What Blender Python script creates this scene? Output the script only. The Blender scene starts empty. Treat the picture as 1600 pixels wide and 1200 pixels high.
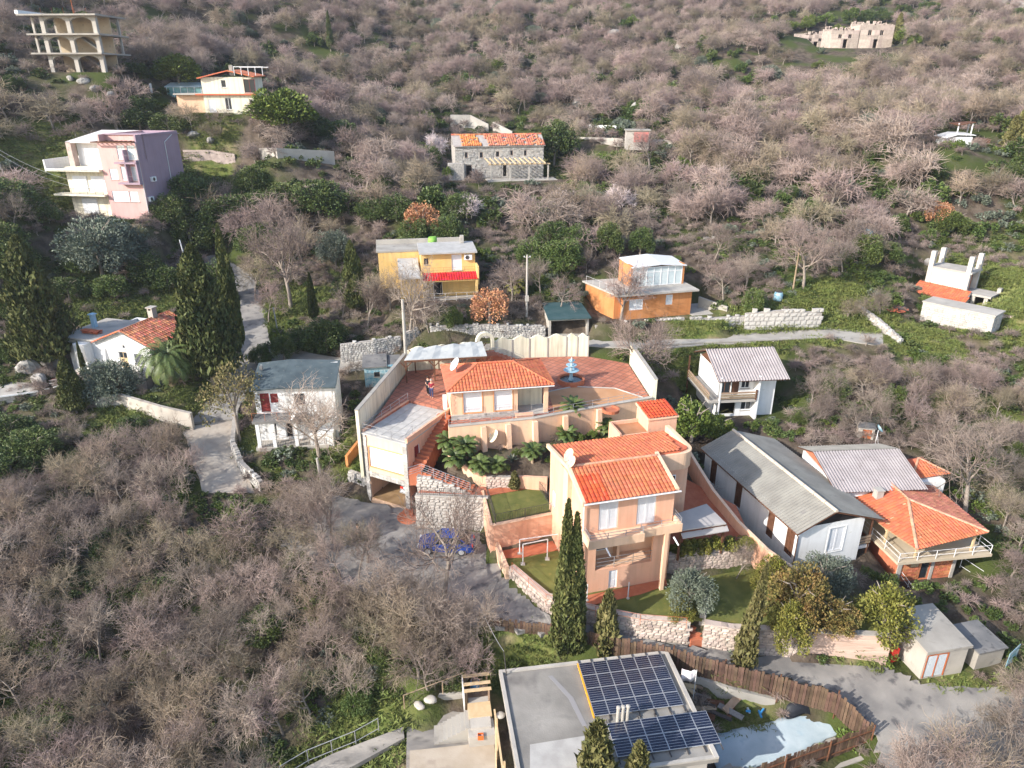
import bpy, math, random
import numpy as np
from mathutils import Vector, Matrix
R = math.radians
rng = random.Random(7)
nrg = np.random.default_rng(11)
SC = bpy.context.scene
COL = SC.collection

# ------------------------------------------------------------ camera, sky, sun
ZC = 32.0
PITCH = R(23)
FPX = 1110.0
cam_d = bpy.data.cameras.new('camera')
cam = bpy.data.objects.new('camera', cam_d)
COL.objects.link(cam)
cam.location = (0, 0, ZC)
cam.rotation_euler = (R(90) - PITCH, 0, 0)
cam_d.sensor_fit = 'HORIZONTAL'
cam_d.sensor_width = 36.0
cam_d.lens = 36.0 * FPX / 1600.0
cam_d.clip_start = 0.5
cam_d.clip_end = 3000
SC.camera = cam

SUN_AZ = R(33)     # direction the light travels, measured from +x towards +y
SUN_EL = R(28)
ld = Vector((math.cos(SUN_AZ) * math.cos(SUN_EL), math.sin(SUN_AZ) * math.cos(SUN_EL), -math.sin(SUN_EL)))
sun_d = bpy.data.lights.new('sun', 'SUN')
sun_d.energy = 3.5
sun_d.angle = R(0.5)
sun_d.color = (1.0, 0.94, 0.86)
sun = bpy.data.objects.new('sun', sun_d)
COL.objects.link(sun)
sun.rotation_euler = ld.to_track_quat('-Z', 'Y').to_euler()
sun.location = (-60, -30, 80)

W = bpy.data.worlds.new('World')
SC.world = W
W.use_nodes = True
nt = W.node_tree
bg = nt.nodes['Background']
sky = nt.nodes.new('ShaderNodeTexSky')
sky.sky_type = 'NISHITA'
sky.sun_disc = False
sky.sun_elevation = SUN_EL
sky.sun_rotation = math.atan2(-ld.x, -ld.y)
sky.air_density = 1.0
sky.dust_density = 1.5
nt.links.new(sky.outputs[0], bg.inputs[0])
bg.inputs[1].default_value = 0.15
SC.view_settings.view_transform = 'Standard'
SC.view_settings.look = 'None'
SC.view_settings.exposure = 1.08
SC.view_settings.gamma = 1.0
SC.view_settings.use_curve_mapping = False
SC.cycles.max_bounces = 5
SC.cycles.diffuse_bounces = 3
SC.cycles.glossy_bounces = 2
SC.cycles.transmission_bounces = 3
SC.cycles.transparent_max_bounces = 6

# ------------------------------------------------------------ measuring helpers
CP, SP = math.cos(PITCH), math.sin(PITCH)
def ray(u, v):
    x = (u - 800) / FPX; y = -(v - 600) / FPX
    return (x, CP + y * SP, -SP + y * CP)
def P(u, v, z):
    d = ray(u, v); t = (z - ZC) / d[2]
    return Vector((d[0] * t, d[1] * t, z))
def PY(u, v, y):
    d = ray(u, v); t = y / d[1]
    return Vector((d[0] * t, y, ZC + d[2] * t))
def proj(x, y, z):
    z = z - ZC
    D = y * CP - z * SP; h = y * SP + z * CP
    return 800 + FPX * x / D, 600 - FPX * h / D, D
# ------------------------------------------------------------ object helpers
def tag(o, label=None, cat=None, group=None, kind=None):
    if label: o['label'] = label
    if cat:
        o['category'] = cat
        if not kind: kind = 'thing'
    if group: o['group'] = group
    if kind: o['kind'] = kind
    return o
def empty(name, loc=(0, 0, 0), rz=0.0, label=None, cat=None, group=None):
    o = bpy.data.objects.new(name, None)
    COL.objects.link(o)
    o.empty_display_size = 0.3
    o.location = loc
    o.rotation_euler = (0, 0, rz)
    return tag(o, label, cat, group)
def link(name, me, parent=None, loc=None, rz=None, scale=None):
    o = bpy.data.objects.new(name, me)
    COL.objects.link(o)
    if parent is not None: o.parent = parent
    if loc is not None: o.location = loc
    if rz is not None: o.rotation_euler = (0, 0, rz)
    if scale is not None: o.scale = scale
    return o
def np_mesh(name, verts, faces, mats, smooth=False, mi=None):
    """verts (n,3) array, faces (m,k) array of one size"""
    me = bpy.data.meshes.new(name)
    verts = np.asarray(verts, dtype=np.float32); faces = np.asarray(faces, dtype=np.int32)
    n, (m, k) = len(verts), faces.shape
    me.vertices.add(n); me.vertices.foreach_set('co', verts.ravel())
    me.loops.add(m * k); me.loops.foreach_set('vertex_index', faces.ravel())
    me.polygons.add(m)
    me.polygons.foreach_set('loop_start', np.arange(0, m * k, k, dtype=np.int32))
    me.polygons.foreach_set('loop_total', np.full(m, k, dtype=np.int32))
    for x in (mats if isinstance(mats, (list, tuple)) else [mats]): me.materials.append(x)
    if mi is not None: me.polygons.foreach_set('material_index', np.asarray(mi, dtype=np.int32))
    if smooth: me.polygons.foreach_set('use_smooth', np.ones(m, dtype=bool))
    me.update(calc_edges=True)
    return me

class MB:
    def __init__(s):
        s.v = []; s.f = []; s.M = Matrix()
    def at(s, M):
        s.M = M; return s
    def add(s, vs, fs):
        b = len(s.v)
        s.v += [tuple(s.M @ Vector(p)) for p in vs]
        s.f += [tuple(i + b for i in f) for f in fs]
        return s
    def box(s, x0, x1, y0, y1, z0, z1):
        return s.add([(x0,y0,z0),(x1,y0,z0),(x1,y1,z0),(x0,y1,z0),(x0,y0,z1),(x1,y0,z1),(x1,y1,z1),(x0,y1,z1)],
                     [(0,3,2,1),(4,5,6,7),(0,1,5,4),(1,2,6,5),(2,3,7,6),(3,0,4,7)])
    def prism(s, poly, z0, z1):
        """poly: list of (x,y) or (x,y,z): z1/z0 then are offsets"""
        n = len(poly)
        g = lambda p, z: (p[0], p[1], (p[2] if len(p) > 2 else 0) + z)
        a = sum(poly[i][0] * poly[(i+1) % n][1] - poly[(i+1) % n][0] * poly[i][1] for i in range(n))
        if a < 0: poly = poly[::-1]
        vs = [g(p, z0) for p in poly] + [g(p, z1) for p in poly]
        fs = [tuple(range(n - 1, -1, -1)), tuple(range(n, 2 * n))]
        fs += [(i, (i+1) % n, n + (i+1) % n, n + i) for i in range(n)]
        return s.add(vs, fs)
    def slab(s, pts, t):
        """solid of the polygon pts (3d), thickness t straight down"""
        n = len(pts)
        vs = [tuple(p) for p in pts] + [(p[0], p[1], p[2] - t) for p in pts]
        a = sum(pts[i][0] * pts[(i+1) % n][1] - pts[(i+1) % n][0] * pts[i][1] for i in range(n))
        fs = [tuple(range(n)), tuple(range(2 * n - 1, n - 1, -1))] + [(i, n + i, n + (i+1) % n, (i+1) % n) for i in range(n)]
        if a < 0: fs = [f[::-1] for f in fs]
        return s.add(vs, fs)
    def tube(s, p0, p1, r0, r1=None, n=6, cap=True):
        r1 = r0 if r1 is None else r1
        p0 = Vector(p0); p1 = Vector(p1); d = (p1 - p0)
        if d.length < 1e-6: return s
        q = d.to_track_quat('Z', 'Y')
        vs = []
        for p, r in ((p0, r0), (p1, r1)):
            for k in range(n):
                a = 2 * math.pi * k / n
                vs.append(p + q @ Vector((r * math.cos(a), r * math.sin(a), 0)))
        fs = [(k, (k+1) % n, n + (k+1) % n, n + k) for k in range(n)]
        if cap: fs += [tuple(range(n - 1, -1, -1)), tuple(range(n, 2 * n))]
        return s.add(vs, fs)
    def path(s, pts, r, n=5):
        for a, b in zip(pts[:-1], pts[1:]): s.tube(a, b, r, r, n)
        return s
    def beam(s, p0, p1, w, h):
        p0 = Vector(p0); p1 = Vector(p1); d = (p1 - p0).normalized()
        x = d.cross(Vector((0, 0, 1)))
        if x.length < 1e-4: x = Vector((1, 0, 0))
        x.normalize(); y = x.cross(d)
        vs = [p + x * (i * w / 2) + y * (j * h / 2) for p in (p0, p1) for i, j in ((-1,-1),(1,-1),(1,1),(-1,1))]
        return s.add(vs, [(0,3,2,1),(4,5,6,7),(0,1,5,4),(1,2,6,5),(2,3,7,6),(3,0,4,7)])
    def lathe(s, prof, c=(0, 0, 0), n=14):
        vs = []
        for r, z in prof:
            for k in range(n):
                a = 2 * math.pi * k / n
                vs.append((c[0] + r * math.cos(a), c[1] + r * math.sin(a), c[2] + z))
        fs = []
        for i in range(len(prof) - 1):
            for k in range(n):
                fs.append((i*n+k, i*n+(k+1) % n, (i+1)*n+(k+1) % n, (i+1)*n+k))
        fs += [tuple(range(n-1, -1, -1)), tuple(range((len(prof)-1)*n, len(prof)*n))]
        return s.add(vs, fs)
    def mesh(s, name, m, smooth=False):
        me = bpy.data.meshes.new(name)
        me.from_pydata(s.v, [], s.f)
        for x in (m if isinstance(m, (list, tuple)) else [m]): me.materials.append(x)
        if smooth: me.polygons.foreach_set('use_smooth', [True] * len(me.polygons))
        me.update()
        return me
    def obj(s, name, m, parent=None, label=None, cat=None, group=None, kind=None, smooth=False):
        o = link(name, s.mesh(name, m, smooth), parent)
        return tag(o, label, cat, group, kind)

def box_part(name, m, parent, *b, **k):
    return MB().box(*b).obj(name, m, parent, **k)

# ------------------------------------------------------------ materials
MATS = {}
def mat(name, c1, c2=None, scale=1.5, rough=0.85, bump=0.0, bscale=12.0, island=0.0, orand=0.0, spec=0.25, metal=0.0,
        c3=None, s3=8.0, t3=0.55, coords='Object', stretch=None, streak=0.0, alpha=None, trans=0.0, detail=5.0, w3=0.12):
    if name in MATS: return MATS[name]
    m = bpy.data.materials.new(name); MATS[name] = m
    m.use_nodes = True
    t = m.node_tree; N = t.nodes; L = t.links
    b = N['Principled BSDF']
    b.inputs['Roughness'].default_value = rough
    b.inputs['Specular IOR Level'].default_value = spec
    b.inputs['Metallic'].default_value = metal
    tc = N.new('ShaderNodeTexCoord'); vec = tc.outputs[coords]
    if stretch:
        mp = N.new('ShaderNodeMapping'); mp.inputs['Scale'].default_value = stretch
        L.new(vec, mp.inputs[0]); vec = mp.outputs[0]
    def noise(sc, d=5.0):
        n = N.new('ShaderNodeTexNoise'); n.inputs['Scale'].default_value = sc; n.inputs['Detail'].default_value = d
        L.new(vec, n.inputs['Vector']); return n.outputs['Fac']
    def ramp(x, lo, hi):
        r = N.new('ShaderNodeMapRange'); r.inputs[1].default_value = lo; r.inputs[2].default_value = hi
        L.new(x, r.inputs[0]); return r.outputs[0]
    def mix(f, a, c):
        x = N.new('ShaderNodeMix'); x.data_type = 'RGBA'
        if isinstance(f, float): x.inputs[0].default_value = f
        else: L.new(f, x.inputs[0])
        for k, q in ((6, a), (7, c)):
            if isinstance(q, tuple): x.inputs[k].default_value = (*q[:3], 1)
            else: L.new(q, x.inputs[k])
        return x.outputs[2]
    col = tuple(c1)
    if c2: col = mix(ramp(noise(scale, detail), 0.35, 0.65), tuple(c1), tuple(c2))
    if c3: col = mix(ramp(noise(s3, 6.0), t3, t3 + w3), col, tuple(c3))
    if streak:   # rain streaks and grime running down the face
        mp2 = N.new('ShaderNodeMapping'); mp2.inputs['Scale'].default_value = (2.2, 2.2, .16); L.new(tc.outputs[coords], mp2.inputs[0])
        n2 = N.new('ShaderNodeTexNoise'); n2.inputs['Scale'].default_value = 1.6; n2.inputs['Detail'].default_value = 7; L.new(mp2.outputs[0], n2.inputs['Vector'])
        g2 = mix(ramp(n2.outputs['Fac'], .44, .72), (1., 1., 1.), (1 - streak, 1 - streak * 1.03, 1 - streak * 1.1))
        x2 = N.new('ShaderNodeMix'); x2.data_type = 'RGBA'; x2.blend_type = 'MULTIPLY'; x2.inputs[0].default_value = 1.0
        if isinstance(col, tuple): x2.inputs[6].default_value = (*col, 1)
        else: L.new(col, x2.inputs[6])
        L.new(g2, x2.inputs[7]); col = x2.outputs[2]
    for amt, src in ((island, 'island'), (orand, 'obj')):
        if amt:
            if src == 'island':
                g = N.new('ShaderNodeNewGeometry'); x = g.outputs['Random Per Island']
            else:
                g = N.new('ShaderNodeObjectInfo'); x = g.outputs['Random']
            r = N.new('ShaderNodeMapRange'); r.inputs[3].default_value = 1 - amt; r.inputs[4].default_value = 1 + amt * 0.8
            L.new(x, r.inputs[0])
            h = N.new('ShaderNodeHueSaturation')
            L.new(r.outputs[0], h.inputs['Value'])
            hr = N.new('ShaderNodeMapRange'); hr.inputs[3].default_value = 0.5 - amt * 0.05; hr.inputs[4].default_value = 0.5 + amt * 0.05
            w = N.new('ShaderNodeTexWhiteNoise'); w.noise_dimensions = '1D'; L.new(x, w.inputs['W'])
            L.new(w.outputs['Value'], hr.inputs[0]); L.new(hr.outputs[0], h.inputs['Hue'])
            if isinstance(col, tuple): h.inputs['Color'].default_value = (*col, 1)
            else: L.new(col, h.inputs['Color'])
            col = h.outputs['Color']
    if isinstance(col, tuple): b.inputs['Base Color'].default_value = (*col, 1)
    else: L.new(col, b.inputs['Base Color'])
    if bump:
        bp = N.new('ShaderNodeBump'); bp.inputs['Strength'].default_value = bump; bp.inputs['Distance'].default_value = 0.04
        L.new(noise(bscale), bp.inputs['Height']); L.new(bp.outputs[0], b.inputs['Normal'])
    if trans: b.inputs['Transmission Weight'].default_value = trans
    return m

M_peach = mat('peach render', (.70,.39,.26), (.75,.45,.31), .6, bump=.15, c3=(.60,.38,.28), s3=2.5, t3=.62, streak=.12)
M_peachlt = mat('pale peach render', (.72,.48,.32), (.77,.53,.37), .5, bump=.12, c3=(.66,.46,.34), s3=2.2, t3=.6, streak=.12)
M_cream = mat('cream render', (.70,.66,.50), (.76,.72,.57), .7, bump=.12, c3=(.58,.55,.43), s3=1.6, t3=.62, streak=.3)
M_white = mat('white wall paint', (.72,.72,.71), (.78,.78,.77), 1.1, bump=.12, c3=(.62,.60,.56), s3=2.2, t3=.62, streak=.1)
M_whitedirty = mat('flaking white wall', (.70,.70,.70), (.78,.78,.78), 1.4, bump=.25, c3=(.40,.38,.36), s3=3.0, t3=.58, streak=.4)
M_orange = mat('orange render', (.50,.20,.07), (.56,.25,.10), .7, bump=.1, c3=(.42,.19,.08), s3=2.5, t3=.6, streak=.16)
M_yellow = mat('yellow render', (.70,.47,.17), (.75,.52,.22), .7, bump=.1, c3=(.60,.42,.2), s3=2.4, t3=.6, streak=.14)
M_ochre = mat('pale yellow render', (.75,.69,.54), (.79,.74,.60), .7, bump=.1, streak=.25)
M_pink = mat('dusty pink render', (.60,.36,.33), (.64,.40,.37), .7, bump=.1, streak=.1)
M_purple = mat('mauve render', (.33,.24,.29), (.37,.27,.32), .5, bump=.1, streak=.08)
M_concrete = mat('weathered concrete', (.28,.26,.23), (.38,.355,.315), .5, rough=.95, bump=.3, c3=(.17,.16,.15), s3=1.3, t3=.60, w3=.2)
M_conclt = mat('pale concrete', (.36,.335,.30), (.45,.42,.375), .7, rough=.95, bump=.25, c3=(.30,.28,.25), s3=1.8, t3=.60, w3=.2)
M_concdk = mat('damp dark concrete', (.14,.14,.14), (.22,.21,.20), .8, rough=.95, bump=.3, c3=(.07,.07,.07), s3=1.8, t3=.58)
M_rock = mat('limestone', (.36,.34,.32), (.48,.46,.42), 1.2, rough=.95, bump=.5, bscale=6, island=.25, c3=(.18,.17,.16), s3=3, t3=.6)
M_rockpink = mat('pinkish stone', (.40,.325,.28), (.51,.425,.365), 1.6, rough=.95, bump=.5, bscale=6, island=.28, c3=(.24,.19,.17), s3=3, t3=.6)
M_rockwhite = mat('white dressed stone', (.43,.405,.37), (.54,.51,.47), 1.2, rough=.95, bump=.4, bscale=6, island=.2, c3=(.4,.37,.33), s3=3, t3=.62)
M_mortar = mat('mortar', (.30,.275,.25), (.38,.35,.32), 2, rough=1, bump=.4)
M_tile = mat('red clay tile', (.52,.14,.065), (.58,.18,.09), 1.3, rough=.85, island=.15, bump=.15, c3=(.38,.13,.07), s3=1.1, t3=.58, w3=.25)
M_tilenew = mat('bright red clay tile', (.56,.075,.028), (.60,.10,.04), 1.3, rough=.7, island=.12, bump=.1)
M_tileold = mat('old mottled clay tile', (.62,.20,.10), (.50,.20,.13), 2.3, rough=.9, island=.35, bump=.3, c3=(.35,.22,.17), s3=3, t3=.58)
M_ridge = mat('mortared ridge tile', (.52,.27,.17), (.58,.34,.23), 3, rough=.9, island=.15)
M_fibre = mat('weathered fibre cement', (.21,.20,.18), (.28,.27,.24), .8, rough=.95, bump=.2, c3=(.20,.19,.18), s3=1.6, t3=.58, stretch=(1,1,1), w3=.2)
M_fibrepink = mat('mauve fibre cement', (.27,.24,.24), (.33,.295,.295), .9, rough=.95, bump=.2, c3=(.22,.19,.19), s3=2.2, t3=.6)
M_roofdk = mat('dark mineral roofing felt', (.055,.075,.085), (.085,.11,.12), .9, rough=.95, bump=.2, c3=(.14,.15,.14), s3=2, t3=.6)
M_shutter = mat('white shutter', (.70,.71,.73), (.75,.76,.78), 2, rough=.5, spec=.4)
M_frame = mat('white frame', (.78,.78,.78), rough=.5)
M_brown = mat('brown stained wood', (.10,.045,.025), (.15,.07,.04), 4, rough=.7, bump=.2)
M_darkred = mat('dark red paint', (.20,.03,.03), (.25,.045,.04), 3, rough=.6)
M_wood = mat('weathered timber', (.24,.17,.11), (.32,.24,.17), 3, rough=.9, bump=.4, orand=.2)
M_woodlt = mat('pale timber', (.52,.38,.22), (.58,.44,.27), 3, rough=.85, bump=.2)
M_reed = mat('dark split reed', (.085,.054,.038), (.15,.095,.065), 2.5, rough=.95, bump=.5, orand=.35, c3=(.05,.03,.025), s3=5, t3=.55)
M_metal = mat('grey painted steel', (.33,.33,.34), (.4,.4,.41), 4, rough=.45, metal=.4)
M_metalw = mat('white painted steel', (.66,.66,.66), rough=.4)
M_metaldk = mat('dark iron', (.05,.045,.045), (.08,.07,.065), 4, rough=.6)
M_rust = mat('rusty iron', (.35,.10,.035), (.42,.14,.06), 4, rough=.8)
M_glass = mat('window glass', (.025,.032,.04), rough=.06, spec=.6)
M_bluegl = mat('pale glazing', (.50,.58,.60), (.6,.66,.66), 1.0, rough=.12, spec=.6)
M_dark = mat('near black', (.02,.018,.018), rough=.9)  # darkness of open doorways, empty windows and balcony room put into this colour
M_terr = mat('terracotta paving', (.40,.125,.075), (.46,.155,.095), 1.2, rough=.8, bump=.1)
M_redpath = mat('red brick paving', (.40,.125,.065), (.46,.165,.09), 2.2, rough=.85, bump=.3, c3=(.38,.13,.08), s3=6, t3=.58)
M_pave = mat('pale roof paver', (.38,.37,.35), (.46,.45,.43), 1.5, rough=.9, orand=.08, bump=.1)
M_asph = mat('worn grey road', (.19,.18,.17), (.32,.298,.27), .5, rough=.95, bump=.4, bscale=22, c3=(.12,.115,.115), s3=1.3, t3=.55, w3=.12, detail=9)
M_track = mat('ribbed concrete road', (.36,.31,.26), (.44,.39,.33), .7, rough=.95, bump=.25, bscale=18, c3=(.25,.22,.19), s3=1.6, t3=.58, w3=.25)
M_bark = mat('grey bark', (.20,.165,.135), (.32,.275,.235), 3, rough=.95, bump=.4)
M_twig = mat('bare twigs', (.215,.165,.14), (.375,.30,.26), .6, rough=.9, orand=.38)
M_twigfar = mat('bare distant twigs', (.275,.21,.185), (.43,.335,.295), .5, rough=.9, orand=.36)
M_twig2 = mat('tan bare twigs', (.225,.18,.125), (.37,.305,.225), .6, rough=.9, orand=.35)
M_blossom = mat('pale blossom', (.62,.50,.50), (.72,.62,.60), 1.0, rough=.8, orand=.1)
M_russet = mat('russet leaves', (.42,.19,.09), (.50,.27,.15), 1.2, rough=.8, orand=.15, island=.3)
M_leaf = mat('evergreen leaves', (.052,.085,.02), (.10,.13,.034), .9, rough=.55, orand=.25, island=.35, spec=.35)
M_leafbr = mat('bright green leaves', (.085,.125,.022), (.135,.175,.04), .9, rough=.6, orand=.25, island=.3)
M_leafyel = mat('yellow green leaves', (.125,.135,.025), (.20,.185,.045), 1.1, rough=.6, orand=.12, island=.3)
M_leafgold = mat('golden brown leaves', (.21,.125,.045), (.15,.145,.045), .9, rough=.7, orand=.12, island=.35)
M_olive = mat('olive leaves', (.11,.135,.095), (.17,.195,.15), 1.2, rough=.6, orand=.15, island=.3)
M_cyp = mat('cypress sprays', (.055,.074,.023), (.115,.125,.04), 1.0, rough=.7, orand=.2, island=.35)
M_cyplt = mat('golden cypress sprays', (.115,.115,.04), (.17,.155,.06), 1.0, rough=.7, orand=.15, island=.3)
M_pine = mat('pine needles', (.085,.12,.02), (.15,.19,.035), .9, rough=.7, orand=.2, island=.3)
M_palm = mat('palm fronds', (.075,.115,.03), (.13,.17,.05), 1.0, rough=.5, orand=.15, island=.25, spec=.4)
M_grass = mat('lawn grass', (.10,.115,.03), (.15,.155,.045), 1.2, rough=.9, bump=.5, bscale=60, c3=(.19,.17,.05), s3=2.0, t3=.58, w3=.2)
M_blade = mat('grass blades', (.11,.145,.035), (.19,.20,.065), .8, rough=.8, orand=.3)
M_bluep = mat('faded blue paint', (.12,.30,.40), (.38,.46,.48), 2.4, rough=.8, bump=.2, c3=(.08,.2,.28), s3=4, t3=.55)
M_tarp = mat('pale blue sheeting', (.33,.41,.45), (.44,.51,.54), .8, rough=.6, bump=.4, bscale=4, c3=(.30,.40,.46), s3=1.6, t3=.56, w3=.2)
M_bluepl = mat('blue plastic', (.03,.22,.50), (.05,.28,.58), 3, rough=.4)
M_solar = mat('solar cells', (.010,.014,.032), (.015,.02,.045), 2, rough=.15, spec=.6)
M_alu = mat('aluminium rail', (.62,.63,.65), rough=.35, metal=.6)
M_orangeb = mat('orange brick', (.50,.17,.08), (.56,.22,.11), 2, rough=.9, island=.25, bump=.3)
M_green = mat('lime green paint', (.22,.45,.08), rough=.6)
M_redp = mat('red paint', (.55,.03,.02), (.6,.05,.03), 3, rough=.6)
M_skin = mat('skin', (.55,.33,.24), rough=.6)
M_copper = mat('blue fountain glaze', (.25,.42,.52), (.35,.5,.58), 3, rough=.5)
M_orangefr = mat('orange dates', (.70,.30,.02), (.75,.38,.04), 4, rough=.7)
# ------------------------------------------------------------ the hillside
ctrl_px = [(50,1190,-5.5),(300,1150,-5),(580,1150,-3.6),(300,950,-2.2),(50,950,-2),(450,950,-1.2),(600,900,.0),(700,860,.0),(520,790,.6),
 (750,960,0),(560,720,2.0),(420,690,2.5),(330,690,2.0),(340,740,1.5),(100,800,.5),(100,690,3.0),(200,650,3.8),(20,640,4.2),(120,570,6.5),(240,600,6.0),
 (400,530,6),(395,440,9),(330,540,6.2),(450,570,5.2),(600,560,6),(540,480,8.5),(700,480,10),(640,440,11),(860,530,7.5),(985,500,9),(1090,490,9),(1000,545,7),(1150,530,7.3),
 (1290,530,7.6),(1100,570,5.8),(1220,490,9),(1400,500,8.0),(1560,545,6.6),(1590,440,9.6),(1450,600,5.5),(1300,650,4.0),(1550,700,2.5),(1570,830,.2),(1550,940,-1.2),
 (1460,900,-.4),(1060,700,3.6),(1130,650,3.5),(1200,680,3.3),(1090,740,2.6),(1250,900,.3),(1400,1060,-1.6),(1600,1120,-2.2),(1580,1200,-3),
 (750,735,4.2),(900,700,4.4),(800,690,5),
 (200,330,16),(75,330,15.8),(300,310,16),(150,420,11.5),(40,450,10),
 (1500,232,23.5),(1590,240,22.5),(770,285,17.3),(860,285,17),(680,270,18),
 (1000,300,17.8),(1300,300,18),(1300,380,14),(1480,380,13),(900,400,12.6),(1050,420,12),(650,390,13),(560,300,18),(650,330,16.5),(500,370,13.5),(430,330,16),(350,300,17)]
ctrl_py = [(10,330,84),(60,115,116),(180,110,118),(260,160,122),(350,205,112),(430,240,102),(190,160,118),(930,215,128),(1000,215,128),(700,190,140),(1250,75,203),(1390,75,205),
 (0,0,150),(100,0,160),(400,0,210),(800,0,262),(1200,0,285),(1550,0,285),(400,100,165),(800,100,190),(1550,100,178),(1150,140,170),(800,180,152),(1150,230,118),(600,160,150),(0,200,104),(130,215,100),(0,60,125)]
ctrl = [tuple(P(*c)) for c in ctrl_px] + [tuple(PY(*c)) for c in ctrl_py]
ctrl += [(-300,360,100),(-100,360,98),(100,360,92),(300,360,90),(-350,520,165),(0,520,158),(350,520,150),(-160,120,48),(-220,200,70),(-120,60,18),(-120,20,6),
         (-60,25,-5),(-80,-20,-14),(0,8,-9),(0,-30,-16),(60,10,-9),(60,-30,-16),(120,20,-6),(140,60,4),(170,110,20),(220,200,45),(80,70,7.5),(75,95,16),(-40,10,-9)]
ctrl = np.array(ctrl, dtype=float)
def rbf_fit(c, smooth=0.6):
    d = np.sqrt((c[:, None, 0] - c[None, :, 0]) ** 2 + (c[:, None, 1] - c[None, :, 1]) ** 2 + 1.0)
    n = len(c)
    A = np.zeros((n + 3, n + 3)); A[:n, :n] = -d
    A[:n, :n] += np.eye(n) * smooth
    A[:n, n] = 1; A[:n, n+1:] = c[:, :2]; A[n, :n] = 1; A[n+1:, :n] = c[:, :2].T
    return np.linalg.solve(A, np.r_[c[:, 2], 0, 0, 0])
RW = rbf_fit(ctrl)
def rbf(x, y):
    out = RW[-3] + RW[-2] * x + RW[-1] * y
    for i, c in enumerate(ctrl): out = out - RW[i] * np.sqrt((x - c[0]) ** 2 + (y - c[1]) ** 2 + 1.0)
    return out

def tess(pts):
    from mathutils.geometry import tessellate_polygon
    pts = [Vector(p) for p in pts]
    return [[pts[i] for i in t] for t in tessellate_polygon([[Vector((p.x, p.y, 0)) for p in pts]])]
def strip_tris(Lp, Rp):
    out = []
    for i in range(len(Lp) - 1):
        out += [[Lp[i], Rp[i], Rp[i+1]], [Lp[i], Rp[i+1], Lp[i+1]]]
    return out
def grow(a, lo, hi, step, k):
    """grid lines: step inside [lo, hi], widening outside"""
    mid = list(np.arange(lo, hi + step * .5, step)); s = step
    x = mid[-1]
    while x < a[1]:
        s = min(s * k, 9); x += s; mid.append(x)
    s = step; x = mid[0]
    while x > a[0]:
        s = min(s * k, 9); x -= s; mid.insert(0, x)
    return np.array(mid)
GX = grow((-330, 330), -52, 52, .55, 1.10)
GY = grow((-45, 425), 20, 88, .55, 1.06)
XX, YY = np.meshgrid(GX, GY)
ZZ = rbf(XX, YY)
def vnoise(x, y, s, seed):
    r = np.random.default_rng(seed); g = r.random((256, 256))
    xi = np.floor(x / s).astype(int); yi = np.floor(y / s).astype(int); fx = x / s - xi; fy = y / s - yi
    fx = fx * fx * (3 - 2 * fx); fy = fy * fy * (3 - 2 * fy)
    a = g[yi % 256, xi % 256]; b = g[yi % 256, (xi+1) % 256]; c = g[(yi+1) % 256, xi % 256]; d = g[(yi+1) % 256, (xi+1) % 256]
    return (a * (1-fx) + b * fx) * (1-fy) + (c * (1-fx) + d * fx) * fy - .5
ZZ += vnoise(XX, YY, 6, 1) * .6 + vnoise(XX, YY, 2.2, 2) * .25
far = np.clip((YY - 95) / 60, 0, 1)
ZZ += far * (vnoise(XX, YY, 28, 3) * 7 + vnoise(XX, YY, 12, 4) * 3)

def apply_pad(tris, blend, off=-.06):
    global ZZ
    T = np.array([[list(p) for p in t] for t in tris])
    lo = T[:, :, :2].min((0, 1)) - blend; hi = T[:, :, :2].max((0, 1)) + blend
    m = (XX >= lo[0]) & (XX <= hi[0]) & (YY >= lo[1]) & (YY <= hi[1])
    x = XX[m]; y = YY[m]
    best = np.full(x.shape, 1e9); bz = np.zeros(x.shape)
    for t in T:
        (x0, y0, z0), (x1, y1, z1), (x2, y2, z2) = t
        den = (y1 - y2) * (x0 - x2) + (x2 - x1) * (y0 - y2)
        if abs(den) < 1e-9: continue
        a = ((y1 - y2) * (x - x2) + (x2 - x1) * (y - y2)) / den
        b = ((y2 - y0) * (x - x2) + (x0 - x2) * (y - y2)) / den
        c = 1 - a - b
        ins = (a >= -1e-6) & (b >= -1e-6) & (c >= -1e-6)
        best[ins] = 0; bz[ins] = (a * z0 + b * z1 + c * z2)[ins]
        for (p, q) in ((t[0], t[1]), (t[1], t[2]), (t[2], t[0])):
            dx, dy = q[0] - p[0], q[1] - p[1]; l2 = dx * dx + dy * dy + 1e-12
            s = np.clip(((x - p[0]) * dx + (y - p[1]) * dy) / l2, 0, 1)
            d = np.hypot(x - p[0] - s * dx, y - p[1] - s * dy)
            k = d < best
            best[k] = d[k]; bz[k] = (p[2] + s * (q[2] - p[2]))[k]
    w = np.clip(1 - best / max(blend, 1e-6), 0, 1) if blend > 0 else (best <= 0).astype(float)
    w = w * w * (3 - 2 * w)
    z = ZZ[m]; ZZ[m] = z * (1 - w) + (bz + off) * w

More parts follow.
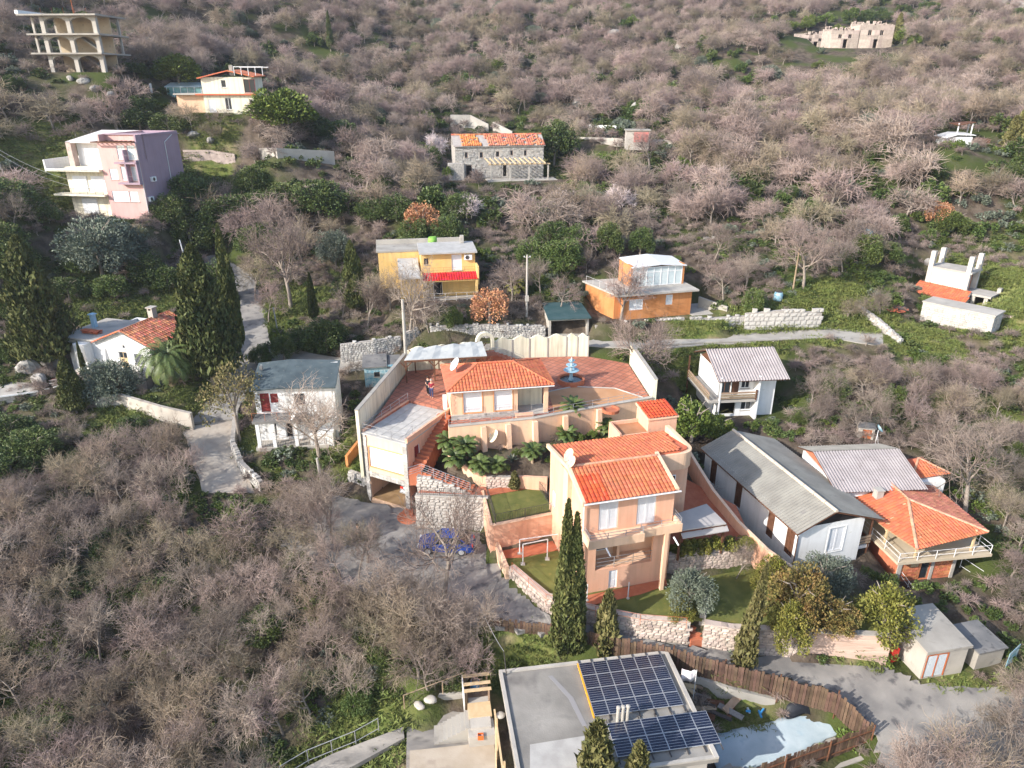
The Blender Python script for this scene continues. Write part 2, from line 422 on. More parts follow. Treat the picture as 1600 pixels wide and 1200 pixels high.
# -------- flat and graded places (corner points are measured, then built where they stand)
ROAD_N = [P(505,770,.7), P(640,797,.5), P(757,835,.05), P(797,910,.1), P(852,959,0.0), P(1000,999,-.4), P(1140,1020,-.8), P(1385,1044,-1.5), P(1440,1068,-1.7), P(1620,1078,-1.9), P(1760,1100,-2.2)]
ROAD_S = [P(440,850,.5), P(520,905,.3), P(640,962,.05), P(742,974,-.05), P(868,989,-.25), P(1050,1020,-.65), P(1180,1048,-.95), P(1303,1078,-1.5), P(1362,1145,-2.0), P(1395,1235,-2.8), P(1500,1310,-3.3)]
LANE_L = [P(285,668,3.0), P(298,715,1.9), P(318,770,.9)]
LANE_R = [P(372,655,2.9), P(372,715,1.8), P(400,770,.8)]
UP_L = [P(298,660,3.2), P(338,610,4.4), P(372,550,5.8), P(372,480,7.6), P(358,430,9.3), P(300,405,10.8)]
UP_R = [P(362,655,3.1), P(400,600,4.5), P(425,550,5.8), P(415,480,7.6), P(395,430,9.3), P(340,397,11.0)]
BACK_N = [P(420,540,6), P(540,560,5.9), P(630,556,6.2), P(760,537,7.0), P(900,528,7.4), P(1000,533,7.5), P(1150,522,7.6), P(1290,512,7.9), P(1380,520,7.6)]
BACK_S = [P(425,568,5.6), P(540,582,5.6), P(632,568,6.1), P(762,548,6.9), P(918,541,7.3), P(1010,547,7.3), P(1150,536,7.5), P(1290,527,7.7), P(1380,540,7.3)]
TERR = [(-11.3,50.6),(-9.9,62.5),(-5.5,63.4),(-2.6,64.6),(.9,66),(5.4,66.4),(7.6,66.4),(11.3,64.5),(12.0,55.8),(1.7,51.5),(-4.9,50.0),(-4.9,53.7),(-8.8,55.7),(-11.0,51.4)]
ZT = 6.8
GAR = (Vector((-11.75,50.1,.7)), R(-27), 4.1, 6.3)
V0, VR = Vector((4.55,37.7,.9)), R(14.5)
SOL = [P(790,1050,-.4), P(1028,1022,-.4), P(1114,1172,-.4), P(815,1200,-.4)]
yard = [P(700,1000,-2.2), P(870,1000,-2.0), P(1050,1035,-2.3), P(1150,1066,-2.6), P(1300,1105,-3.0), P(1340,1140,-3.4), P(1150,1215,-4.0), P(900,1330,-4.4), P(700,1260,-4.2)]
LAWN1 = [P(757,768,3), P(842,757,3), P(868,803,3), P(771,822,3)]
LAWN0 = [P(783,862,.95), P(868,845,.95), P(905,880,.9), P(925,925,.9), P(1035,905,.9), P(1085,905,.9), P(1180,888,.8), P(1300,915,.9), P(1385,985,.8), P(1250,985,.8), P(1140,970,.8), P(1000,960,.8), P(880,940,.85), P(800,890,.95)]
HEDGE = [P(1000,850,2.4), P(1045,868,2.4), P(1178,853,2.4), P(1150,790,2.9), P(1065,745,3.1)]
MEADOW = [P(1500,470,9.8), P(1650,490,9.4), P(1680,420,11.4), P(1550,420,11.2)]
apply_pad(strip_tris(UP_L, UP_R), 1.6)
apply_pad(strip_tris(LANE_L, LANE_R), 1.6)
apply_pad(strip_tris(BACK_N, BACK_S), 1.2)
apply_pad(tess(MEADOW), 4)
apply_pad(tess(yard), 1.6)
def house_pad(o, rz, x0, x1, y0, y1, blend=2.0, off=-.08):
    M = Matrix.Rotation(rz, 3, 'Z'); q = [o + M @ Vector(p) for p in ((x0, y0, 0), (x1, y0, 0), (x1, y1, 0), (x0, y1, 0))]
    apply_pad([[q[0], q[1], q[2]], [q[0], q[2], q[3]]], blend, off)
house_pad(P(176, 338, 16.2), R(-9), -8, 6, -2.5, 9, 3, -.3)
house_pad(PY(318, 178, 112), R(4), -4, 9, -1, 6, 3)
house_pad(P(712, 279, 18.0), R(-2), -2, 18, -3.6, 6, 3)
house_pad(P(972, 499, 8.9), R(2), -2, 10, -.8, 6, 2)
house_pad(P(662, 470, 10.2), R(3), -3, 6, -.8, 5.5, 1.5)
house_pad(P(858, 527, 7.5), R(-3), 0, 4.2, -.3, 1.2, .6)
house_pad(P(140, 588, 4.6), R(-16), -2, 9, -1.6, 7, 2.5)
house_pad(P(402, 700, 2.4), R(6), -.5, 7, -.3, 5, 1.2, -.35)
house_pad(P(1127, 650, 3.6), R(5), -1.5, 7, -1.2, 5, 2)
house_pad(P(1237, 893, .2), R(13), -.3, 5.6, -.4, 12.6, 1.5)
house_pad(P(1302, 800, 1.6), R(4), 0, 7.4, 0, 6.5, 1.5)
house_pad(P(1412, 908, -1.3), R(8), -.5, 5, -.6, 7, 1.5)
house_pad(P(1437, 1060, -1.7), R(10), -.3, 5, -.2, 3.4, 1.2)
house_pad(Vector((49.6, 83.4, 8.4)), R(-50), -.6, 7.2, -2.4, 3.3, 2.5)
house_pad(Vector((45.6, 76.0, 7.6)), R(-50), -.2, 7.2, -1.0, 2.6, 2)
house_pad(PY(1476, 229, 110), R(-4), -.5, 6.4, -.5, 4, 3)
house_pad(PY(80, 112, 116), R(-3), -1, 9, -.5, 7, 3)
for q_ in ((1250, 78), (1296, 75), (1339, 75)): house_pad(P(*q_, 40), 0, 0, 9, -1, 6, 3)
apply_pad(strip_tris(ROAD_N, ROAD_S), .9)
apply_pad(tess(LAWN0), .35)
apply_pad(tess(HEDGE), .3, -1.3)
apply_pad(tess([P(757,835,.1), P(797,910,.1), P(783,862,.95)]), .2, -.2)
apply_pad(tess([(*t, ZT) for t in TERR]), .35, -3.0)
BED = [(-4.9,49.6,5.1),(1.7,51.1,5.2),(11.8,55.3,5.0),(11.2,52.6,4.4),(2.8,47.4,3.9),(-2.0,47.9,3.8),(-4.9,48.6,4.6)]
apply_pad(tess(BED), .3)
apply_pad(tess([(-7.3,46.4,3),(-2.0,46.0,3),(-2.0,47.7,3),(-7.0,48.2,3)]), .25, -2.2)
apply_pad(tess(LAWN1), .35, -1.9)
house_pad(GAR[0], GAR[1], .1, 4.0, -1.2, 6.0, .25, -.5)
apply_pad(strip_tris(ROAD_N[:3], ROAD_S[:3]), .15)
ZZf = ZZ.copy()

def TZ(x, y):
    i = min(max(int(np.searchsorted(GX, x)) - 1, 0), len(GX) - 2); j = min(max(int(np.searchsorted(GY, y)) - 1, 0), len(GY) - 2)
    fx = (x - GX[i]) / (GX[i+1] - GX[i]); fy = (y - GY[j]) / (GY[j+1] - GY[j])
    return float((ZZ[j, i] * (1-fx) + ZZ[j, i+1] * fx) * (1-fy) + (ZZ[j+1, i] * (1-fx) + ZZ[j+1, i+1] * fx) * fy)
def G(u, v):
    """the point of the ground seen at (u, v)"""
    d = ray(u, v); t = 15.0; last = t
    while t < 600:
        x, y, z = d[0] * t, d[1] * t, ZC + d[2] * t
        if z < TZ(x, y):
            a, b = last, t
            for _ in range(12):
                m = (a + b) / 2
                if ZC + d[2] * m < TZ(d[0] * m, d[1] * m): b = m
                else: a = m
            t = b; break
        last = t; t += max(.5, t * .01)
    x, y = d[0] * t, d[1] * t
    return Vector((x, y, TZ(x, y)))

# ground material: leaf litter and soil with green patches from noise, grass where it grows
def ground_material():
    m = bpy.data.materials.new('hillside ground'); m.use_nodes = True
    t = m.node_tree; N = t.nodes; L = t.links; b = N['Principled BSDF']
    b.inputs['Roughness'].default_value = .95; b.inputs['Specular IOR Level'].default_value = .1
    tc = N.new('ShaderNodeTexCoord')
    def noise(s):
        n = N.new('ShaderNodeTexNoise'); n.inputs['Scale'].default_value = s; n.inputs['Detail'].default_value = 7
        L.new(tc.outputs['Object'], n.inputs['Vector']); return n.outputs['Fac']
    def rng_(x, lo, hi):
        r = N.new('ShaderNodeMapRange'); r.inputs[1].default_value = lo; r.inputs[2].default_value = hi; L.new(x, r.inputs[0]); return r.outputs[0]
    def mix(f, a, c):
        x = N.new('ShaderNodeMix'); x.data_type = 'RGBA'; L.new(f, x.inputs[0])
        for k, q in ((6, a), (7, c)):
            if isinstance(q, tuple): x.inputs[k].default_value = (*q, 1)
            else: L.new(q, x.inputs[k])
        return x.outputs[2]
    litter = mix(rng_(noise(.9), .4, .6), (.065,.05,.038), (.125,.098,.075))
    litter = mix(rng_(noise(.16), .45, .6), litter, (.055,.07,.02))
    at = N.new('ShaderNodeAttribute'); at.attribute_name = 'grass'
    gr = mix(rng_(noise(1.6), .4, .62), (.085,.115,.028), (.16,.17,.055))
    gr = mix(rng_(noise(.5), .52, .66), gr, (.24,.20,.11))
    col = mix(at.outputs['Fac'], litter, gr)
    L.new(col, b.inputs['Base Color'])
    bp = N.new('ShaderNodeBump'); bp.inputs['Strength'].default_value = .6; bp.inputs['Distance'].default_value = .15
    L.new(noise(5), bp.inputs['Height']); L.new(bp.outputs[0], b.inputs['Normal'])
    return m
nx, ny = len(GX), len(GY)
idx = np.arange(nx * ny).reshape(ny, nx)
fc = np.stack([idx[:-1, :-1], idx[:-1, 1:], idx[1:, 1:], idx[1:, :-1]], -1).reshape(-1, 4)
me = np_mesh('ground', np.stack([XX, YY, ZZ], -1).reshape(-1, 3), fc, ground_material(), smooth=True)
# where grass grows: places measured on the photograph, in metres
GRASS = []
for (u, v, r) in [(1580,470,9),(1540,445,6),(1640,450,9),(180,480,6),(90,500,4),(230,470,5),(60,290,0),(50,310,8),(1270,505,4),(1180,520,4),(1340,480,4),(1400,540,2),(1480,560,2.5),(1250,480,3),
                  (1430,590,1.5),(1560,650,2),(1310,460,3),(470,480,4),(440,465,3),(520,700,2.2),(210,640,3),(560,1185,4),(40,1180,1),(1350,1060,2.0),(1480,1062,2),(1120,590,3),(1450,530,3),(860,270,4),(900,215,4),(330,235,4),(1060,560,3),(1090,510,3),(545,730,1.5),(800,1015,3),(840,1020,2),(1150,1120,2),(1590,720,2.5),(1560,780,2),(290,620,2),(390,690,2)]:
    if r: GRASS.append((*G(u, v)[:2], r))
ga = np.zeros(XX.shape)
for gx_, gy_, r in GRASS:
    ga = np.maximum(ga, np.clip(1.4 - np.hypot(XX - gx_, YY - gy_) / r + vnoise(XX, YY, 1.5, 9) * .8, 0, 1))
a = me.attributes.new('grass', 'FLOAT', 'POINT'); a.data.foreach_set('value', ga.ravel().astype(np.float32))
ground = tag(link('ground', me), kind='structure')
# ------------------------------------------------------------ roads, paths, lawns: thick sheets just above the ground
def sheet(name, tris, m, lift=.02, t=.25, sub=0):
    mb = MB()
    for tr in tris:
        mb.slab([Vector((p[0], p[1], p[2] + lift)) for p in tr], t)
    return mb.obj(name, m, kind='structure')
def strip_sheet(name, Lp, Rp, m, lift=.02, t=.3, n=5, wob=0.0, seed=1):
    """one continuous sheet, cross-divided so that its edges can wander a little"""
    r = random.Random(seed)
    A, B = [], []
    for i in range(len(Lp) - 1):
        for k in range(n):
            f = k / n
            A.append(Lp[i].lerp(Lp[i+1], f)); B.append(Rp[i].lerp(Rp[i+1], f))
    A.append(Lp[-1]); B.append(Rp[-1])
    vs, fs = [], []
    for p, q in zip(A, B):
        d = (q - p).normalized()
        p = p + d * r.uniform(-wob, wob); q = q + d * r.uniform(-wob, wob)
        vs += [(p.x, p.y, p.z + lift), (q.x, q.y, q.z + lift), (p.x, p.y, p.z + lift - t), (q.x, q.y, q.z + lift - t)]
    k = len(A)
    for i in range(k - 1):
        a = 4 * i; b = a + 4
        fs += [(a, a+1, b+1, b), (a+2, b+2, b+3, a+3), (a, b, b+2, a+2), (a+1, a+3, b+3, b+1)]
    fs += [(0, 2, 3, 1), (4*k-4, 4*k-3, 4*k-1, 4*k-2)]
    return MB().add(vs, fs).obj(name, m, kind='structure')
strip_sheet('road', ROAD_N, ROAD_S, M_asph, wob=.3, n=11)
strip_sheet('lane', LANE_L, LANE_R, M_track, wob=.12, seed=2, lift=.03)
strip_sheet('lane', UP_L, UP_R, M_asph, wob=.15, seed=3, lift=.015)
strip_sheet('lane', BACK_N, BACK_S, M_concrete, wob=.2, seed=4, lift=.01)
sheet('lawn', tess(LAWN1), M_grass, .03, 2.4)
sheet('lawn', tess(LAWN0), M_grass, .03)
sheet('patio', tess(HEDGE), M_redpath, .02, 1.8)
# concrete ground and pale sheeting in the fenced yard
strip_sheet('yard', [P(1040,1250,-3.9), P(1180,1170,-3.6), P(1270,1105,-3.15)], [P(1120,1260,-4.0), P(1225,1195,-3.8), P(1338,1142,-3.4)], M_concrete, lift=.06)
# terrace of the bungalow
def grid_material(name, c1, c2, mort, size, rot):
    m = bpy.data.materials.new(name); m.use_nodes = True
    t = m.node_tree; N = t.nodes; L = t.links; b = N['Principled BSDF']; b.inputs['Roughness'].default_value = .75
    tc = N.new('ShaderNodeTexCoord'); mp = N.new('ShaderNodeMapping'); mp.inputs['Rotation'].default_value = (0, 0, rot)
    L.new(tc.outputs['Object'], mp.inputs[0])
    br = N.new('ShaderNodeTexBrick'); br.offset = 0; br.inputs['Scale'].default_value = 1
    br.inputs['Brick Width'].default_value = size; br.inputs['Row Height'].default_value = size; br.inputs['Mortar Size'].default_value = size * .085
    br.inputs['Color1'].default_value = (*c1, 1); br.inputs['Color2'].default_value = (*c2, 1); br.inputs['Mortar'].default_value = (*mort, 1)
    L.new(mp.outputs[0], br.inputs['Vector'])
    n = N.new('ShaderNodeTexNoise'); n.inputs['Scale'].default_value = .6; n.inputs['Detail'].default_value = 6; L.new(tc.outputs['Object'], n.inputs['Vector'])
    x = N.new('ShaderNodeMix'); x.data_type = 'RGBA'; x.blend_type = 'MULTIPLY'; x.inputs[0].default_value = .6
    r = N.new('ShaderNodeMapRange'); r.inputs[1].default_value = .3; r.inputs[2].default_value = .7; r.inputs[3].default_value = .6; r.inputs[4].default_value = 1.25
    L.new(n.outputs['Fac'], r.inputs[0]); L.new(br.outputs['Color'], x.inputs[6]); L.new(r.outputs[0], x.inputs[7]); L.new(x.outputs[2], b.inputs['Base Color'])
    return m
M_terr = grid_material('terracotta paving', (.36,.125,.075), (.43,.165,.105), (.22,.10,.07), .62, R(38))
MB().prism([Vector(t).to_3d() for t in TERR], 2.2, ZT).obj('terrace', M_terr, kind='structure')
fpoly = [(3.2,57.6),(5.5,58.6),(9.2,58.2),(11.3,56.2),(10.6,55.6),(3.6,52.7)]
MB().prism(fpoly, ZT, ZT + .008).obj('patio', mat('ochre paving', (.46,.24,.12), (.52,.29,.16), .8, bump=.1), kind='structure')
MB().path([(3.2,57.6,ZT+.01),(5.5,58.75,ZT+.01),(9.2,58.35,ZT+.01),(11.4,56.3,ZT+.01)], .07, 4).obj('kerb', M_conclt, kind='structure')
# stone platform beside the lower stair, red paths of the villa garden
MB().prism([(-7.25,46.45),(-2.0,46.1),(-2.0,47.75),(-7.0,48.25)], .5, 3.03).obj('platform', M_terr, kind='structure')
sheet('garden_path', tess([P(757,766,3), P(842,755,3), P(838,762,3), P(759,776,3)]), M_redpath, .07)
sheet('garden_path', tess([P(783,862,.95), P(868,845,.95), P(880,853,.95), P(872,860,.95), P(815,872,.95), P(790,873,.95)]), M_redpath, .07)
sheet('garden_path', tess([P(915,932,.9), P(1040,905,.9), P(1043,915,.9), P(1000,930,.88), P(918,948,.88)]), M_redpath, .07)
sheet('garden_path', tess([P(1072,905,.85), P(1093,908,.85), P(1098,965,.7), P(1076,966,.7)]), M_redpath, .07)
# ------------------------------------------------------------ building helpers (local frame: x along the front, y into the house, z up)
def fr(a, b):
    """origin, rotation and width from the two ends of a front line"""
    return a.copy(), math.atan2(b.y - a.y, b.x - a.x), (b.xy - a.xy).length

class House:
    def __init__(s, name, label, cat, o, rz, w, d, group=None):
        s.w, s.d = w, d; s.o = Vector(o); s.rz = rz
        s.e = empty(name, o, rz, label, cat, group)
    def frame(s, side, w=None, d=None, x0=0.0, y0=0.0):
        w = s.w if w is None else w; d = s.d if d is None else d
        o, ax = {'f': ((x0, y0), (1, 0)), 'r': ((x0 + w, y0), (0, 1)), 'b': ((x0 + w, y0 + d), (-1, 0)), 'l': ((x0, y0 + d), (0, -1))}[side]
        # columns: along the wall, into the house, up
        return Matrix(((ax[0], -ax[1], 0, o[0]), (ax[1], ax[0], 0, o[1]), (0, 0, 1, 0), (0, 0, 0, 1)))
    def wall(s, side, h, ops=(), m=None, z0=-1.2, t=.22, parent=None, name='wall', h2=None, **k):
        """wall with real openings (s0, s1, z0, z1); h2: height at the far end for a sloping top"""
        fm = s.frame(side, **k)
        L = {'f': k.get('w', s.w), 'b': k.get('w', s.w), 'r': k.get('d', s.d), 'l': k.get('d', s.d)}[side]
        a, e = (0, L) if side in 'fb' else (t, L - t)
        xs = sorted({a, e, *[q for o in ops for q in o[:2] if a < q < e]}); zs = sorted({z0, h, *[q for o in ops for q in o[2:4] if z0 < q < h]})
        hole = lambda x, z: any(o[0] < x < o[1] and o[2] < z < o[3] for o in ops)
        nx_, nz_ = len(xs) - 1, len(zs) - 1
        solid = [[not hole((xs[i] + xs[i+1]) / 2, (zs[j] + zs[j+1]) / 2) for j in range(nz_)] for i in range(nx_)]
        mb = MB().at(fm)
        top = lambda x, z: z if (h2 is None or z < h) else h + (h2 - h) * (x - a) / (e - a)
        for i in range(nx_):
            for j in range(nz_):
                if not solid[i][j]: continue
                x0, x1, a0, a1 = xs[i], xs[i+1], zs[j], zs[j+1]
                q = lambda x, y, z: (x, y, top(x, z))
                mb.add([q(x0,0,a0), q(x1,0,a0), q(x1,0,a1), q(x0,0,a1)], [(0,1,2,3)])
                mb.add([q(x0,t,a0), q(x1,t,a0), q(x1,t,a1), q(x0,t,a1)], [(3,2,1,0)])
                for di, dj, vs in ((-1,0,[(x0,0,a0),(x0,0,a1),(x0,t,a1),(x0,t,a0)]), (1,0,[(x1,0,a0),(x1,t,a0),(x1,t,a1),(x1,0,a1)]),
                                   (0,-1,[(x0,0,a0),(x0,t,a0),(x1,t,a0),(x1,0,a0)]), (0,1,[(x0,0,a1),(x1,0,a1),(x1,t,a1),(x0,t,a1)])):
                    ii, jj = i + di, j + dj
                    if 0 <= ii < nx_ and 0 <= jj < nz_ and solid[ii][jj]: continue
                    mb.add([q(*p) for p in vs], [(0,1,2,3)])
        return mb.obj(name, m, s.e if parent is None else parent)
    def win(s, side, o, style='glass', m=None, fmat=None, proud=.02, name=None, label=None, surround=None, **k):
        """fills the opening o with a window or door: part > pane / shutter / panel"""
        fm = s.frame(side, **k); x0, x1, z0, z1 = o; fw = .055
        fmat = fmat or M_frame
        nm = name or ('door' if style == 'door' else 'window')
        mb = MB().at(fm)
        y0, y1 = .05, .13
        mb.box(x0, x0+fw, y0, y1, z0, z1).box(x1-fw, x1, y0, y1, z0, z1).box(x0+fw, x1-fw, y0, y1, z1-fw, z1)
        if style != 'door': mb.box(x0+fw, x1-fw, y0, y1, z0, z0+fw)
        if style == 'glass' and x1 - x0 > .75: mb.box((x0+x1)/2-.025, (x0+x1)/2+.025, y0+.01, y1-.01, z0+fw, z1-fw)
        f = mb.obj(nm, fmat, s.e, label=label)
        if style in ('glass', 'bars', 'roller') and not surround: MB().at(fm).box(x0-.08, x1+.08, -.07, .05, z0-.07, z0-.003).obj('sill', M_conclt, f)
        sur = surround
        if sur:
            q = .09
            MB().at(fm).box(x0-q, x0, -.03, .03, z0-q, z1+q).box(x1, x1+q, -.03, .03, z0-q, z1+q).box(x0, x1, -.03, .03, z1, z1+q).box(x0, x1, -.05, .03, z0-q, z0).obj('surround', sur, f)
        xa, xb, za, zb = x0+fw, x1-fw, z0+fw, z1-fw
        if style == 'glass':
            MB().at(fm).box(xa, xb, .085, .1, za, zb).obj('pane', m or M_glass, f)
        elif style == 'roller':
            mb = MB().at(fm); n = max(4, int((zb - za) / .13)); dz = (zb - za) / n
            for i in range(n):
                mb.box(xa, xb, .07, .10, za + i*dz, za + (i+.86)*dz).box(xa, xb, .085, .10, za + (i+.86)*dz, za + (i+1)*dz)
            mb.obj('shutter', m or M_shutter, f)
        elif style == 'leaf':
            n = 2 if xb - xa > .7 else 1; dw = (xb - xa) / n
            for j in range(n):
                a, b = xa + j*dw + .01, xa + (j+1)*dw - .01
                mb = MB().at(fm).box(a, a+.06, .03, .075, za, zb).box(b-.06, b, .03, .075, za, zb).box(a+.06, b-.06, .03, .075, za, za+.06).box(a+.06, b-.06, .03, .075, zb-.06, zb)
                c = int((zb - za - .12) / .09); dz = (zb - za - .12) / max(c, 1)
                for i in range(c): mb.box(a+.06, b-.06, .045, .065, za+.06+i*dz, za+.06+(i+.8)*dz)
                mb.obj('shutter', m or M_shutter, f)
        elif style == 'door':
            MB().at(fm).box(xa, xb, .075, .115, z0, zb).box(xa+.1, xb-.1, .06, .075, z0+.15, z0+(zb-z0)*.45).box(xa+.1, xb-.1, .06, .075, z0+(zb-z0)*.53, zb-.12).obj('panel', m or M_brown, f)
        elif style == 'bars':
            MB().at(fm).box(xa, xb, .09, .1, za, zb).obj('pane', m or M_glass, f)
            mb = MB().at(fm); c = int((xb - xa) / .16)
            for i in range(1, c): mb.box(xa + i*(xb-xa)/c - .012, xa + i*(xb-xa)/c + .012, .04, .06, za, zb)
            mb.obj('grille', M_metalw, f)
        return f
    def part(s, name, mb, m, parent=None, **k):
        return mb.obj(name, m, s.e if parent is None else parent, **k)

# ------------------------------------------------------------ roof coverings on the plane a-b (eave) to d-c (ridge)
def plane_st(a, b, c, d):
    a, b, c, d = map(Vector, (a, b, c, d)); L = (b - a).length; e = (b - a) / L
    n = e.cross((d - a) if (d - a).length > .01 else (c - a)).normalized()
    if n.z < 0: n = -n
    g = n.cross(e)
    if g.z < 0 and abs(g.z) > 1e-6: g = -g
    st = lambda p: ((p - a).dot(e), (p - a).dot(g))
    return a, e, g, n, L, st(d), st(c)
def spans(L, d, c):
    """the covered interval across the slope at each s of the eave-ridge quadrilateral"""
    poly = [(0, 0), (L, 0), c, d]
    def f(s):
        ts = []
        for (s0, t0), (s1, t1) in zip(poly, poly[1:] + poly[:1]):
            if (s0 <= s < s1) or (s1 <= s < s0): ts.append(t0 + (t1 - t0) * (s - s0) / (s1 - s0))
        return (min(ts), max(ts)) if len(ts) > 1 else (0, 0)
    return f, min(0, d[0], c[0]), max(L, d[0], c[0])
def pantiles(a, b, c, d, w=.27, row=.36, amp=.055, mb=None, drop=0.0, r=None, lift=.03):
    mb = mb or MB()
    o, e, g, n, L, D, C = plane_st(a, b, c, d)
    f, s0, s1 = spans(L, D, C); k = max(1, round((s1 - s0) / w)); w = (s1 - s0) / k
    prof = ((0, 0), (.22, .75), (.5, 1), (.78, .75), (1, 0))
    for i in range(k):
        lo, tm = f(s0 + (i + .5) * w); t = math.floor(lo / row) * row - .04
        while t < tm - .05:
            t1 = min(t + row, tm)
            if t1 < lo + .05 or (r and r.random() < drop):
                t += row; continue
            ta = max(t, lo - .04); jz = r.uniform(-.015, .015) if r else 0
            vs = []
            for tt, lf in ((ta - .02, .045), (t1 + .03, .0)):
                for q, hh in prof: vs.append(o + e * (s0 + (i + q) * w) + g * tt + n * (lift + lf + jz + hh * amp))
            mb.add(vs, [(j, j+1, j+6, j+5) for j in range(4)])
            t += row
    return mb
def corrugated(a, b, c, d, pitch=.26, amp=.045, mb=None, lift=.05):
    mb = mb or MB()
    o, e, g, n, L, D, C = plane_st(a, b, c, d)
    f, s0, s1 = spans(L, D, C); k = max(2, int(round((s1 - s0) / pitch))) * 4
    vs, fs = [], []
    for i in range(k + 1):
        s_ = s0 + (s1 - s0) * i / k; z = amp * math.sin(i * math.pi / 2)
        lo, tm = f(min(max(s_, s0 + 1e-3), s1 - 1e-3))
        for tt in (lo - .06, (lo + tm) * .5, tm): vs.append(o + e * s_ + g * tt + n * (lift + z))
    for i in range(k):
        for j in range(2): fs.append((i*3+j, (i+1)*3+j, (i+1)*3+j+1, i*3+j+1))
    return mb.add(vs, fs)
def ridge_caps(p0, p1, r=.11, mb=None, step=.42, lift=.06):
    mb = mb or MB()
    p0 = Vector(p0); p1 = Vector(p1); d = p1 - p0; k = max(1, int(d.length / step))
    for i in range(k):
        a = p0 + d * (i / k); b = p0 + d * ((i + .96) / k)
        up = Vector((0, 0, lift))
        mb.tube(a + up, b + up + Vector((0, 0, .015)), r * 1.06, r * .92, 7)
    return mb

# ------------------------------------------------------------ walls of stone, railings
def stone_mesh(seed, m):
    r = random.Random(seed); j = lambda s: r.uniform(-s, s)
    vs = [(sx * (.46 + j(.07)), sy * (.42 + j(.06)), sz * (.44 + j(.09))) for sz in (-1, 1) for sx, sy in ((-1,-1),(1,-1),(1,1),(-1,1))]
    vs += [(j(.1), -.56, j(.1)), (j(.1), .5, j(.1)), (j(.1), j(.05), .53)]
    fs = [(0,3,2,1),(0,1,8),(1,5,8),(5,4,8),(4,0,8),(1,2,6,5),(3,0,4,7),(2,3,9),(6,2,9),(7,6,9),(3,7,9),(4,5,10),(5,6,10),(6,7,10),(7,4,10)]
    return MB().add(vs, fs).mesh('stone', m)
_stones = {}
def stones_for(m):
    if m.name not in _stones: _stones[m.name] = [stone_mesh(s, m) for s in range(5)]
    return _stones[m.name]
def stone_wall(name, label, pts, heights, m, t=.4, sw=.42, sh=.24, single=False, cap=None, base=1.0, seed=1, cat='wall', group=None, parent=None, uneven=.0, both=False):
    """pts: foot points (3d); heights: height above each foot point. Every stone is its own solid, proud of the mortar core."""
    r = random.Random(seed)
    if parent is None:
        e = empty(name, pts[0], 0, label, cat, group); o = Vector(pts[0])
    else:
        e = parent; o = parent.location.copy()
    core = MB(); joined = MB(); hs = heights if isinstance(heights, (list, tuple)) else [heights] * len(pts)
    src = stones_for(m); count = 0
    for a, b, ha, hb in zip(pts[:-1], pts[1:], hs[:-1], hs[1:]):
        a = Vector(a) - o; b = Vector(b) - o
        L = (b.xy - a.xy).length; ex = Vector((b.x - a.x, b.y - a.y, 0)) / L; ny = Vector((ex.y, -ex.x, 0))  # outward = right of travel
        p = [a + ny * -.02, b + ny * -.02, b + ny * -(t - .02), a + ny * -(t - .02)]
        zt = [a.z + ha - .03, b.z + hb - .03]; zb = [a.z - base, b.z - base]
        core.add([(p[0].x, p[0].y, zb[0]), (p[1].x, p[1].y, zb[1]), (p[2].x, p[2].y, zb[1]), (p[3].x, p[3].y, zb[0]),
                  (p[0].x, p[0].y, zt[0]), (p[1].x, p[1].y, zt[1]), (p[2].x, p[2].y, zt[1]), (p[3].x, p[3].y, zt[0])],
                 [(0,3,2,1),(4,5,6,7),(0,1,5,4),(1,2,6,5),(2,3,7,6),(3,0,4,7)])
        H = max(ha, hb); z = 0.0 - .15
        while z < H:
            rh = sh * r.uniform(.8, 1.2); x = r.uniform(-.2, 0) * sw
            while x < L:
                ww = sw * r.uniform(.6, 1.4); xc = x + ww / 2; f = min(max(xc / L, 0), 1)
                zz = a.z + (b.z - a.z) * f + z; hh = ha + (hb - ha) * f
                if 0 < xc < L and z + rh * .5 < hh + r.uniform(-uneven, uneven):
                    top = z + rh * 1.5 > hh
                    dep = t + .02 if top else .22
                    sides = [0] if (top or not both) else [0, 1]
                    for sd in sides:
                        yc = -t / 2 if top else (-dep / 2 + .05 + r.uniform(-.015, .03) if sd == 0 else -t + dep / 2 - .05)
                        c = a + ex * xc + ny * yc; c.z = zz + rh / 2
                        M = Matrix.Translation(c) @ Matrix.Rotation(math.atan2(ex.y, ex.x), 4, 'Z') @ Matrix.Rotation(r.uniform(-.06, .06), 4, 'Y') @ Matrix.Diagonal((ww * 1.0, dep, rh * 1.02, 1))
                        me = src[r.randrange(5)]
                        if single and count < 300:
                            so = link('stone', me, e); so.matrix_local = M; count += 1
                        else:
                            joined.at(M).add([v.co.copy() for v in me.vertices], [tuple(q.vertices) for q in me.polygons])
                x += ww + .02
            z += rh + .01
    core.obj('core', M_mortar, e)
    if joined.v: joined.obj('stonework', m, e, kind='stuff')
    if cap:
        cm, ct, co = cap; mb = MB()
        for a, b, ha, hb in zip(pts[:-1], pts[1:], hs[:-1], hs[1:]):
            a = Vector(a) - o; b = Vector(b) - o
            ex = (b - a); ex.z = 0; ex.normalize(); ny = Vector((ex.y, -ex.x, 0))
            q = [a + ny * co, b + ny * co, b - ny * (t + co), a - ny * (t + co)]; hz = [a.z + ha, b.z + hb, b.z + hb, a.z + ha]
            mb.slab([Vector((v.x, v.y, h + ct)) for v, h in zip(q, hz)], ct)
        mb.obj('coping', cm, e)
    return e
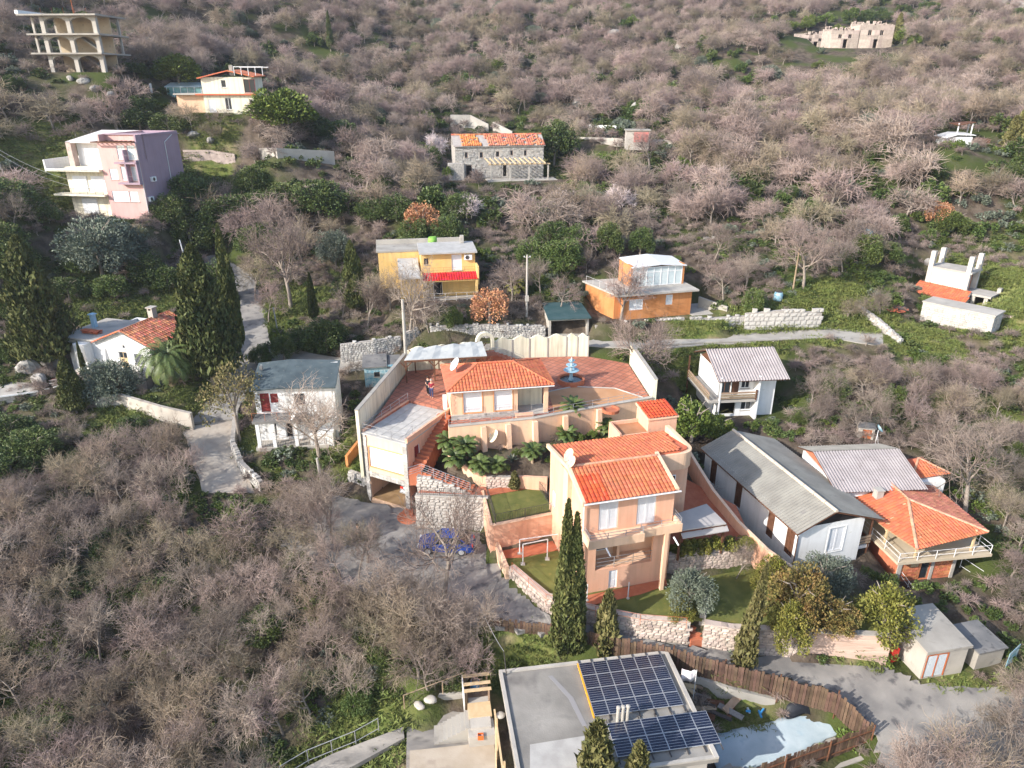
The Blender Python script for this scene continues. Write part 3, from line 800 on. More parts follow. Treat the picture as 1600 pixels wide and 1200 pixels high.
def plain_wall(name, label, pts, heights, m, t=.25, base=1.0, cap=None, cat='wall', group=None, seam=None, parent=None, partname='panel', split=True):
    """rendered wall: one panel part per straight run (outward = right of travel)"""
    if parent is None: e = empty(name, pts[0], 0, label, cat, group); o = Vector(pts[0])
    else: e = parent; o = parent.location.copy()
    hs = heights if isinstance(heights, (list, tuple)) else [heights] * len(pts); cp = MB()
    for a, b, ha, hb in zip(pts[:-1], pts[1:], hs[:-1], hs[1:]):
        a = Vector(a) - o; b = Vector(b) - o
        ex = (b - a); ex.z = 0; ex.normalize(); ny = Vector((ex.y, -ex.x, 0)); a2 = a; b2 = b - ex * .004
        mb = MB()
        q = [a2, b2, b2 - ny * t, a2 - ny * t]; zb = [a.z - base, b.z - base, b.z - base, a.z - base]; zt = [a.z + ha, b.z + hb, b.z + hb, a.z + ha]
        mb.add([(v.x, v.y, z) for v, z in zip(q, zb)] + [(v.x, v.y, z) for v, z in zip(q, zt)], [(0,3,2,1),(4,5,6,7),(0,1,5,4),(1,2,6,5),(2,3,7,6),(3,0,4,7)])
        mb.obj(partname, m, e)
        if cap:
            cm, ct, co = cap
            cp.slab([Vector((v.x, v.y, h + ct)) for v, h in zip([a2 + ny * co, b2 + ny * co, b2 - ny * (t + co), a2 - ny * (t + co)], zt)], ct - .003)
    if cap: cp.obj('coping', cap[0], e)
    return e
def railing(pts, h=.9, rails=(1.0, .66, .33), gap=1.2, r=.022, m=None, label=None, parent=None, bal=None, name='railing', cat='railing', group=None, sq=False):
    """posts are parts, the rails are one part; under a parent the railing itself is a part and its posts sub-parts"""
    m = m or M_metal
    pts = [Vector(p) for p in pts]
    o = pts[0]
    rm = MB(); bm_ = MB(); posts = []
    for a, b in zip(pts[:-1], pts[1:]):
        for q in rails: rm.tube(a - o + Vector((0, 0, h * q)), b - o + Vector((0, 0, h * q)), r, r, 5)
        L = (b - a).length; k = max(1, int(round(L / gap)))
        for i in range(k): posts.append(a.lerp(b, i / k))
        if bal:
            kk = int(L / bal)
            for i in range(kk):
                p = a.lerp(b, (i + .5) / kk) - o
                bm_.box(p.x - .009, p.x + .009, p.y - .009, p.y + .009, p.z + h * rails[-1], p.z + h * rails[0])
    posts.append(pts[-1])
    pm = MB().tube((0, 0, -.1), (0, 0, h * max(rails) + .01), r * 1.25, r * 1.25, 6).mesh('post', m)
    if parent is None:
        e = empty(name, o, 0, label, cat, group)
        rm.obj('rail', m, e)
    else:
        e = rm.obj(name, m, parent); e.location = o
    if bm_.v: bm_.obj('balusters', m, e, kind='stuff')
    for p in posts: link('post', pm, e, p - o)
    return e
def dish(label, p, rad=.5, m=None, az=R(200), tilt=R(35), mast=.6, group=None, parent=None):
    e = empty('satellite_dish', p, az, label, 'satellite dish', group)
    prof = [(.02, .0), (rad * .4, rad * .05), (rad * .75, rad * .16), (rad, rad * .29), (rad * .99, rad * .31), (rad * .72, rad * .19), (rad * .38, rad * .08), (.015, .03)]
    mb = MB().at(Matrix.Translation((0, 0, mast)) @ Matrix.Rotation(R(90) - tilt, 4, 'Y')).lathe(prof, (0, 0, 0), 18)
    mb.obj('reflector', m or M_metalw, e, smooth=True)
    MB().tube((0, 0, -.05), (-.06, 0, mast), .035, .03, 6).obj('mast', M_metal, e)
    M = Matrix.Translation((0, 0, mast)) @ Matrix.Rotation(R(90) - tilt, 4, 'Y')
    tip = M @ Vector((0, 0, rad * .95))
    MB().tube(M @ Vector((rad * .9, 0, rad * .3)), tip, .018, .018, 5).tube(tip, M @ Vector((0, 0, rad * .8)), .05, .05, 7).obj('feed_arm', M_metal, e)
    return e
def ac_unit(parent, M):
    b = MB().at(M).box(-.42, .42, -.3, 0, 0, .58).obj('air_conditioner', M_frame, parent)
    MB().at(M @ Matrix.Translation((-.1, -.305, .29)) @ Matrix.Rotation(R(90), 4, 'X')).lathe([(.22, 0), (.22, .02), (.19, .02), (.19, .005)], (0, 0, 0), 14).obj('fan', M_metaldk, b)
    return b
V_ = lambda *a: Vector(a)
# ============================================================ the peach villa
h = House('villa', 'two storey peach villa with stepped red tile roof and balcony above a recessed veranda', 'house', V0, VR, 6.1, 7.2)
Z0, Z1, Z2, ZE = -.2, 1.75, 4.75, 7.2       # local: ground, veranda floor, first floor, eave
b1, b2 = (.95, 2.25, 4.86, 7.0), (3.55, 4.85, 4.86, 7.0)
h.wall('f', ZE, [(.9, 4.9, Z1, 4.45), b1, b2, (1.9, 2.5, .1, 1.55)], M_peach)
h.wall('l', ZE, [(.6, 1.3, 3.0, 4.2)], M_peach)
h.wall('b', ZE, [], M_peach)
h.win('f', b1, 'leaf'); h.win('f', b2, 'leaf'); h.win('f', (1.9, 2.5, .1, 1.55), 'door', m=M_frame, label='white basement door')
h.win('l', (.6, 1.3, 3.0, 4.2), 'roller')
h.wall('r', ZE, [], M_peach, d=3.6)
# wider rear block with a rounded corner
rb = MB()
arc = [(5.9, 3.0), (7.9, 3.0)] + [(8.05 + .95 * math.sin(a), 3.95 - .95 * math.cos(a)) for a in np.linspace(0.1, R(90), 10)] + [(9.0, 7.19), (5.9, 7.19)]
rb.prism(arc, -1.2, ZE - .5).obj('rear_wing', M_peach, h.e)
band = MB()
for (xa, ya), (xb, yb) in zip(arc[:-2], arc[1:-1]):
    d_ = V_(xb - xa, yb - ya).normalized(); nn = V_(d_.y, -d_.x) * .1
    band.prism([(xa + nn.x, ya + nn.y), (xb + nn.x, yb + nn.y), (xb - nn.x * 2, yb - nn.y * 2), (xa - nn.x * 2, ya - nn.y * 2)], ZE - .5, ZE + .72)
band.obj('parapet', M_peachlt, h.e)
f = MB().box(8.98, 9.05, 4.2, 5.3, 4.9, 6.4).obj('window', M_frame, h.e); MB().box(9.03, 9.07, 4.28, 5.22, 4.98, 6.32).obj('pane', M_glass, f)
f = MB().box(6.9, 7.7, 2.94, 2.99, 4.9, 6.3).obj('window', M_frame, h.e); MB().box(6.97, 7.63, 2.92, 2.95, 4.97, 6.23).obj('pane', M_glass, f)
# veranda recess
h.part('veranda_floor', MB().box(.22, 5.88, .23, 1.7, Z1 - .2, Z1), M_peachlt)
h.part('veranda_wall', MB().box(.22, 5.88, 1.5, 1.68, Z1, 4.5), M_peachlt); h.part('side_wall', MB().box(2.75, 2.95, .9, 1.498, Z1, 4.5), M_peachlt)
for x0, x1, z0, z1 in ((1.3, 2.3, 2.2, 3.9), (3.5, 4.5, 2.9, 3.9)):
    f = h.part('window', MB().box(x0, x1, 1.43, 1.498, z0, z1), M_frame); MB().box(x0 + .07, x1 - .07, 1.40, 1.44, z0 + .08, z1 - .08).obj('pane', M_glass, f)
h.part('ceiling', MB().box(.22, 5.88, .22, 1.5, 4.46, 4.6), M_peachlt)
railing([(.9, .06, Z1), (4.9, .06, Z1)], .85, parent=h.e, r=.018)
h.part('column', MB().box(5.2, 5.45, -.95, -.7, -.4, 4.5), M_peachlt)
# balcony
h.part('balcony', MB().box(-.15, 3.55, -1.35, 0, 4.5, 4.72).box(3.55, 6.35, -.95, 0, 4.5, 4.72)
       .box(-.15, 3.55, -1.35, -1.2, 4.72, 5.1).box(-.15, 0, -1.2, 0, 4.72, 5.1).box(3.4, 3.55, -1.2, -.95, 4.72, 5.1).box(3.55, 6.35, -.95, -.8, 4.72, 5.1).box(6.2, 6.35, -.8, 1.6, 4.5, 5.1), M_peachlt)
railing([(-.08, -.1, 5.1), (-.08, -1.28, 5.1), (3.48, -1.28, 5.1), (3.48, -.88, 5.1), (6.28, -.88, 5.1), (6.28, 1.5, 5.1)], .42, parent=h.e, rails=(1, .5), r=.018, gap=1.15)
for x in (1.0, 5.6): h.part('drain_spout', MB().tube((x, -1.3, 4.45), (x + .15, -1.75, 4.1), .06, .05, 7), M_frame)
# roof: gable whose rear slope runs on over the wing
yr, zr = 2.7, 8.12
Q = lambda *p: [Vector(v) for v in p]
a, b, c, d = (-.12, -.3, ZE + .02), (6.0, -.3, ZE + .02), (6.0, yr, zr), (-.12, yr, zr)
rf = h.part('roof', MB().slab(Q(a, b, c, d), .16).slab(Q((-.12, yr+.003, zr), (6.0, yr+.003, zr), (6.0, 7.2, ZE+.12), (-.12, 7.2, ZE+.12)), .16), M_peachlt)
tr_ = random.Random(3)
zs = lambda y: zr + (ZE + .12 - zr) * (y - yr) / (7.2 - yr)
pantiles(a, b, c, d, r=tr_).obj('roof_tiles', M_tile, rf, kind='stuff')
sp = (zr - ZE - .02) / (yr + .3); dz = lambda y: ZE + .03 + sp * (y + .3)
pantiles((-.12, -.3, dz(-.3)), (1.55, -.3, dz(-.3)), (1.55, 1.9, dz(1.9)), (-.12, 1.9, dz(1.9)), r=tr_, lift=.05).obj('roof_tiles', M_tilenew, rf, kind='stuff', label='brighter patch of newer roof tiles')
MB().slab(Q((6.003, 3.08, zs(3.08)), (7.9, 3.1, zs(3.1)), (8.6, 3.4, zs(3.4)), (8.9, 4.0, zs(4)), (8.9, 7.18, zs(7.18)), (6.003, 7.18, zs(7.18))), .2).obj('roof_edge', M_tile, rf)
pantiles((8.75, 7.2, ZE + .12), (-.12, 7.2, ZE + .12), (-.12, yr, zr), (6.0, yr, zr), r=tr_).obj('roof_tiles', M_tile, rf, kind='stuff')
pantiles((8.75, 7.2, ZE + .12), (6.0, 7.2, ZE + .12), (6.0, 3.1, zs(3.1)), (8.0, 3.1, zs(3.1)), r=tr_, lift=.04).obj('roof_tiles', M_tile, rf, kind='stuff')
ridge_caps((-.12, yr, zr), (6.0, yr, zr)).obj('ridge', M_ridge, rf)
for vg in (((-.3, -.32, ZE + .14), (-.1, -.32, ZE + .14), (-.1, yr, zr + .16), (-.3, yr, zr + .16)), ((-.3, yr + .004, zr + .16), (-.1, yr + .004, zr + .16), (-.1, 7.25, ZE + .35), (-.3, 7.25, ZE + .35)),
           ((5.98, -.3, ZE + .16), (6.22, -.3, ZE + .16), (6.22, yr + .3, zr + .18), (5.98, yr + .3, zr + .18))):
    h.part('verge', MB().slab(Q(*vg), .3), M_peachlt)
h.part('gutter', MB().tube((-.2, -.42, ZE + .0), (6.3, -.42, ZE + .0), .06, .06, 6).tube((-.16, -.4, ZE), (-.1, -.12, ZE - .35), .035, .035, 5).tube((-.1, -.12, ZE - .35), (-.1, -.12, .1), .035, .035, 5), M_metalw)
h.part('chimney', MB().box(-.3, -.002, 2.5, 3.4, 1.5, ZE + .6), M_peachlt); h.part('chimney_base', MB().box(-.2, -.002, 1.2, 2.2, -.5, 3.4), M_peachlt)
vw = lambda x, y, z: V0 + Matrix.Rotation(VR, 3, 'Z') @ Vector((x, y, z))
g_ = 'satellite dishes on the villa roof'
dish('larger white satellite dish at the rear of the pair on the villa roof edge', vw(.15, 3.5, 8.05), .46, m=M_peachlt, group=g_, mast=.5)
dish('smaller white satellite dish in front of its twin on the villa roof edge', vw(.05, 2.75, 8.0), .42, m=M_peachlt, group=g_, mast=.45)

# red roofed outhouse behind the villa
h = House('outhouse', 'small peach outhouse with red tiled lean-to roof at the rear of the villa', 'outhouse', vw(7.7, 7.75, 3.9), VR, 2.3, 2.1)
for s in 'frbl': h.wall(s, 4.4, [], M_peach)
rf = h.part('roof', MB().slab([Vector(v) for v in ((-.1, -.1, 4.42), (2.4, -.1, 4.42), (2.4, 2.2, 4.75), (-.1, 2.2, 4.75))], .12), M_peachlt)
pantiles((-.05, -.05, 4.43), (2.35, -.05, 4.43), (2.35, 2.15, 4.75), (-.05, 2.15, 4.75), r=tr_).obj('roof_tiles', M_tilenew, rf, kind='stuff')
h.part('low_roof', MB().box(-2.2, -.02, -.2, 1.7, 3.2, 3.35), mat('brown roof sealing', (.33,.16,.08), (.38,.2,.11), 1.5, bump=.2))
h.part('low_wall', MB().box(-2.35, -2.2, -.3, 1.8, -2, 3.6).box(-2.2, -.02, 1.7, 1.85, -2, 3.6).box(-2.2, -.02, -.3, -.2, -2, 3.45), M_peach)

# garden canopy right of the villa
e = empty('canopy', P(1085, 835, 2.4), R(12), 'flat grey sheet canopy on brown posts beside the villa', 'canopy')
cn = [P(1046, 806, 4.9), P(1062, 829, 4.7), P(1135, 818, 4.7), P(1104, 787, 4.9)]
Mi = (Matrix.Translation(e.location) @ Matrix.Rotation(R(12), 4, 'Z')).inverted()
loc = [Mi @ v for v in cn]
MB().slab(loc, .08).obj('roof', mat('grey canopy sheet', (.34,.32,.31), (.42,.39,.37), .7, rough=.7, bump=.1), e)
l2 = [Mi @ v for v in (P(1064, 833, 4.45), P(1067, 841, 4.3), P(1139, 829, 4.3), P(1136, 821, 4.45))]
MB().slab(l2, .06).obj('eave_sheet', MATS['grey canopy sheet'], e)
for k, v in enumerate(loc):
    MB().beam((v.x * .94, v.y * .94, -.2), (v.x * .94, v.y * .94, v.z - .08), .13, .13).obj('post', M_brown, e)
MB().beam(loc[1] * .96, loc[2] * .96, .1, .14).beam(loc[0] * .96, loc[3] * .96, .1, .14).at(Matrix.Translation((0, 0, -.2))).obj('beam', M_brown, e)

# ============================================================ bungalow on the terrace
BO, BR = Vector((-4.85, 51.9, ZT)), R(10)
h = House('bungalow', 'peach bungalow with hipped red tile roof on the terracotta terrace', 'house', BO, BR, 8.0, 5.2)
w1, w2 = (.95, 2.45, .55, 2.3), (3.45, 4.95, .55, 2.3)
h.wall('f', 2.6, [w1, w2], M_peachlt, w=5.4)
h.wall('l', 2.6, [], M_peachlt)
h.wall('b', 2.6, [], M_peachlt)
h.wall('r', 2.6, [], M_peachlt, w=5.4)
for w_ in (w1, w2):
    f = h.win('f', w_, 'roller', surround=mat('orange trim', (.66,.30,.14), rough=.8))
    railing([(w_[0], -.12, .56), (w_[1], -.12, .56)], .5, parent=h.e, rails=(1, .55), r=.012, gap=1.5)
h.part('porch_wall', MB().box(5.4, 7.8, 1.7, 1.9, -.1, 2.6), M_cream)
h.part('porch_floor', MB().box(5.4, 8.0, -.05, 1.7, -.3, .06), M_pave)
h.part('column', MB().box(7.62, 7.95, 0, .33, 0, 2.6), M_peachlt)
h.part('beam', MB().box(5.4, 8.0, .0, .2, 2.35, 2.6).box(7.78, 8.0, .33, 5.2, 2.35, 2.6).box(7.6, 8.0, 3.9, 5.2, 0, 2.35), M_peachlt)
railing([(6.6, .1, .06), (7.62, .1, .06)], .75, rails=(1, .5), parent=h.e, r=.015)
h.part('plinth', MB().box(-.06, 5.46, -.1, -.005, -.9, .42), M_rock)
r0 = random.Random(5); mb = MB()
x = -.05
for row in range(3):
    x = -.06
    while x < 5.4:
        w_ = r0.uniform(.22, .4); mb.box(x, min(x + w_, 5.45) - .015, -.13, -.09, -.0 + row * .14, .13 + row * .14); x += w_
mb.obj('plinth_stones', M_rock, h.e, kind='stuff')
q0 = MB()
for k in range(9):
    q0.box(-.03, .22 if k % 2 else .32, -.025, .0, .5 + k * .23, .7 + k * .23)
q0.obj('quoins', M_peach, h.e)
E_ = .35
ev = [(-E_, -E_, 2.6), (8 + E_, -E_, 2.6), (8 + E_, 5.2 + E_, 2.6), (-E_, 5.2 + E_, 2.6)]
r1, r2 = (2.5, 2.75, 3.62), (5.5, 2.75, 3.62)
rf = h.part('roof', MB().box(-E_, 8 + E_, -E_, 5.2 + E_, 2.52, 2.6).add([*ev, r1, r2], [(0,1,5,4), (1,2,5), (2,3,4,5), (3,0,4)]), M_peachlt)
pantiles(ev[0], ev[1], r2, r1, r=tr_).obj('roof_tiles', M_tile, rf, kind='stuff')
pantiles(ev[1], ev[2], r2, r2, r=tr_).obj('roof_tiles', M_tile, rf, kind='stuff')
pantiles(ev[2], ev[3], r1, r2, r=tr_).obj('roof_tiles', M_tile, rf, kind='stuff')
pantiles(ev[3], ev[0], r1, r1, r=tr_, amp=.02).obj('roof_tiles', mat('smooth red roof tile', (.52,.15,.085), (.56,.18,.1), 1, rough=.8, bump=.1), rf, kind='stuff')
mb = MB()
for p, q in ((ev[0], r1), (ev[1], r2), (ev[2], r2), (ev[3], r1), (r1, r2)): ridge_caps(p, q, .09, mb)
mb.obj('ridge', M_tile, rf)
h.part('gutter', MB().tube((-E_, -E_ - .06, 2.56), (8 + E_, -E_ - .06, 2.56), .05, .05, 6), M_metalw)
bw = lambda x, y, z: BO + Matrix.Rotation(BR, 3, 'Z') @ Vector((x, y, z))
dish('round white satellite dish standing on the left hip of the bungalow roof', bw(.7, 2.7, 2.95), .6, mast=.75)
ee = empty('water_heater', bw(-.35, .35, .9), BR, 'white water heater box on the left corner of the bungalow', 'water heater')
MB().box(-.3, -.0, -.2, .35, 0, 1.1).obj('casing', M_frame, ee); MB().tube((-.15, 0, 0), (-.15, 0, -.9), .03, .03, 6).obj('pipe', M_metal, ee)

# membrane canopy behind the bungalow
cn = [P(631, 563, 9.0), P(761, 556, 9.0), P(753, 533, 9.25), P(645, 544, 9.25)]
e = empty('canopy', (-7.2, 60, ZT), R(4), 'long grey sheet canopy on dark posts at the back of the terrace', 'canopy')
Mi = (Matrix.Translation(e.location) @ Matrix.Rotation(R(4), 4, 'Z')).inverted(); loc = [Mi @ v for v in cn]
mb = MB(); n = 12
vs = []
for i in range(n + 1):
    f = i / n; w_ = .05 * math.sin(i * 2.1)
    A, B = loc[0].lerp(loc[1], f), loc[3].lerp(loc[2], f)
    for g in range(4): 
        p = A.lerp(B, g / 3); vs.append((p.x, p.y, p.z + w_ * (g % 2 + .4)))
mb.add(vs, [(i*4+g, (i+1)*4+g, (i+1)*4+g+1, i*4+g+1) for i in range(n) for g in range(3)])
o = mb.obj('roof', mat('grey roofing sheet', (.40,.41,.40), (.48,.49,.47), .6, rough=.85, bump=.3, bscale=4, c3=(.22,.25,.27), s3=.8, t3=.55, w3=.2), e)
sm = o.modifiers.new('thickness', 'SOLIDIFY'); sm.thickness = .06
MB().slab([Mi @ v for v in (P(697, 561, 8.7), P(742, 557, 8.7), P(741, 550, 8.8), P(698, 553, 8.8))], .05).obj('lower_sheet', MATS['grey roofing sheet'], e)
MB().beam(loc[0] - Vector((0, 0, .12)), loc[1] - Vector((0, 0, .12)), .1, .16).beam(loc[3] - Vector((0, 0, .12)), loc[2] - Vector((0, 0, .12)), .1, .16).obj('beam', M_brown, e)
for f in (.02, .36, .70, .98):
    for A, B in ((loc[0], loc[1]), (loc[3], loc[2])):
        p = A.lerp(B, f); MB().beam((p.x, p.y, -.1), (p.x, p.y, p.z - .2), .12, .12).beam((p.x, p.y, p.z - .75), (p.x + .55, p.y, p.z - .2), .08, .08).beam((p.x, p.y, p.z - .75), (p.x - .5, p.y, p.z - .2), .08, .08).obj('post', M_brown, e)

# ============================================================ two level annex with open garage
h = House('garage_annex', 'two level peach annex with white shuttered room above an open garage', 'annex', *GAR[:2], GAR[2], GAR[3])
HT = 5.8
op = [(.35, 3.75, -.02, 2.05), (.45, 3.7, 3.0, 4.75)]
h.wall('f', HT, op, M_peachlt)
h.wall('r', HT, [(1.0, 1.75, 3.45, 5.1)], M_peach); h.wall('l', HT, [], M_peachlt); h.wall('b', HT, [], M_peach)
f = h.win('f', op[1], 'leaf', surround=mat('orange trim', (.66,.30,.14)))
h.win('r', (1.0, 1.75, 3.45, 5.1), 'door', m=M_darkred)
h.part('floor', MB().box(.22, 3.88, .22, 6.08, 2.35, 2.6).box(.22, 3.88, .05, 6.08, -.4, .02), mat('ochre garage floor', (.30,.19,.09), (.36,.24,.13), 1.5, bump=.2))
q0 = MB(); r0 = random.Random(8)
for x0, x1 in ((-.06, .35), (3.75, 4.16)):
    z = -.3
    while z < HT - .2:
        hh = r0.uniform(.22, .34); k = r0.random() * .1
        if z < 2.1 or True: q0.box(x0, x1 - (k if x0 < 1 else 0), -.09, -.002, z, z + hh - .02)
        z += hh
z = 2.1
x = .35
while x < 3.74:
    ww = r0.uniform(.25, .45); q0.box(x, min(x + ww, 3.75) - .02, -.07, -.002, 2.06, 2.28); q0.box(x, min(x + ww, 3.75) - .02, -.07, -.002, 2.3, 2.52); x += ww
q0.obj('stone_facing', M_rock, h.e, kind='stuff')
h.part('roof_slab', MB().box(-.12, 4.22, -.15, 6.3, HT, HT + .1), M_pave)
pm = MB().box(-.36, .36, -.43, .43, 0, .04).mesh('roof_paver', M_pave)
for i in range(5):
    for j in range(6): link('roof_paver', pm, h.e, (.45 + i * .8, .6 + j * .95, HT + .1)).scale = (1.06, 1.06, 1)
h.part('parapet', MB().box(-.13, .05, .0, 6.3, HT + .1, HT + .35).box(4.02, 4.22, .0, 6.3, HT + .1, HT + .5), M_peach)
railing([(.0, 6.2, HT + .35), (.0, .0, HT + .15), (4.1, .0, HT + .15), (4.1, .9, HT + .5)], .7, rails=(1, .55), parent=h.e, r=.018, gap=1.3)
# orange wing wall left of it
plain_wall('wing_wall', 'low orange wall stub left of the garage annex', [P(546, 745, .9), P(567, 728, .9)], [2.0, 2.6], M_orange, base=1)
stone_wall('stone_wall', 'rough grey stone wall left of the open garage', [P(546, 762, .8), P(574, 772, .75)], [1.6, 1.6], M_rock, seed=4, single=True)

# ============================================================ white shabby two storey house
SO = P(402, 700, 2.4); 
h = House('house', 'shabby white two storey house with dark felt roof and pillared porch', 'house', SO, R(6), 6.9, 5.2)
u1 = [(.45, 1.25, 2.75, 4.55), (1.35, 2.0, 3.6, 4.5), (3.4, 4.3, 3.3, 4.4)]
yy = 1.5   # the porch is 1.5 m deep
h.wall('f', 5.0, u1 + [(1.15, 1.55, .35, 2.1), (2.3, 2.9, .2, 2.1)], M_whitedirty, y0=yy, d=3.7)
h.wall('r', 5.0, [], M_whitedirty, y0=yy, d=3.7); h.wall('l', 5.0, [(1.0, 1.8, 3.0, 4.2)], M_whitedirty, y0=yy, d=3.7); h.wall('b', 5.9, [], M_whitedirty, y0=yy, d=3.7)
h.win('f', u1[0], 'door', m=M_darkred, fmat=M_darkred, y0=yy, d=3.7); h.win('f', u1[1], 'leaf', m=M_darkred, fmat=M_darkred, y0=yy, d=3.7); h.win('f', u1[2], 'glass', y0=yy, d=3.7, fmat=M_brown)
h.win('f', (1.15, 1.55, .35, 2.1), 'glass', y0=yy, d=3.7); h.win('f', (2.3, 2.9, .2, 2.1), 'door', m=M_dark, y0=yy, d=3.7)  # black panel: darkness of the open doorway put into its colour
MB().at(h.frame('f', y0=yy, d=3.7)).box(1.58, 2.28, -.05, .0, .2, 2.1).obj('door', M_shutter, h.e, label='white door leaf folded open')
h.part('porch_slab', MB().box(-.1, 4.3, -.1, 1.5, 2.35, 2.6), M_concdk)
for x in (.1, 1.4, 3.3): h.part('pillar', MB().box(x, x + .3, 0, .3, -1.2, 2.35), M_white)
h.part('porch_floor', MB().box(-.1, 6.2, -.05, 1.5, -1.2, -.02), M_conclt)
railing([(.1, .1, -.02), (6.0, .1, -.02)], .6, parent=h.e, rails=(1, .1), bal=.14, m=M_metaldk, r=.012)
railing([(-.05, .0, 2.6), (4.2, .0, 2.6)], .75, parent=h.e, rails=(1,), m=M_rust, r=.012)
a, b, c, d = (-.25, 1.1, 5.05), (7.1, 1.1, 5.05), (7.1, 5.4, 5.95), (-.25, 5.4, 5.95)
pk = .35
rf = h.part('roof', MB().slab([Vector(v) for v in (a, (2.2, 1.1, 5.2), (2.6, 5.4, 6.2), d)], .14).slab([Vector(v) for v in ((2.205, 1.1, 5.2), b, c, (2.605, 5.4, 6.2))], .14), M_roofdk)
MB().beam((.3, 3.9, 5.85), (.3, 3.9, 6.2), .25, .25).obj('chimney', M_concdk, rf)
h.part('side_fill', MB().box(.0, .2, 1.75, 5.15, 5.0, 5.12).box(6.7, 6.9, 1.75, 5.15, 5.0, 5.1), M_whitedirty)
dish('dull white satellite dish on the porch edge of the shabby white house', SO + Vector((3.6, .35, 2.55)), .5, mast=.45)
h.part('annex', MB().box(4.6, 6.6, .1, 1.45, -1.2, 1.0), M_white)

# small blue shed behind it
h = House('shed', 'low faded blue masonry shed by the left terrace wall', 'shed', P(571, 602, 4.9), R(10), 3.3, 2.2)
op = [(.9, 1.45, .8, 1.3)]
for s in 'frbl': h.wall(s, 1.9, op if s == 'f' else [], M_bluep)
h.win('f', op[0], 'glass', fmat=M_brown)
h.part('roof', MB().slab([Vector(v) for v in ((-.15, -.2, 1.93), (2.2, -.2, 1.93), (2.2, 2.4, 2.3), (-.15, 2.4, 2.3))], .12).slab([Vector(v) for v in ((2.2, -.1, 1.75), (3.5, -.1, 1.75), (3.5, 2.4, 2.1), (2.203, 2.4, 2.1))], .1), M_concdk)

# ============================================================ long white house with fibre cement roof
LO = P(1237, 893, .2)
h = House('house', 'long low white house with grey corrugated gable roof and brown shutters', 'house', LO, R(16), 5.4, 12.4)
HE = 3.6; HRx = 2.5; HR = 4.7
h.wall('f', HE, [(2.6, 3.9, 1.1, 3.1)], M_white)
lo = [(1.0, 1.9, .9, 3.0), (4.7, 5.6, .9, 3.0), (9.0, 9.8, .9, 3.0), (11.2, 12.1, .9, 3.0)]
h.wall('l', HE, lo, M_white); h.wall('r', HE, [], M_white); h.wall('b', HE, [], M_white)
h.win('f', (2.6, 3.9, 1.1, 3.1), 'leaf', fmat=M_white, surround=M_white)
for q in lo: h.win('l', q, 'leaf', m=M_brown, fmat=M_brown)
for y0, y1 in ((.01, .2), (12.2, 12.39)):
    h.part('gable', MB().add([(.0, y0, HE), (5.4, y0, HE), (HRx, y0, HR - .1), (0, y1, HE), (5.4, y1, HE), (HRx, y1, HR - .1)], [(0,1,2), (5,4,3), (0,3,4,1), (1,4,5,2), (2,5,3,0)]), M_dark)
ov = .35
xr = 6.7
a, b = (-ov, 12.6, HE - .18), (-ov, -ov, HE - .18); c, d = (HRx, -ov, HR), (HRx, 12.6, HR)
a2, b2 = (xr, -ov, HE - .32), (xr, 12.6, HE - .32)
rf = h.part('roof', MB().slab([Vector(v) for v in (a, b, c, d)], .08).slab([Vector(v) for v in (a2, b2, (HRx + .003, 12.6, HR), (HRx + .003, -ov, HR))], .08), M_brown)
corrugated(a, b, c, d).obj('roof_sheets', M_fibre, rf, kind='stuff')
corrugated(a2, b2, d, c).obj('roof_sheets', M_fibre, rf, kind='stuff')
ridge_caps((HRx, -ov, HR), (HRx, 12.6, HR), .13, step=1.1).obj('ridge', mat('sandy ridge sheet', (.50,.42,.33), (.55,.48,.4), 2), rf)
h.part('gutter', MB().tube((-ov - .05, 12.6, HE - .22), (-ov - .05, -ov, HE - .22), .06, .06, 6).tube((-ov, -.2, HE - .25), (-.08, -.08, HE - .6), .04, .04, 5).tube((-.08, -.08, HE - .6), (-.08, -.08, -.3), .04, .04, 5), M_brown)
h.part('balcony', MB().box(5.4, 6.6, .3, 4.0, .55, .8).box(5.4, 6.6, .3, 4.0, -1.4, -1.1), M_white)
for z in (1.0, 1.25, 1.5): h.part('balcony_board', MB().box(5.42, 6.6, .22, .28, z, z + .16), M_wood)
railing([(5.45, .3, -1.1), (6.55, .3, -1.1), (6.55, 4, -1.1)], .8, parent=h.e, rails=(1, .1), bal=.13, m=M_metaldk, r=.015)
for y in (.35, 3.9): h.part('post', MB().beam((6.5, y, -1.3), (6.5, y, 3.2), .12, .12), M_brown)

# grey roofed house behind it
KO = P(1258, 742, 2.6)
h = House('house', 'white house with mauve grey corrugated roof behind the hipped red tile roof', 'house', P(1302, 800, 1.6), R(4), 6.9, 6.6)
h.e.scale = (.93, .9, .78)
h.wall('f', 2.6, [], M_white); h.wall('l', 2.7, [(2, 3, .8, 2.2)], M_white); h.wall('r', 2.7, [], M_white); h.wall('b', 2.8, [], M_white)
h.win('l', (2, 3, .8, 2.2), 'leaf', m=M_brown, fmat=M_brown)
a, b, c, d = (-.4, -.5, 2.6), (7.3, -.5, 2.6), (7.3, 4.2, 4.1), (-.4, 4.2, 4.1)
a2, b2, c2, d2 = (7.3, 7.0, 2.95), (-.4, 7.0, 2.95), (-.4, 4.2, 4.1), (7.3, 4.2, 4.1)
h.part('gable', MB().add([(.02, .3, 2.75), (.02, 6.3, 2.95), (.02, 4.2, 3.95), (.2, .3, 2.75), (.2, 6.3, 2.95), (.2, 4.2, 3.95)], [(0,2,1), (3,4,5), (0,1,4,3), (1,2,5,4), (2,0,3,5)]), M_orangeb)
rf = h.part('roof', MB().slab([Vector(v) for v in (a, b, c, d)], .08).slab([Vector(v) for v in (a2, b2, (-.4, 4.203, 4.1), (7.3, 4.203, 4.1))], .08), M_brown)
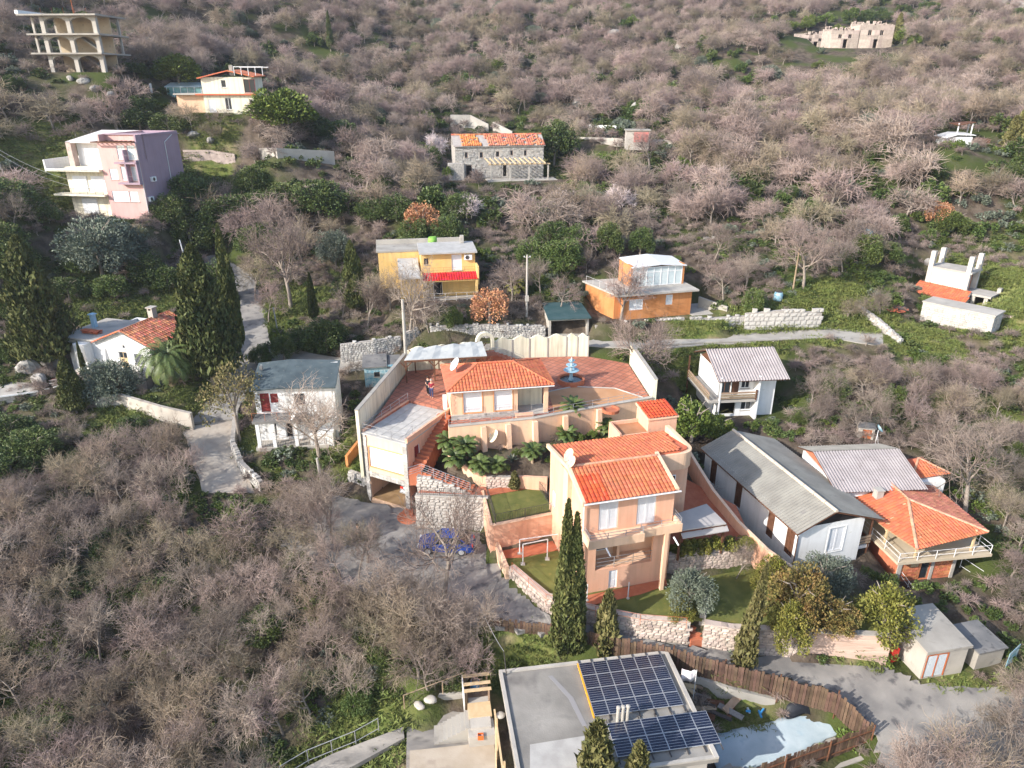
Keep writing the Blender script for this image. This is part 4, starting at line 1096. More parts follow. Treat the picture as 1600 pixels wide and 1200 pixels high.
corrugated(a, b, c, d).obj('roof_sheets', M_fibrepink, rf, kind='stuff')
corrugated(a2, b2, c2, d2).obj('roof_sheets', M_fibre, rf, kind='stuff')

# ============================================================ house with the hipped red roof
RO = P(1436, 880, .0)
h = House('house', 'brick house with sweeping hipped red tile roof over an open balcony', 'house', P(1398, 908, -1.3), R(8), 4.6, 7.0)
h.e.scale = (.96, .96, .82)
op = [(1.9, 2.6, .0, 2.1), (1.0, 1.7, 1.3, 2.1)]
h.wall('f', 2.7, op, M_orangeb); h.wall('l', 2.7, [], M_orangeb); h.wall('r', 2.7, [], M_orangeb); h.wall('b', 2.7, [], M_orangeb)
bk = MB(); r0 = random.Random(12)
for row in range(13):
    x = -.03 + (row % 2) * .16
    while x < 4.5:
        z = .05 + row * .2; w_ = .3
        if not any(o_[0] - .05 < x + w_ and x < o_[1] + .05 and o_[2] < z + .18 and z < o_[3] for o_ in op): bk.box(x, x + w_ - .02, -.03 - r0.uniform(0, .012), -.001, z, z + .18)
        x += .32
bk.obj('brickwork', M_orangeb, h.e, kind='stuff')
h.part('pilaster', MB().box(-.12, .2, -.12, -.04, -1, 2.7).box(4.4, 4.66, -.12, -.04, -1, 2.7).box(2.65, 2.9, -.09, -.04, -.5, 2.7), M_conclt)
h.win('f', op[0], 'door', m=M_glass, fmat=M_wood); h.win('f', op[1], 'leaf', m=M_woodlt, fmat=M_woodlt)
h.part('balcony_floor', MB().box(-1.0, 6.6, -1.0, 7, 2.7, 2.95), mat('sandy balcony screed', (.46,.38,.27), (.52,.44,.33), .8, bump=.2))
h.part('upper_room', MB().box(2.3, 6.2, 2.3, 6.9, 2.95, 4.9), M_dark)  # solid near-black box: shade behind the open balcony put into its colour
railing([(-.9, 4.0, 2.95), (-.9, -.9, 2.95), (6.5, -.9, 2.95), (6.5, 1.5, 2.95)], .85, parent=h.e, rails=(1, .45), m=M_metalw, r=.022, gap=1.45)
ze = 4.85
e0, e1, e2, e3 = (-1.5, 7.6, ze), (-1.0, 1.2, ze), (-.3, -1.6, ze - .1), (6.2, -.5, ze)
e4 = (6.6, 7.6, ze)
R1, R2 = (2.0, 3.0, 6.0), (2.0, 6.4, 6.2)
rf = h.part('roof', MB().add([e0, e1, e2, e3, e4, R1, R2], [(1, 0, 6, 5), (2, 1, 5), (3, 2, 5), (4, 3, 5, 6), (0, 4, 6)])
            .add([(x, y, z - .12) for x, y, z in (e0, e1, e2, e3, e4)], [(0, 1, 2, 3, 4)]), M_woodlt)
pantiles(e0, e1, R1, R2, r=tr_).obj('roof_tiles', M_tile, rf, kind='stuff')
pantiles(e2, e3, R1, R1, r=tr_).obj('roof_tiles', M_tile, rf, kind='stuff')
pantiles(e1, e2, R1, R1, r=tr_).obj('roof_tiles', M_tile, rf, kind='stuff')
pantiles(e3, e4, R2, R1, r=tr_).obj('roof_tiles', mat('weathered tile with painted shade', (.42,.15,.10), (.48,.2,.13), 1.5, rough=.9, island=.2), rf, kind='stuff')  # darker tile copy: shade of this right-hand slope put into the colour
pantiles(e4, e0, R2, R2, r=tr_).obj('roof_tiles', M_tile, rf, kind='stuff')
mb = MB()
for p, q in ((e2, R1), (e3, R1), (R1, R2), (R2, e0), (R2, e4)): ridge_caps(p, q, .12, mb)
mb.obj('ridge', M_ridge, rf)
MB().box(.1, .65, 4.0, 4.55, 4.8, 6.3).box(.04, .71, 3.94, 4.61, 6.3, 6.38).obj('chimney', M_conclt, rf)
# small roof behind and to the right
MB().add([(4.8, 6.4, 5.5), (8.6, 6.8, 5.5), (8.2, 9.8, 5.5), (4.6, 9.4, 5.5), (6.6, 8.3, 6.4)], [(0,1,4), (1,2,4), (2,3,4), (3,0,4), (3,2,1,0)]).obj('rear_roof', M_tile, rf)
pantiles((4.8, 6.4, 5.52), (8.6, 6.8, 5.52), (6.6, 8.3, 6.42), (6.6, 8.3, 6.42), r=tr_).obj('roof_tiles', M_tile, rf, kind='stuff')
mb = MB(); ridge_caps((8.6, 6.8, 5.5), (6.6, 8.3, 6.42), .1, mb); ridge_caps((4.8, 6.4, 5.5), (6.6, 8.3, 6.42), .1, mb); mb.obj('ridge', M_ridge, rf)
for (x, y) in ((-.55, 1.3), (-.7, 4.2), (.6, -.6), (5.3, -.4)):
    h.part('post', MB().beam((x, y, 2.9), (x, y, 5.1), .14, .14).beam((x, y, 4.2), (x + .6, y + .4, 5.05), .09, .09).beam((x, y, 4.2), (x - .2, y + .9, 5.05), .09, .09), M_woodlt)
h.part('rear_house', MB().box(3.8, 7.6, 6.0, 9.2, -1, 5.4), M_white)
# ============================================================ flat roofed house with the solar panels
z = -.4
u = (SOL[1] - SOL[0]); rot = math.atan2(u.y, u.x)
wS = (u.xy.length + (SOL[2] - SOL[3]).xy.length) / 2; dS = 7.1
FLs = SOL[3].copy(); FLs.x = SOL[0].x + math.sin(rot) * dS - .05; FLs.y = SOL[0].y - math.cos(rot) * dS
h = House('house', 'flat roofed concrete house carrying two fields of solar panels', 'house', (FLs.x, FLs.y, -3.6), rot, wS, dS)
for s in 'frbl': h.wall(s, 2.95, [(1.5, 2.4, -.2, 1.8), (6.5, 7.8, .6, 1.8)] if s == 'f' else ([(2, 3, .6, 1.8)] if s in 'rl' else []), M_conclt, z0=-1.5)
h.win('f', (6.5, 7.8, .6, 1.8), 'glass'); h.win('f', (1.5, 2.4, -.2, 1.8), 'door', m=M_brown); h.win('r', (2, 3, .6, 1.8), 'glass'); h.win('l', (2, 3, .6, 1.8), 'glass')
h.part('roof_slab', MB().box(-.35, wS + .35, -.45, dS + .1, 2.95, 3.2), mat('stained roof concrete', (.19,.178,.16), (.31,.29,.26), .38, rough=.95, bump=.35, c3=(.15,.14,.13), s3=.7, t3=.54, w3=.22, detail=8))
h.part('parapet', MB().box(-.35, -.15, -.45, dS + .1, 3.2, 3.33).box(wS + .12, wS + .35, -.45, dS + .1, 3.2, 3.33).box(-.15, wS + .12, dS - .1, dS + .1, 3.2, 3.32).box(-.15, wS + .12, -.45, -.25, 3.2, 3.3), M_conclt)
h.part('roof_patch', MB().prism([(.3, .2), (3.0, .0), (4.4, .4), (3.9, 2.0), (.6, 1.9)], 3.2, 3.206), mat('pale roof coating', (.34,.325,.305), (.42,.405,.38), 1.5, bump=.2))
h.part('roof_seam', MB().prism([(2.5, 6.4), (2.75, 6.4), (3.6, 4.6), (3.9, 2.6), (3.65, 2.6), (3.3, 4.6)], 3.2, 3.208), mat('roof seam sealant', (.26,.25,.25), rough=.9))
def solar(label, x0, y0, nc, nr, pw, ph, tilt, strip=None):
    e = empty('solar_array', (Matrix.Translation(h.o) @ Matrix.Rotation(rot, 4, 'Z')) @ Vector((x0, y0, 3.3)), rot, label, 'solar panels')
    e.rotation_euler = (tilt, 0, rot)
    gl = MB().box(.015, pw - .015, .015, ph - .015, .03, .045)
    fm = MB().box(0, pw, 0, .018, 0, .05).box(0, pw, ph - .018, ph, 0, .05).box(0, .018, .018, ph - .018, 0, .05).box(pw - .018, pw, .018, ph - .018, 0, .05)
    lm = MB()
    for k in range(1, 6): lm.box(.018, pw - .018, ph * k / 6 - .006, ph * k / 6 + .006, .045, .047)
    fmesh = fm.mesh('solar_panel', M_alu); gmesh = gl.mesh('cells', M_solar); lmesh = lm.mesh('busbars', M_alu)
    for i in range(nc):
        for j in range(nr):
            p = link('solar_panel', fmesh, e, (i * (pw + .02), j * (ph + .025), 0)); link('cells', gmesh, p)
            link('busbars', mat_thin and lmesh, p)
    rm = MB()
    for i in range(nc + 1): rm.box(i * (pw + .02) - .07 + (.1 if i == 0 else 0), i * (pw + .02) - .02 + (.1 if i == 0 else 0), -.35, nr * (ph + .025) + .3, -.07, -.01)
    rm.obj('rail', M_metaldk, e)
    if strip: MB().box(-.09, -.02, -.05, nr * (ph + .025), -.08, .05).obj('edge_strip', M_orangefr, e)
    return e
mat_thin = True
solar('larger solar array of four rows on the flat concrete roof', 4.45, 3.05, 6, 4, .84, .93, R(1.5), True)
solar('smaller solar array of two rows nearer the front roof edge', 4.95, .35, 6, 2, .93, 1.02, R(1.5))
e = empty('vent_pipes', (Matrix.Translation(h.o) @ Matrix.Rotation(rot, 4, 'Z')) @ Vector((5.6, 2.55, 3.2)), rot, 'three white vent pipes standing between the solar arrays', 'vent pipes')
for k in range(3): MB().lathe([(.1, 0), (.1, 1.05), (.125, 1.05), (.125, 1.15), (.06, 1.18)], (k * .27, 0, 0), 10).obj('pipe', M_conclt, e)
h.part('scaffold', MB().beam((-.9, 1, -1), (-.9, 1, 3.3), .1, .1).beam((-.9, 4, -1), (-.9, 4, 3.0), .1, .1).beam((-.95, -.5, 2.0), (-.9, 5.0, 2.6), .1, .1).beam((-1.5, -.3, .4), (-.9, 4.6, 2.5), .08, .08).box(-1.6, -.5, -.3, 1.2, 1.0, 1.1), M_woodlt)

# ============================================================ concrete garage on the lower road
a, b = P(1437, 1060, -1.7), P(1512, 1048, -1.7)
h = House('garage', 'square concrete garage with ribbed steel double door on the lower road', 'garage', a, math.atan2(b.y - a.y, b.x - a.x), 2.9, 3.3)
o1 = (.15, 1.55, .02, 1.75)
h.wall('f', 2.1, [o1], M_conclt); h.wall('l', 2.1, [], M_conclt); h.wall('r', 2.1, [], M_concrete); h.wall('b', 2.1, [], M_concrete)
h.part('roof', MB().slab([Vector(v) for v in ((-.12, -.15, 2.2), (3.02, -.15, 2.2), (3.02, 3.4, 2.5), (-.12, 3.4, 2.5))], .18), M_concrete)
for k in (0, 1):
    x0 = .18 + k * .69
    d_ = h.part('door', MB().box(x0, x0 + .66, .03, .06, .04, 1.73), M_metalw)
    mb = MB()
    for i in range(7): mb.box(x0 + .03 + i * .09, x0 + .03 + i * .09 + .045, -.0, .03, .06, 1.71)
    mb.obj('ribs', mat('pale blue steel', (.5,.55,.6), rough=.5), d_)
h.part('door_frame', MB().box(.1, .16, -.03, .06, 0, 1.8).box(1.54, 1.6, -.03, .06, 0, 1.8).box(.16, 1.54, -.03, .06, 1.74, 1.8).box(.84, .87, -.03, .03, 0, 1.74), M_rust)
h2 = House('shed', 'low grey block shed right of the concrete garage', 'shed', P(1522, 1045, -1.7), R(14), 2.0, 2.2)
for s in 'frbl': h2.wall(s, 1.25, [], M_concrete)
h2.part('roof', MB().slab([Vector(v) for v in ((-.1, -.1, 1.33), (2.1, -.1, 1.33), (2.1, 2.3, 1.5), (-.1, 2.3, 1.5))], .1), M_concdk)
e = empty('metal_gate', P(1570, 1045, -1.8), R(35), 'pale blue barred metal gate at the right end of the road', 'gate')
MB().box(0, 1.5, -.02, .02, 0, .05).box(0, 1.5, -.02, .02, 1.15, 1.2).box(0, .05, -.02, .02, .05, 1.15).box(1.45, 1.5, -.02, .02, .05, 1.15).obj('frame', M_bluep, e)
for i in range(9): box_part('bar', M_bluep, e, .14 + i * .145, .17 + i * .145, -.012, .012, .05, 1.15)
e = empty('metal_tank', P(1391, 1030, -1.5), R(20), 'small bright red tank squeezed beside the concrete garage', 'tank')
MB().box(-.3, .3, -.25, .25, 0, .95).obj('body', M_redp, e); MB().lathe([(.12, .95), (.12, 1.02), (.05, 1.03)], (0, 0, 0), 10).obj('lid', M_metaldk, e)

# ============================================================ white house with mauve roof, upper right
a, b = P(1116, 650, 3.6), P(1205, 646, 3.6)
o, rz, w = fr(a, b)
h = House('house', 'white house with mauve corrugated roof and timber balcony above the thicket', 'house', o, rz, w, 5.0)
op = [(.1, 1.9, .1, 1.55), (2.4, 3.4, .5, 1.35)]
up = [(.15, 1.2, 2.2, 3.9), (1.3, 2.0, 2.1, 3.95), (2.2, 3.0, 2.7, 3.7)]
h.wall('f', 4.3, op + up, M_white); h.wall('r', 4.3, [], M_white); h.wall('l', 4.3, [(3.9, 4.6, .4, 1.4)], M_white); h.wall('b', 4.3, [], M_white)
h.win('f', op[1], 'glass'); h.win('f', up[0], 'glass', fmat=M_brown); h.win('f', up[1], 'door', m=M_brown, fmat=M_brown); h.win('f', up[2], 'glass')
h.part('balcony', MB().box(-1.1, 3.4, -.95, 0, 1.75, 1.95).box(-1.1, 0, 0, 5.0, 1.75, 1.95), M_conclt)
for z in (2.1, 2.35, 2.6): h.part('balcony_board', MB().box(-.1, 3.4, -.97, -.9, z, z + .15).box(-1.1, -1.03, -.9, 5.0, z, z + .15), M_wood)
for (x, y) in ((-.1, -.92), (-1.05, 4.9), (3.3, -.92)): h.part('post', MB().beam((x, y, -.3 if x < 3 else 1.9), (x, y, 4.2 if x < 3 else 2.9), .13, .13), M_metalw if y < 0 and x < 3 else M_brown)
h.part('side_wall', MB().box(3.4, 3.6, -.9, .0, -.5, 4.2), M_white)
a, b, c, d = (-.5, -1.2, 3.95), (w + .6, -1.2, 3.95), (w + .6, 2.6, 5.6), (-.5, 2.6, 5.6)
a2, b2 = (w + .6, 5.6, 4.3), (-.5, 5.6, 4.3)
for x0, x1 in ((.01, .2), (w - .2, w - .01)):
    h.part('gable', MB().add([(x0, .0, 4.2), (x0, 5, 4.2), (x0, 2.6, 5.45), (x1, .0, 4.2), (x1, 5, 4.2), (x1, 2.6, 5.45)], [(0,2,1), (3,4,5), (0,1,4,3), (1,2,5,4), (2,0,3,5)]), M_brown)
rf = h.part('roof', MB().slab([Vector(v) for v in (a, b, c, d)], .08).slab([Vector(v) for v in (a2, b2, (-.5, 2.603, 5.6), (w + .6, 2.603, 5.6))], .08), M_brown)
corrugated(a, b, c, d).obj('roof_sheets', M_fibrepink, rf, kind='stuff')
corrugated(a2, b2, d, c).obj('roof_sheets', M_fibre, rf, kind='stuff')

# ============================================================ orange house with the glazed room
a, b = P(972, 499, 8.9), P(1078, 490, 8.9)
o, rz, w = fr(a, b); d_ = 6.0
h = House('house', 'orange rendered house with a glazed sun room on its flat roof', 'house', o, rz, w, d_)
op = [(.7, 2.3, .9, 2.1)]; op2 = [(4.9, 5.7, 1.2, 2.3)]
h.wall('f', 2.6, [*op, *op2], M_orange); h.wall('l', 2.6, [(1.2, 1.9, .7, 1.9), (3.4, 4.1, .7, 1.9)], M_orange); h.wall('r', 2.6, [], M_orange); h.wall('b', 2.6, [], M_orange)
h.win('f', op[0], 'leaf'); h.win('f', op2[0], 'leaf')
for q in ((1.2, 1.9, .7, 1.9), (3.4, 4.1, .7, 1.9)): h.win('l', q, 'leaf')
h.part('roof_slab', MB().prism([(-.9, -.5), (w + .55, -.5), (w + .55, d_ + .2), (-2.3, d_ + .2), (-1.3, 1.6)], 2.6, 2.78), M_conclt)
h.part('side_room', MB().prism([(-.75, .6), (-.02, .6), (-.02, d_), (-2.0, d_)], -1, 2.58), M_orange)
x0, x1, y0, y1 = 1.9, w - .2, 2.2, 5.4
h.part('sun_room_wall', MB().box(x0 - .25, x0, y0, y1, 2.78, 5.1).box(x1, x1 + .25, y0, y1, 2.78, 5.0).box(x0, x1, y1 - .2, y1, 2.78, 5.0), M_orange)
mb = MB()
n = 7
for i in range(n + 1):
    x = x0 + (x1 - x0) * i / n; mb.box(x - .04, x + .04, y0, y0 + .09, 2.78, 4.85)
for zz in (2.8, 4.25, 4.78): mb.box(x0, x1, y0 + .01, y0 + .08, zz, zz + .08)
f = mb.obj('sun_room_frame', M_frame, h.e)
for i in range(n):
    xa = x0 + (x1 - x0) * i / n + .045; xb = x0 + (x1 - x0) * (i + 1) / n - .045
    MB().box(xa, xb, y0 + .035, y0 + .05, 2.89, 4.24).box(xa, xb, y0 + .035, y0 + .05, 4.34, 4.77).obj('pane', M_bluegl, f)
xm = (x0 + x1) / 2 + .2
rf = h.part('sun_room_roof', MB().slab([Vector(v) for v in ((x0 - .2, y0 - .25, 4.98), (xm, y0 - .25, 5.18), (xm, y1 + .2, 5.5), (x0 - .2, y1 + .2, 5.3))], .1).slab([Vector(v) for v in ((xm + .004, y0 - .25, 5.18), (x1 + .35, y0 - .25, 4.9), (x1 + .35, y1 + .2, 5.1), (xm + .004, y1 + .2, 5.5))], .1), M_metalw)
railing([(-.8, .4, 2.78), (-1.2, 1.8, 2.78), (-2.1, 5.5, 2.78)], .7, parent=h.e, rails=(1,), m=M_metalw, r=.012)
h.part('terrace', MB().box(w, w + 3.2, -.6, 3.5, -.8, -.05), M_conclt)

# ============================================================ yellow house
a, b = P(662, 470, 10.2), P(746, 466, 10.2)
o, rz, w = fr(a, b)
h = House('house', 'yellow rendered house with bright red awning roof and flat terraces', 'house', o, rz, w, 5.2)
dr = (3.3, 4.4, 2.85, 4.6); wn = (.3, .8, 3.6, 4.3)
h.wall('f', 4.9, [dr, wn, (1.2, 2.2, .1, 2.0)], M_yellow, y0=1.5, d=3.7)
h.wall('r', 4.9, [], M_yellow, y0=1.5, d=3.7); h.wall('l', 4.9, [], M_yellow, y0=1.5, d=3.7); h.wall('b', 4.9, [], M_yellow, y0=1.5, d=3.7)
h.win('f', dr, 'roller', y0=1.5, d=3.7); h.win('f', wn, 'glass', fmat=M_brown, y0=1.5, d=3.7); h.win('f', (1.2, 2.2, .1, 2.0), 'door', m=M_dark, y0=1.5, d=3.7)
rf = h.part('roof_slab', MB().slab([Vector(v) for v in ((-.2, 1.0, 4.95), (w + .2, 1.0, 4.95), (w + .2, 5.4, 5.2), (-.2, 5.4, 5.2))], .16), M_pave)
ac_unit(h.e, Matrix.Translation((5.1, 1.5, 4.0)))
h.part('awning', MB().slab([Vector(v) for v in ((-.1, -.3, 2.2), (w + .1, -.3, 2.2), (w + .1, 1.1, 2.75), (-.1, 1.1, 2.75))], .1), M_yellow)
pantiles((-.1, -.3, 2.2), (w + .1, -.3, 2.2), (w + .1, 1.0, 2.72), (-.1, 1.0, 2.72), r=tr_).obj('awning_tiles', mat('crimson roof tile', (.52,.02,.03), (.58,.03,.04), 2, island=.15), h.e, kind='stuff')
h.part('parapet', MB().box(-.2, -.02, -.2, 1.6, -.5, 2.9).box(w + .02, w + .2, -.2, 1.6, 1.6, 3.6), M_yellow)
h.part('post', MB().box(-.1, .15, -.3, -.05, -1, 2.1).box(w - .2, w + .05, -.3, -.05, -1, 2.1), M_yellow)
h.part('lower_wing', MB().box(-2.4, -.22, .2, 5.0, -.8, 2.75), M_yellow); h.part('wing_roof', MB().slab([Vector(v) for v in ((-2.5, -.6, 2.75), (-.25, -.6, 2.75), (-.25, 5.0, 3.6), (-2.5, 5.0, 3.6))], .15), M_pave)
h.part('rear_wing', MB().box(-4.6, 5.0, 5.5, 9.0, -1, 4.2), M_yellow); h.part('rear_roof', MB().box(-4.8, 5.3, 5.45, 9.2, 4.2, 4.38), M_concrete)
h.part('rear_parapet', MB().box(-4.8, 5.3, 9.2, 9.4, 3.5, 4.9), M_conclt)
h.part('lower_room', MB().box(.1, w - .1, .2, 1.4, -1.0, .02), M_conclt)
railing([(-.0, -.35, .02), (w, -.35, .02)], .8, parent=h.e, rails=(1, .5, .1), m=M_metalw, r=.015)
railing([(.1, .95, 2.78), (w - .1, .95, 2.78)], .55, parent=h.e, rails=(1, .5), m=M_rust, r=.012)
e = empty('water_tank', h.o + Vector((.5, 6.6, 4.38)), 0, 'lime green water drum on the yellow house roof', 'tank')
MB().lathe([(.5, 0), (.52, .35), (.5, .4), (.52, .75), (.5, 1.1), (.42, 1.15)], (0, 0, 0), 16).obj('drum', M_green, e, smooth=True); MB().lathe([(.44, 1.15), (.44, 1.22), (.1, 1.24)], (0, 0, 0), 16).obj('lid', M_green, e)
MB().box(4.6, 5.0, 4.6, 5.0, 5.2, 6.0).obj('chimney', M_conclt, rf)

# open concrete garage cut into the bank
a, b = P(858, 527, 7.5), P(920, 524, 7.5)
o, rz, w = fr(a, b)
h = House('garage', 'open fronted concrete garage with dark sheet roof cut into the bank', 'garage', o, rz, w, 3.6)
for s in 'lrb': h.wall(s, 2.0, [], M_conclt)
h.part('floor', MB().box(.22, w - .22, .02, 3.38, -.5, .05), M_conclt)
h.part('roof', MB().slab([Vector(v) for v in ((-.15, -.2, 2.02), (w + .15, -.2, 2.02), (w + .0, 4.2, 2.5), (-.0, 4.2, 2.5))], .12), mat('dark teal roof sheet', (.03,.07,.075), (.05,.09,.095), 1.2, rough=.8))
h.part('lintel', MB().box(.22, w - .22, .0, .2, 1.75, 1.9), M_conclt)
MB().tube((.8, 1.2, .12), (2.6, 2.6, .2), .06, .05, 6).tube((1.9, 1.0, .1), (2.5, 2.4, .3), .05, .05, 6).obj('driftwood', M_brown, None, 'bundle of dark poles lying in the open concrete garage', 'poles').location = h.o

# ============================================================ white house on the left with its tiled roof
a, b = P(112, 578, 5.2), P(242, 606, 5.2)
o, rz = P(140, 588, 4.8), R(-16)
h = House('house', 'white house with orange tiled gable roof behind the date palm', 'house', o, rz, 8.2, 7.5)
dr, wn = (4.3, 5.3, 1.4, 3.15), (6.1, 7.2, 1.9, 3.1)
h.wall('f', 3.9, [dr, wn, (4.9, 5.25, 3.45, 3.85)], M_white); h.wall('l', 3.9, [], M_white); h.wall('r', 3.9, [], M_white); h.wall('b', 3.9, [], M_white)
f = h.win('f', dr, 'door', m=M_woodlt); MB().at(h.frame('f')).box(4.4, 4.75, .04, .06, 2.5, 3.05).box(4.85, 5.2, .04, .06, 2.5, 3.05).obj('pane', M_glass, f)
h.win('f', wn, 'bars'); h.win('f', (4.9, 5.25, 3.45, 3.85), 'glass')
h.part('gable', MB().add([(2.0, .01, 3.9), (8.2, .01, 3.9), (5.3, .01, 5.15), (2.0, .2, 3.9), (8.2, .2, 3.9), (5.3, .2, 5.15)], [(0,1,2), (5,4,3), (0,3,4,1), (1,4,5,2), (2,5,3,0)]), M_white)
rf = h.part('roof', MB().slab([Vector(v) for v in ((8.9, -.3, 3.75), (8.9, 6.5, 3.75), (5.3, 6.5, 5.3), (5.3, -.3, 5.3))], .1).slab([Vector(v) for v in ((1.6, 6.5, 3.8), (1.6, -.3, 3.8), (5.297, -.3, 5.3), (5.297, 6.5, 5.3))], .1), M_concdk)
pantiles((8.9, -.3, 3.77), (8.9, 6.5, 3.77), (5.3, 6.5, 5.32), (5.3, -.3, 5.32), w=.32, row=.42, amp=.09, r=tr_).obj('roof_tiles', M_tileold, rf, kind='stuff')
pantiles((1.6, 6.5, 3.82), (1.6, -.3, 3.82), (5.3, -.3, 5.32), (5.3, 6.5, 5.32), w=.32, row=.42, amp=.09, r=tr_).obj('roof_tiles', M_tile, rf, kind='stuff')
ridge_caps((5.3, -.3, 5.3), (5.3, 6.5, 5.3), .12).obj('ridge', M_tileold, rf)
h.part('red_wall', MB().box(8.21, 8.3, .4, 6.0, 1.5, 3.7), M_darkred)
rf2 = h.part('lean_to_roof', MB().slab([Vector(v) for v in ((8.3, .3, 3.0), (10.4, .3, 2.5), (10.4, 6, 2.5), (8.3, 6, 3.0))], .1), M_darkred)
h.part('side_tower', MB().box(-2.0, -.02, .2, 3.6, -1.6, 3.7), M_white); h.part('flat_roof', MB().box(-2.5, 2.1, -.2, 6.0, 3.92, 4.08), M_conclt)
h.part('balcony', MB().box(.0, 8.2, -1.4, -.02, 1.0, 1.25), M_conclt); h.part('stone_front', MB().box(.0, 8.2, -1.3, -.02, -1.5, .99), M_rockpink)
h.part('stub_wall', MB().box(.0, 1.3, -1.0, -.02, 1.25, 3.8), M_white)
MB().box(4.9, 5.5, 4.0, 4.6, 4.7, 6.1).box(4.8, 5.6, 3.9, 4.7, 6.35, 6.45).box(4.9, 5.05, 4.0, 4.6, 6.1, 6.35).box(5.35, 5.5, 4.0, 4.6, 6.1, 6.35).obj('chimney', M_conclt, rf)
MB().box(-1.5, -1.1, 3.0, 3.4, 4.08, 5.4).box(-1.6, -1.0, 2.9, 3.5, 5.4, 5.5).obj('chimney', mat('pale blue paint', (.35,.55,.68), rough=.7), h.e)
e = empty('tile_stack', (Matrix.Translation(o) @ Matrix.Rotation(rz, 4, 'Z')) @ Vector((-1.0, 1.2, 4.08)), rz, 'heap of spare red roof tiles on the flat white roof', 'tiles')
r0 = random.Random(4); mb = MB()
for i in range(60): mb.at(Matrix.Translation((r0.uniform(0, 1.9), r0.uniform(0, .7), .05 + r0.random() * .28)) @ Matrix.Rotation(r0.random() * .6, 4, 'Z')).box(-.2, .2, -.1, .1, -.02, .02)
mb.obj('tiles', M_tile, e, kind='stuff')

# ============================================================ apartment block, yellow and mauve
a, b = P(172, 334, 16.2), P(228, 340, 16.2)
o, rz = P(176, 338, 16.2), R(-9)
h = House('apartment_block', 'three storey apartment block half pale yellow, half dusty pink', 'apartment block', o, rz, 5.2, 9.0)
H_ = 9.9
op = [(2.05, 3.15, 5.1, 6.6), (3.5, 5.0, 5.0, 6.9), (3.4, 5.0, 7.4, 9.0), (.35, .95, 1.0, 3.9), (1.2, 3.4, 2.3, 3.8), (3.5, 4.9, 2.3, 3.8)]
op = [(.9, 2.0, 4.6, 5.9), (2.5, 3.6, 4.5, 6.2), (3.9, 5.0, 4.5, 6.2), (2.5, 3.6, 7.0, 8.7), (3.9, 5.0, 7.0, 8.7), (.6, 2.9, 1.9, 3.2), (3.0, 4.2, 1.9, 3.2)]
h.wall('f', 8.9, op, M_pink); h.wall('r', 9.9, [], M_purple); h.wall('b', 9.9, [], M_purple); h.wall('l', 9.9, [], M_pink)
for q in op[:1] + op[5:]: h.win('f', q, 'roller')
for q in op[1:5]:
    f = h.win('f', q, 'glass', m=M_bluegl); 
h.part('front_upper', MB().box(2.4, 5.2, 1.5, 1.7, 6.9, 9.9).box(0, 2.4, 1.5, 1.7, 8.9, 9.9), M_pink)
f = h.part('window', MB().box(4.2, 5.1, 1.42, 1.5, 7.4, 9.3), M_frame); MB().box(4.3, 5.0, 1.4, 1.43, 7.5, 9.2).obj('shutter', M_shutter, f)
h.part('balcony', MB().box(2.3, 5.3, -.7, 0, 6.55, 6.75).box(2.3, 5.3, -.7, 0, 4.1, 4.3).box(3.66, 3.82, -.7, 0, 4.3, 8.2).box(5.1, 5.3, -.7, 0, 4.3, 7.0), M_purple)
for z in (4.3, 6.75): railing([(2.4, -.65, z), (5.2, -.65, z)], .8, parent=h.e, rails=(1, .1), m=M_metal, r=.012)
h.part('roof', MB().slab([Vector(v) for v in ((-.1, 1.3, 9.95), (5.3, 1.3, 9.95), (5.3, 9.2, 9.6), (-.1, 9.2, 9.6))], .12), M_purple)
pg = h.part('pergola', MB().box(-.3, 5.3, -.8, -.65, 9.0, 9.15), M_brown)
for i in range(9): box_part('rafter', M_brown, pg, -.25 + i * .65, -.15 + i * .65, -.65, 1.5, 9.02, 9.14)
h.part('drain_pipe', MB().path([(5.26, 7.6, 9.5), (5.26, 5.8, 8.7), (5.26, 5.8, 3)], .05).path([(5.26, -.1, 9), (5.26, -.1, -1)], .05), M_metalw)
for (y, z) in ((1.2, 4.2), (-.0, 1.9)):
    ac_unit(h.e, Matrix.Translation((5.2, y + .8, z)) @ Matrix.Rotation(R(90), 4, 'Z'))
# yellow half
h.part('wing', MB().box(-6.0, -.02, .9, 8.5, -1.2, 5.9), M_ochre)
for z, w_ in ((.0, 0), (2.75, 1), (5.75, 2)):
    h.part('wing_balcony', MB().box(-7.2 if w_ else -6.2, -.05, -.6, .88, z - .22, z), M_ochre)
    if w_ < 2: railing([(-6.9 if w_ else -6.0, -.5, z), (-.2, -.5, z)], .75, parent=h.e, rails=(1, .1), m=M_metaldk, bal=.18, r=.014)
for x, z, ww, hh in ((-4.6, .1, 2.2, 2.0), (-5.2, 2.85, 2.0, 2.0), (-2.6, 2.85, 2.0, 2.0)):
    f = h.part('window', MB().box(x, x + ww, .84, .9, z, z + hh), M_frame); MB().box(x + .06, x + ww - .06, .8, .86, z + .06, z + hh - .06).obj('shutter', M_shutter, f)
h.part('upper_floor', MB().box(-5.0, -.02, 2.6, 8.4, 5.9, 8.9), M_white)
for x, ww in ((-4.4, 2.7), (-1.5, 1.4)):
    f = h.part('window', MB().box(x, x + ww, 2.52, 2.6, 6.0, 8.1), M_frame); MB().box(x + .05, x + ww - .05, 2.5, 2.55, 6.05, 8.05).obj('shutter', M_shutter, f)
h.part('upper_roof', MB().slab([Vector(v) for v in ((-5.7, 1.6, 8.9), (-.1, 1.6, 8.9), (-.1, 8.8, 9.9), (-5.7, 8.8, 9.9))], .14), mat('pale standing seam roof', (.6,.56,.54), (.66,.62,.6), 1))
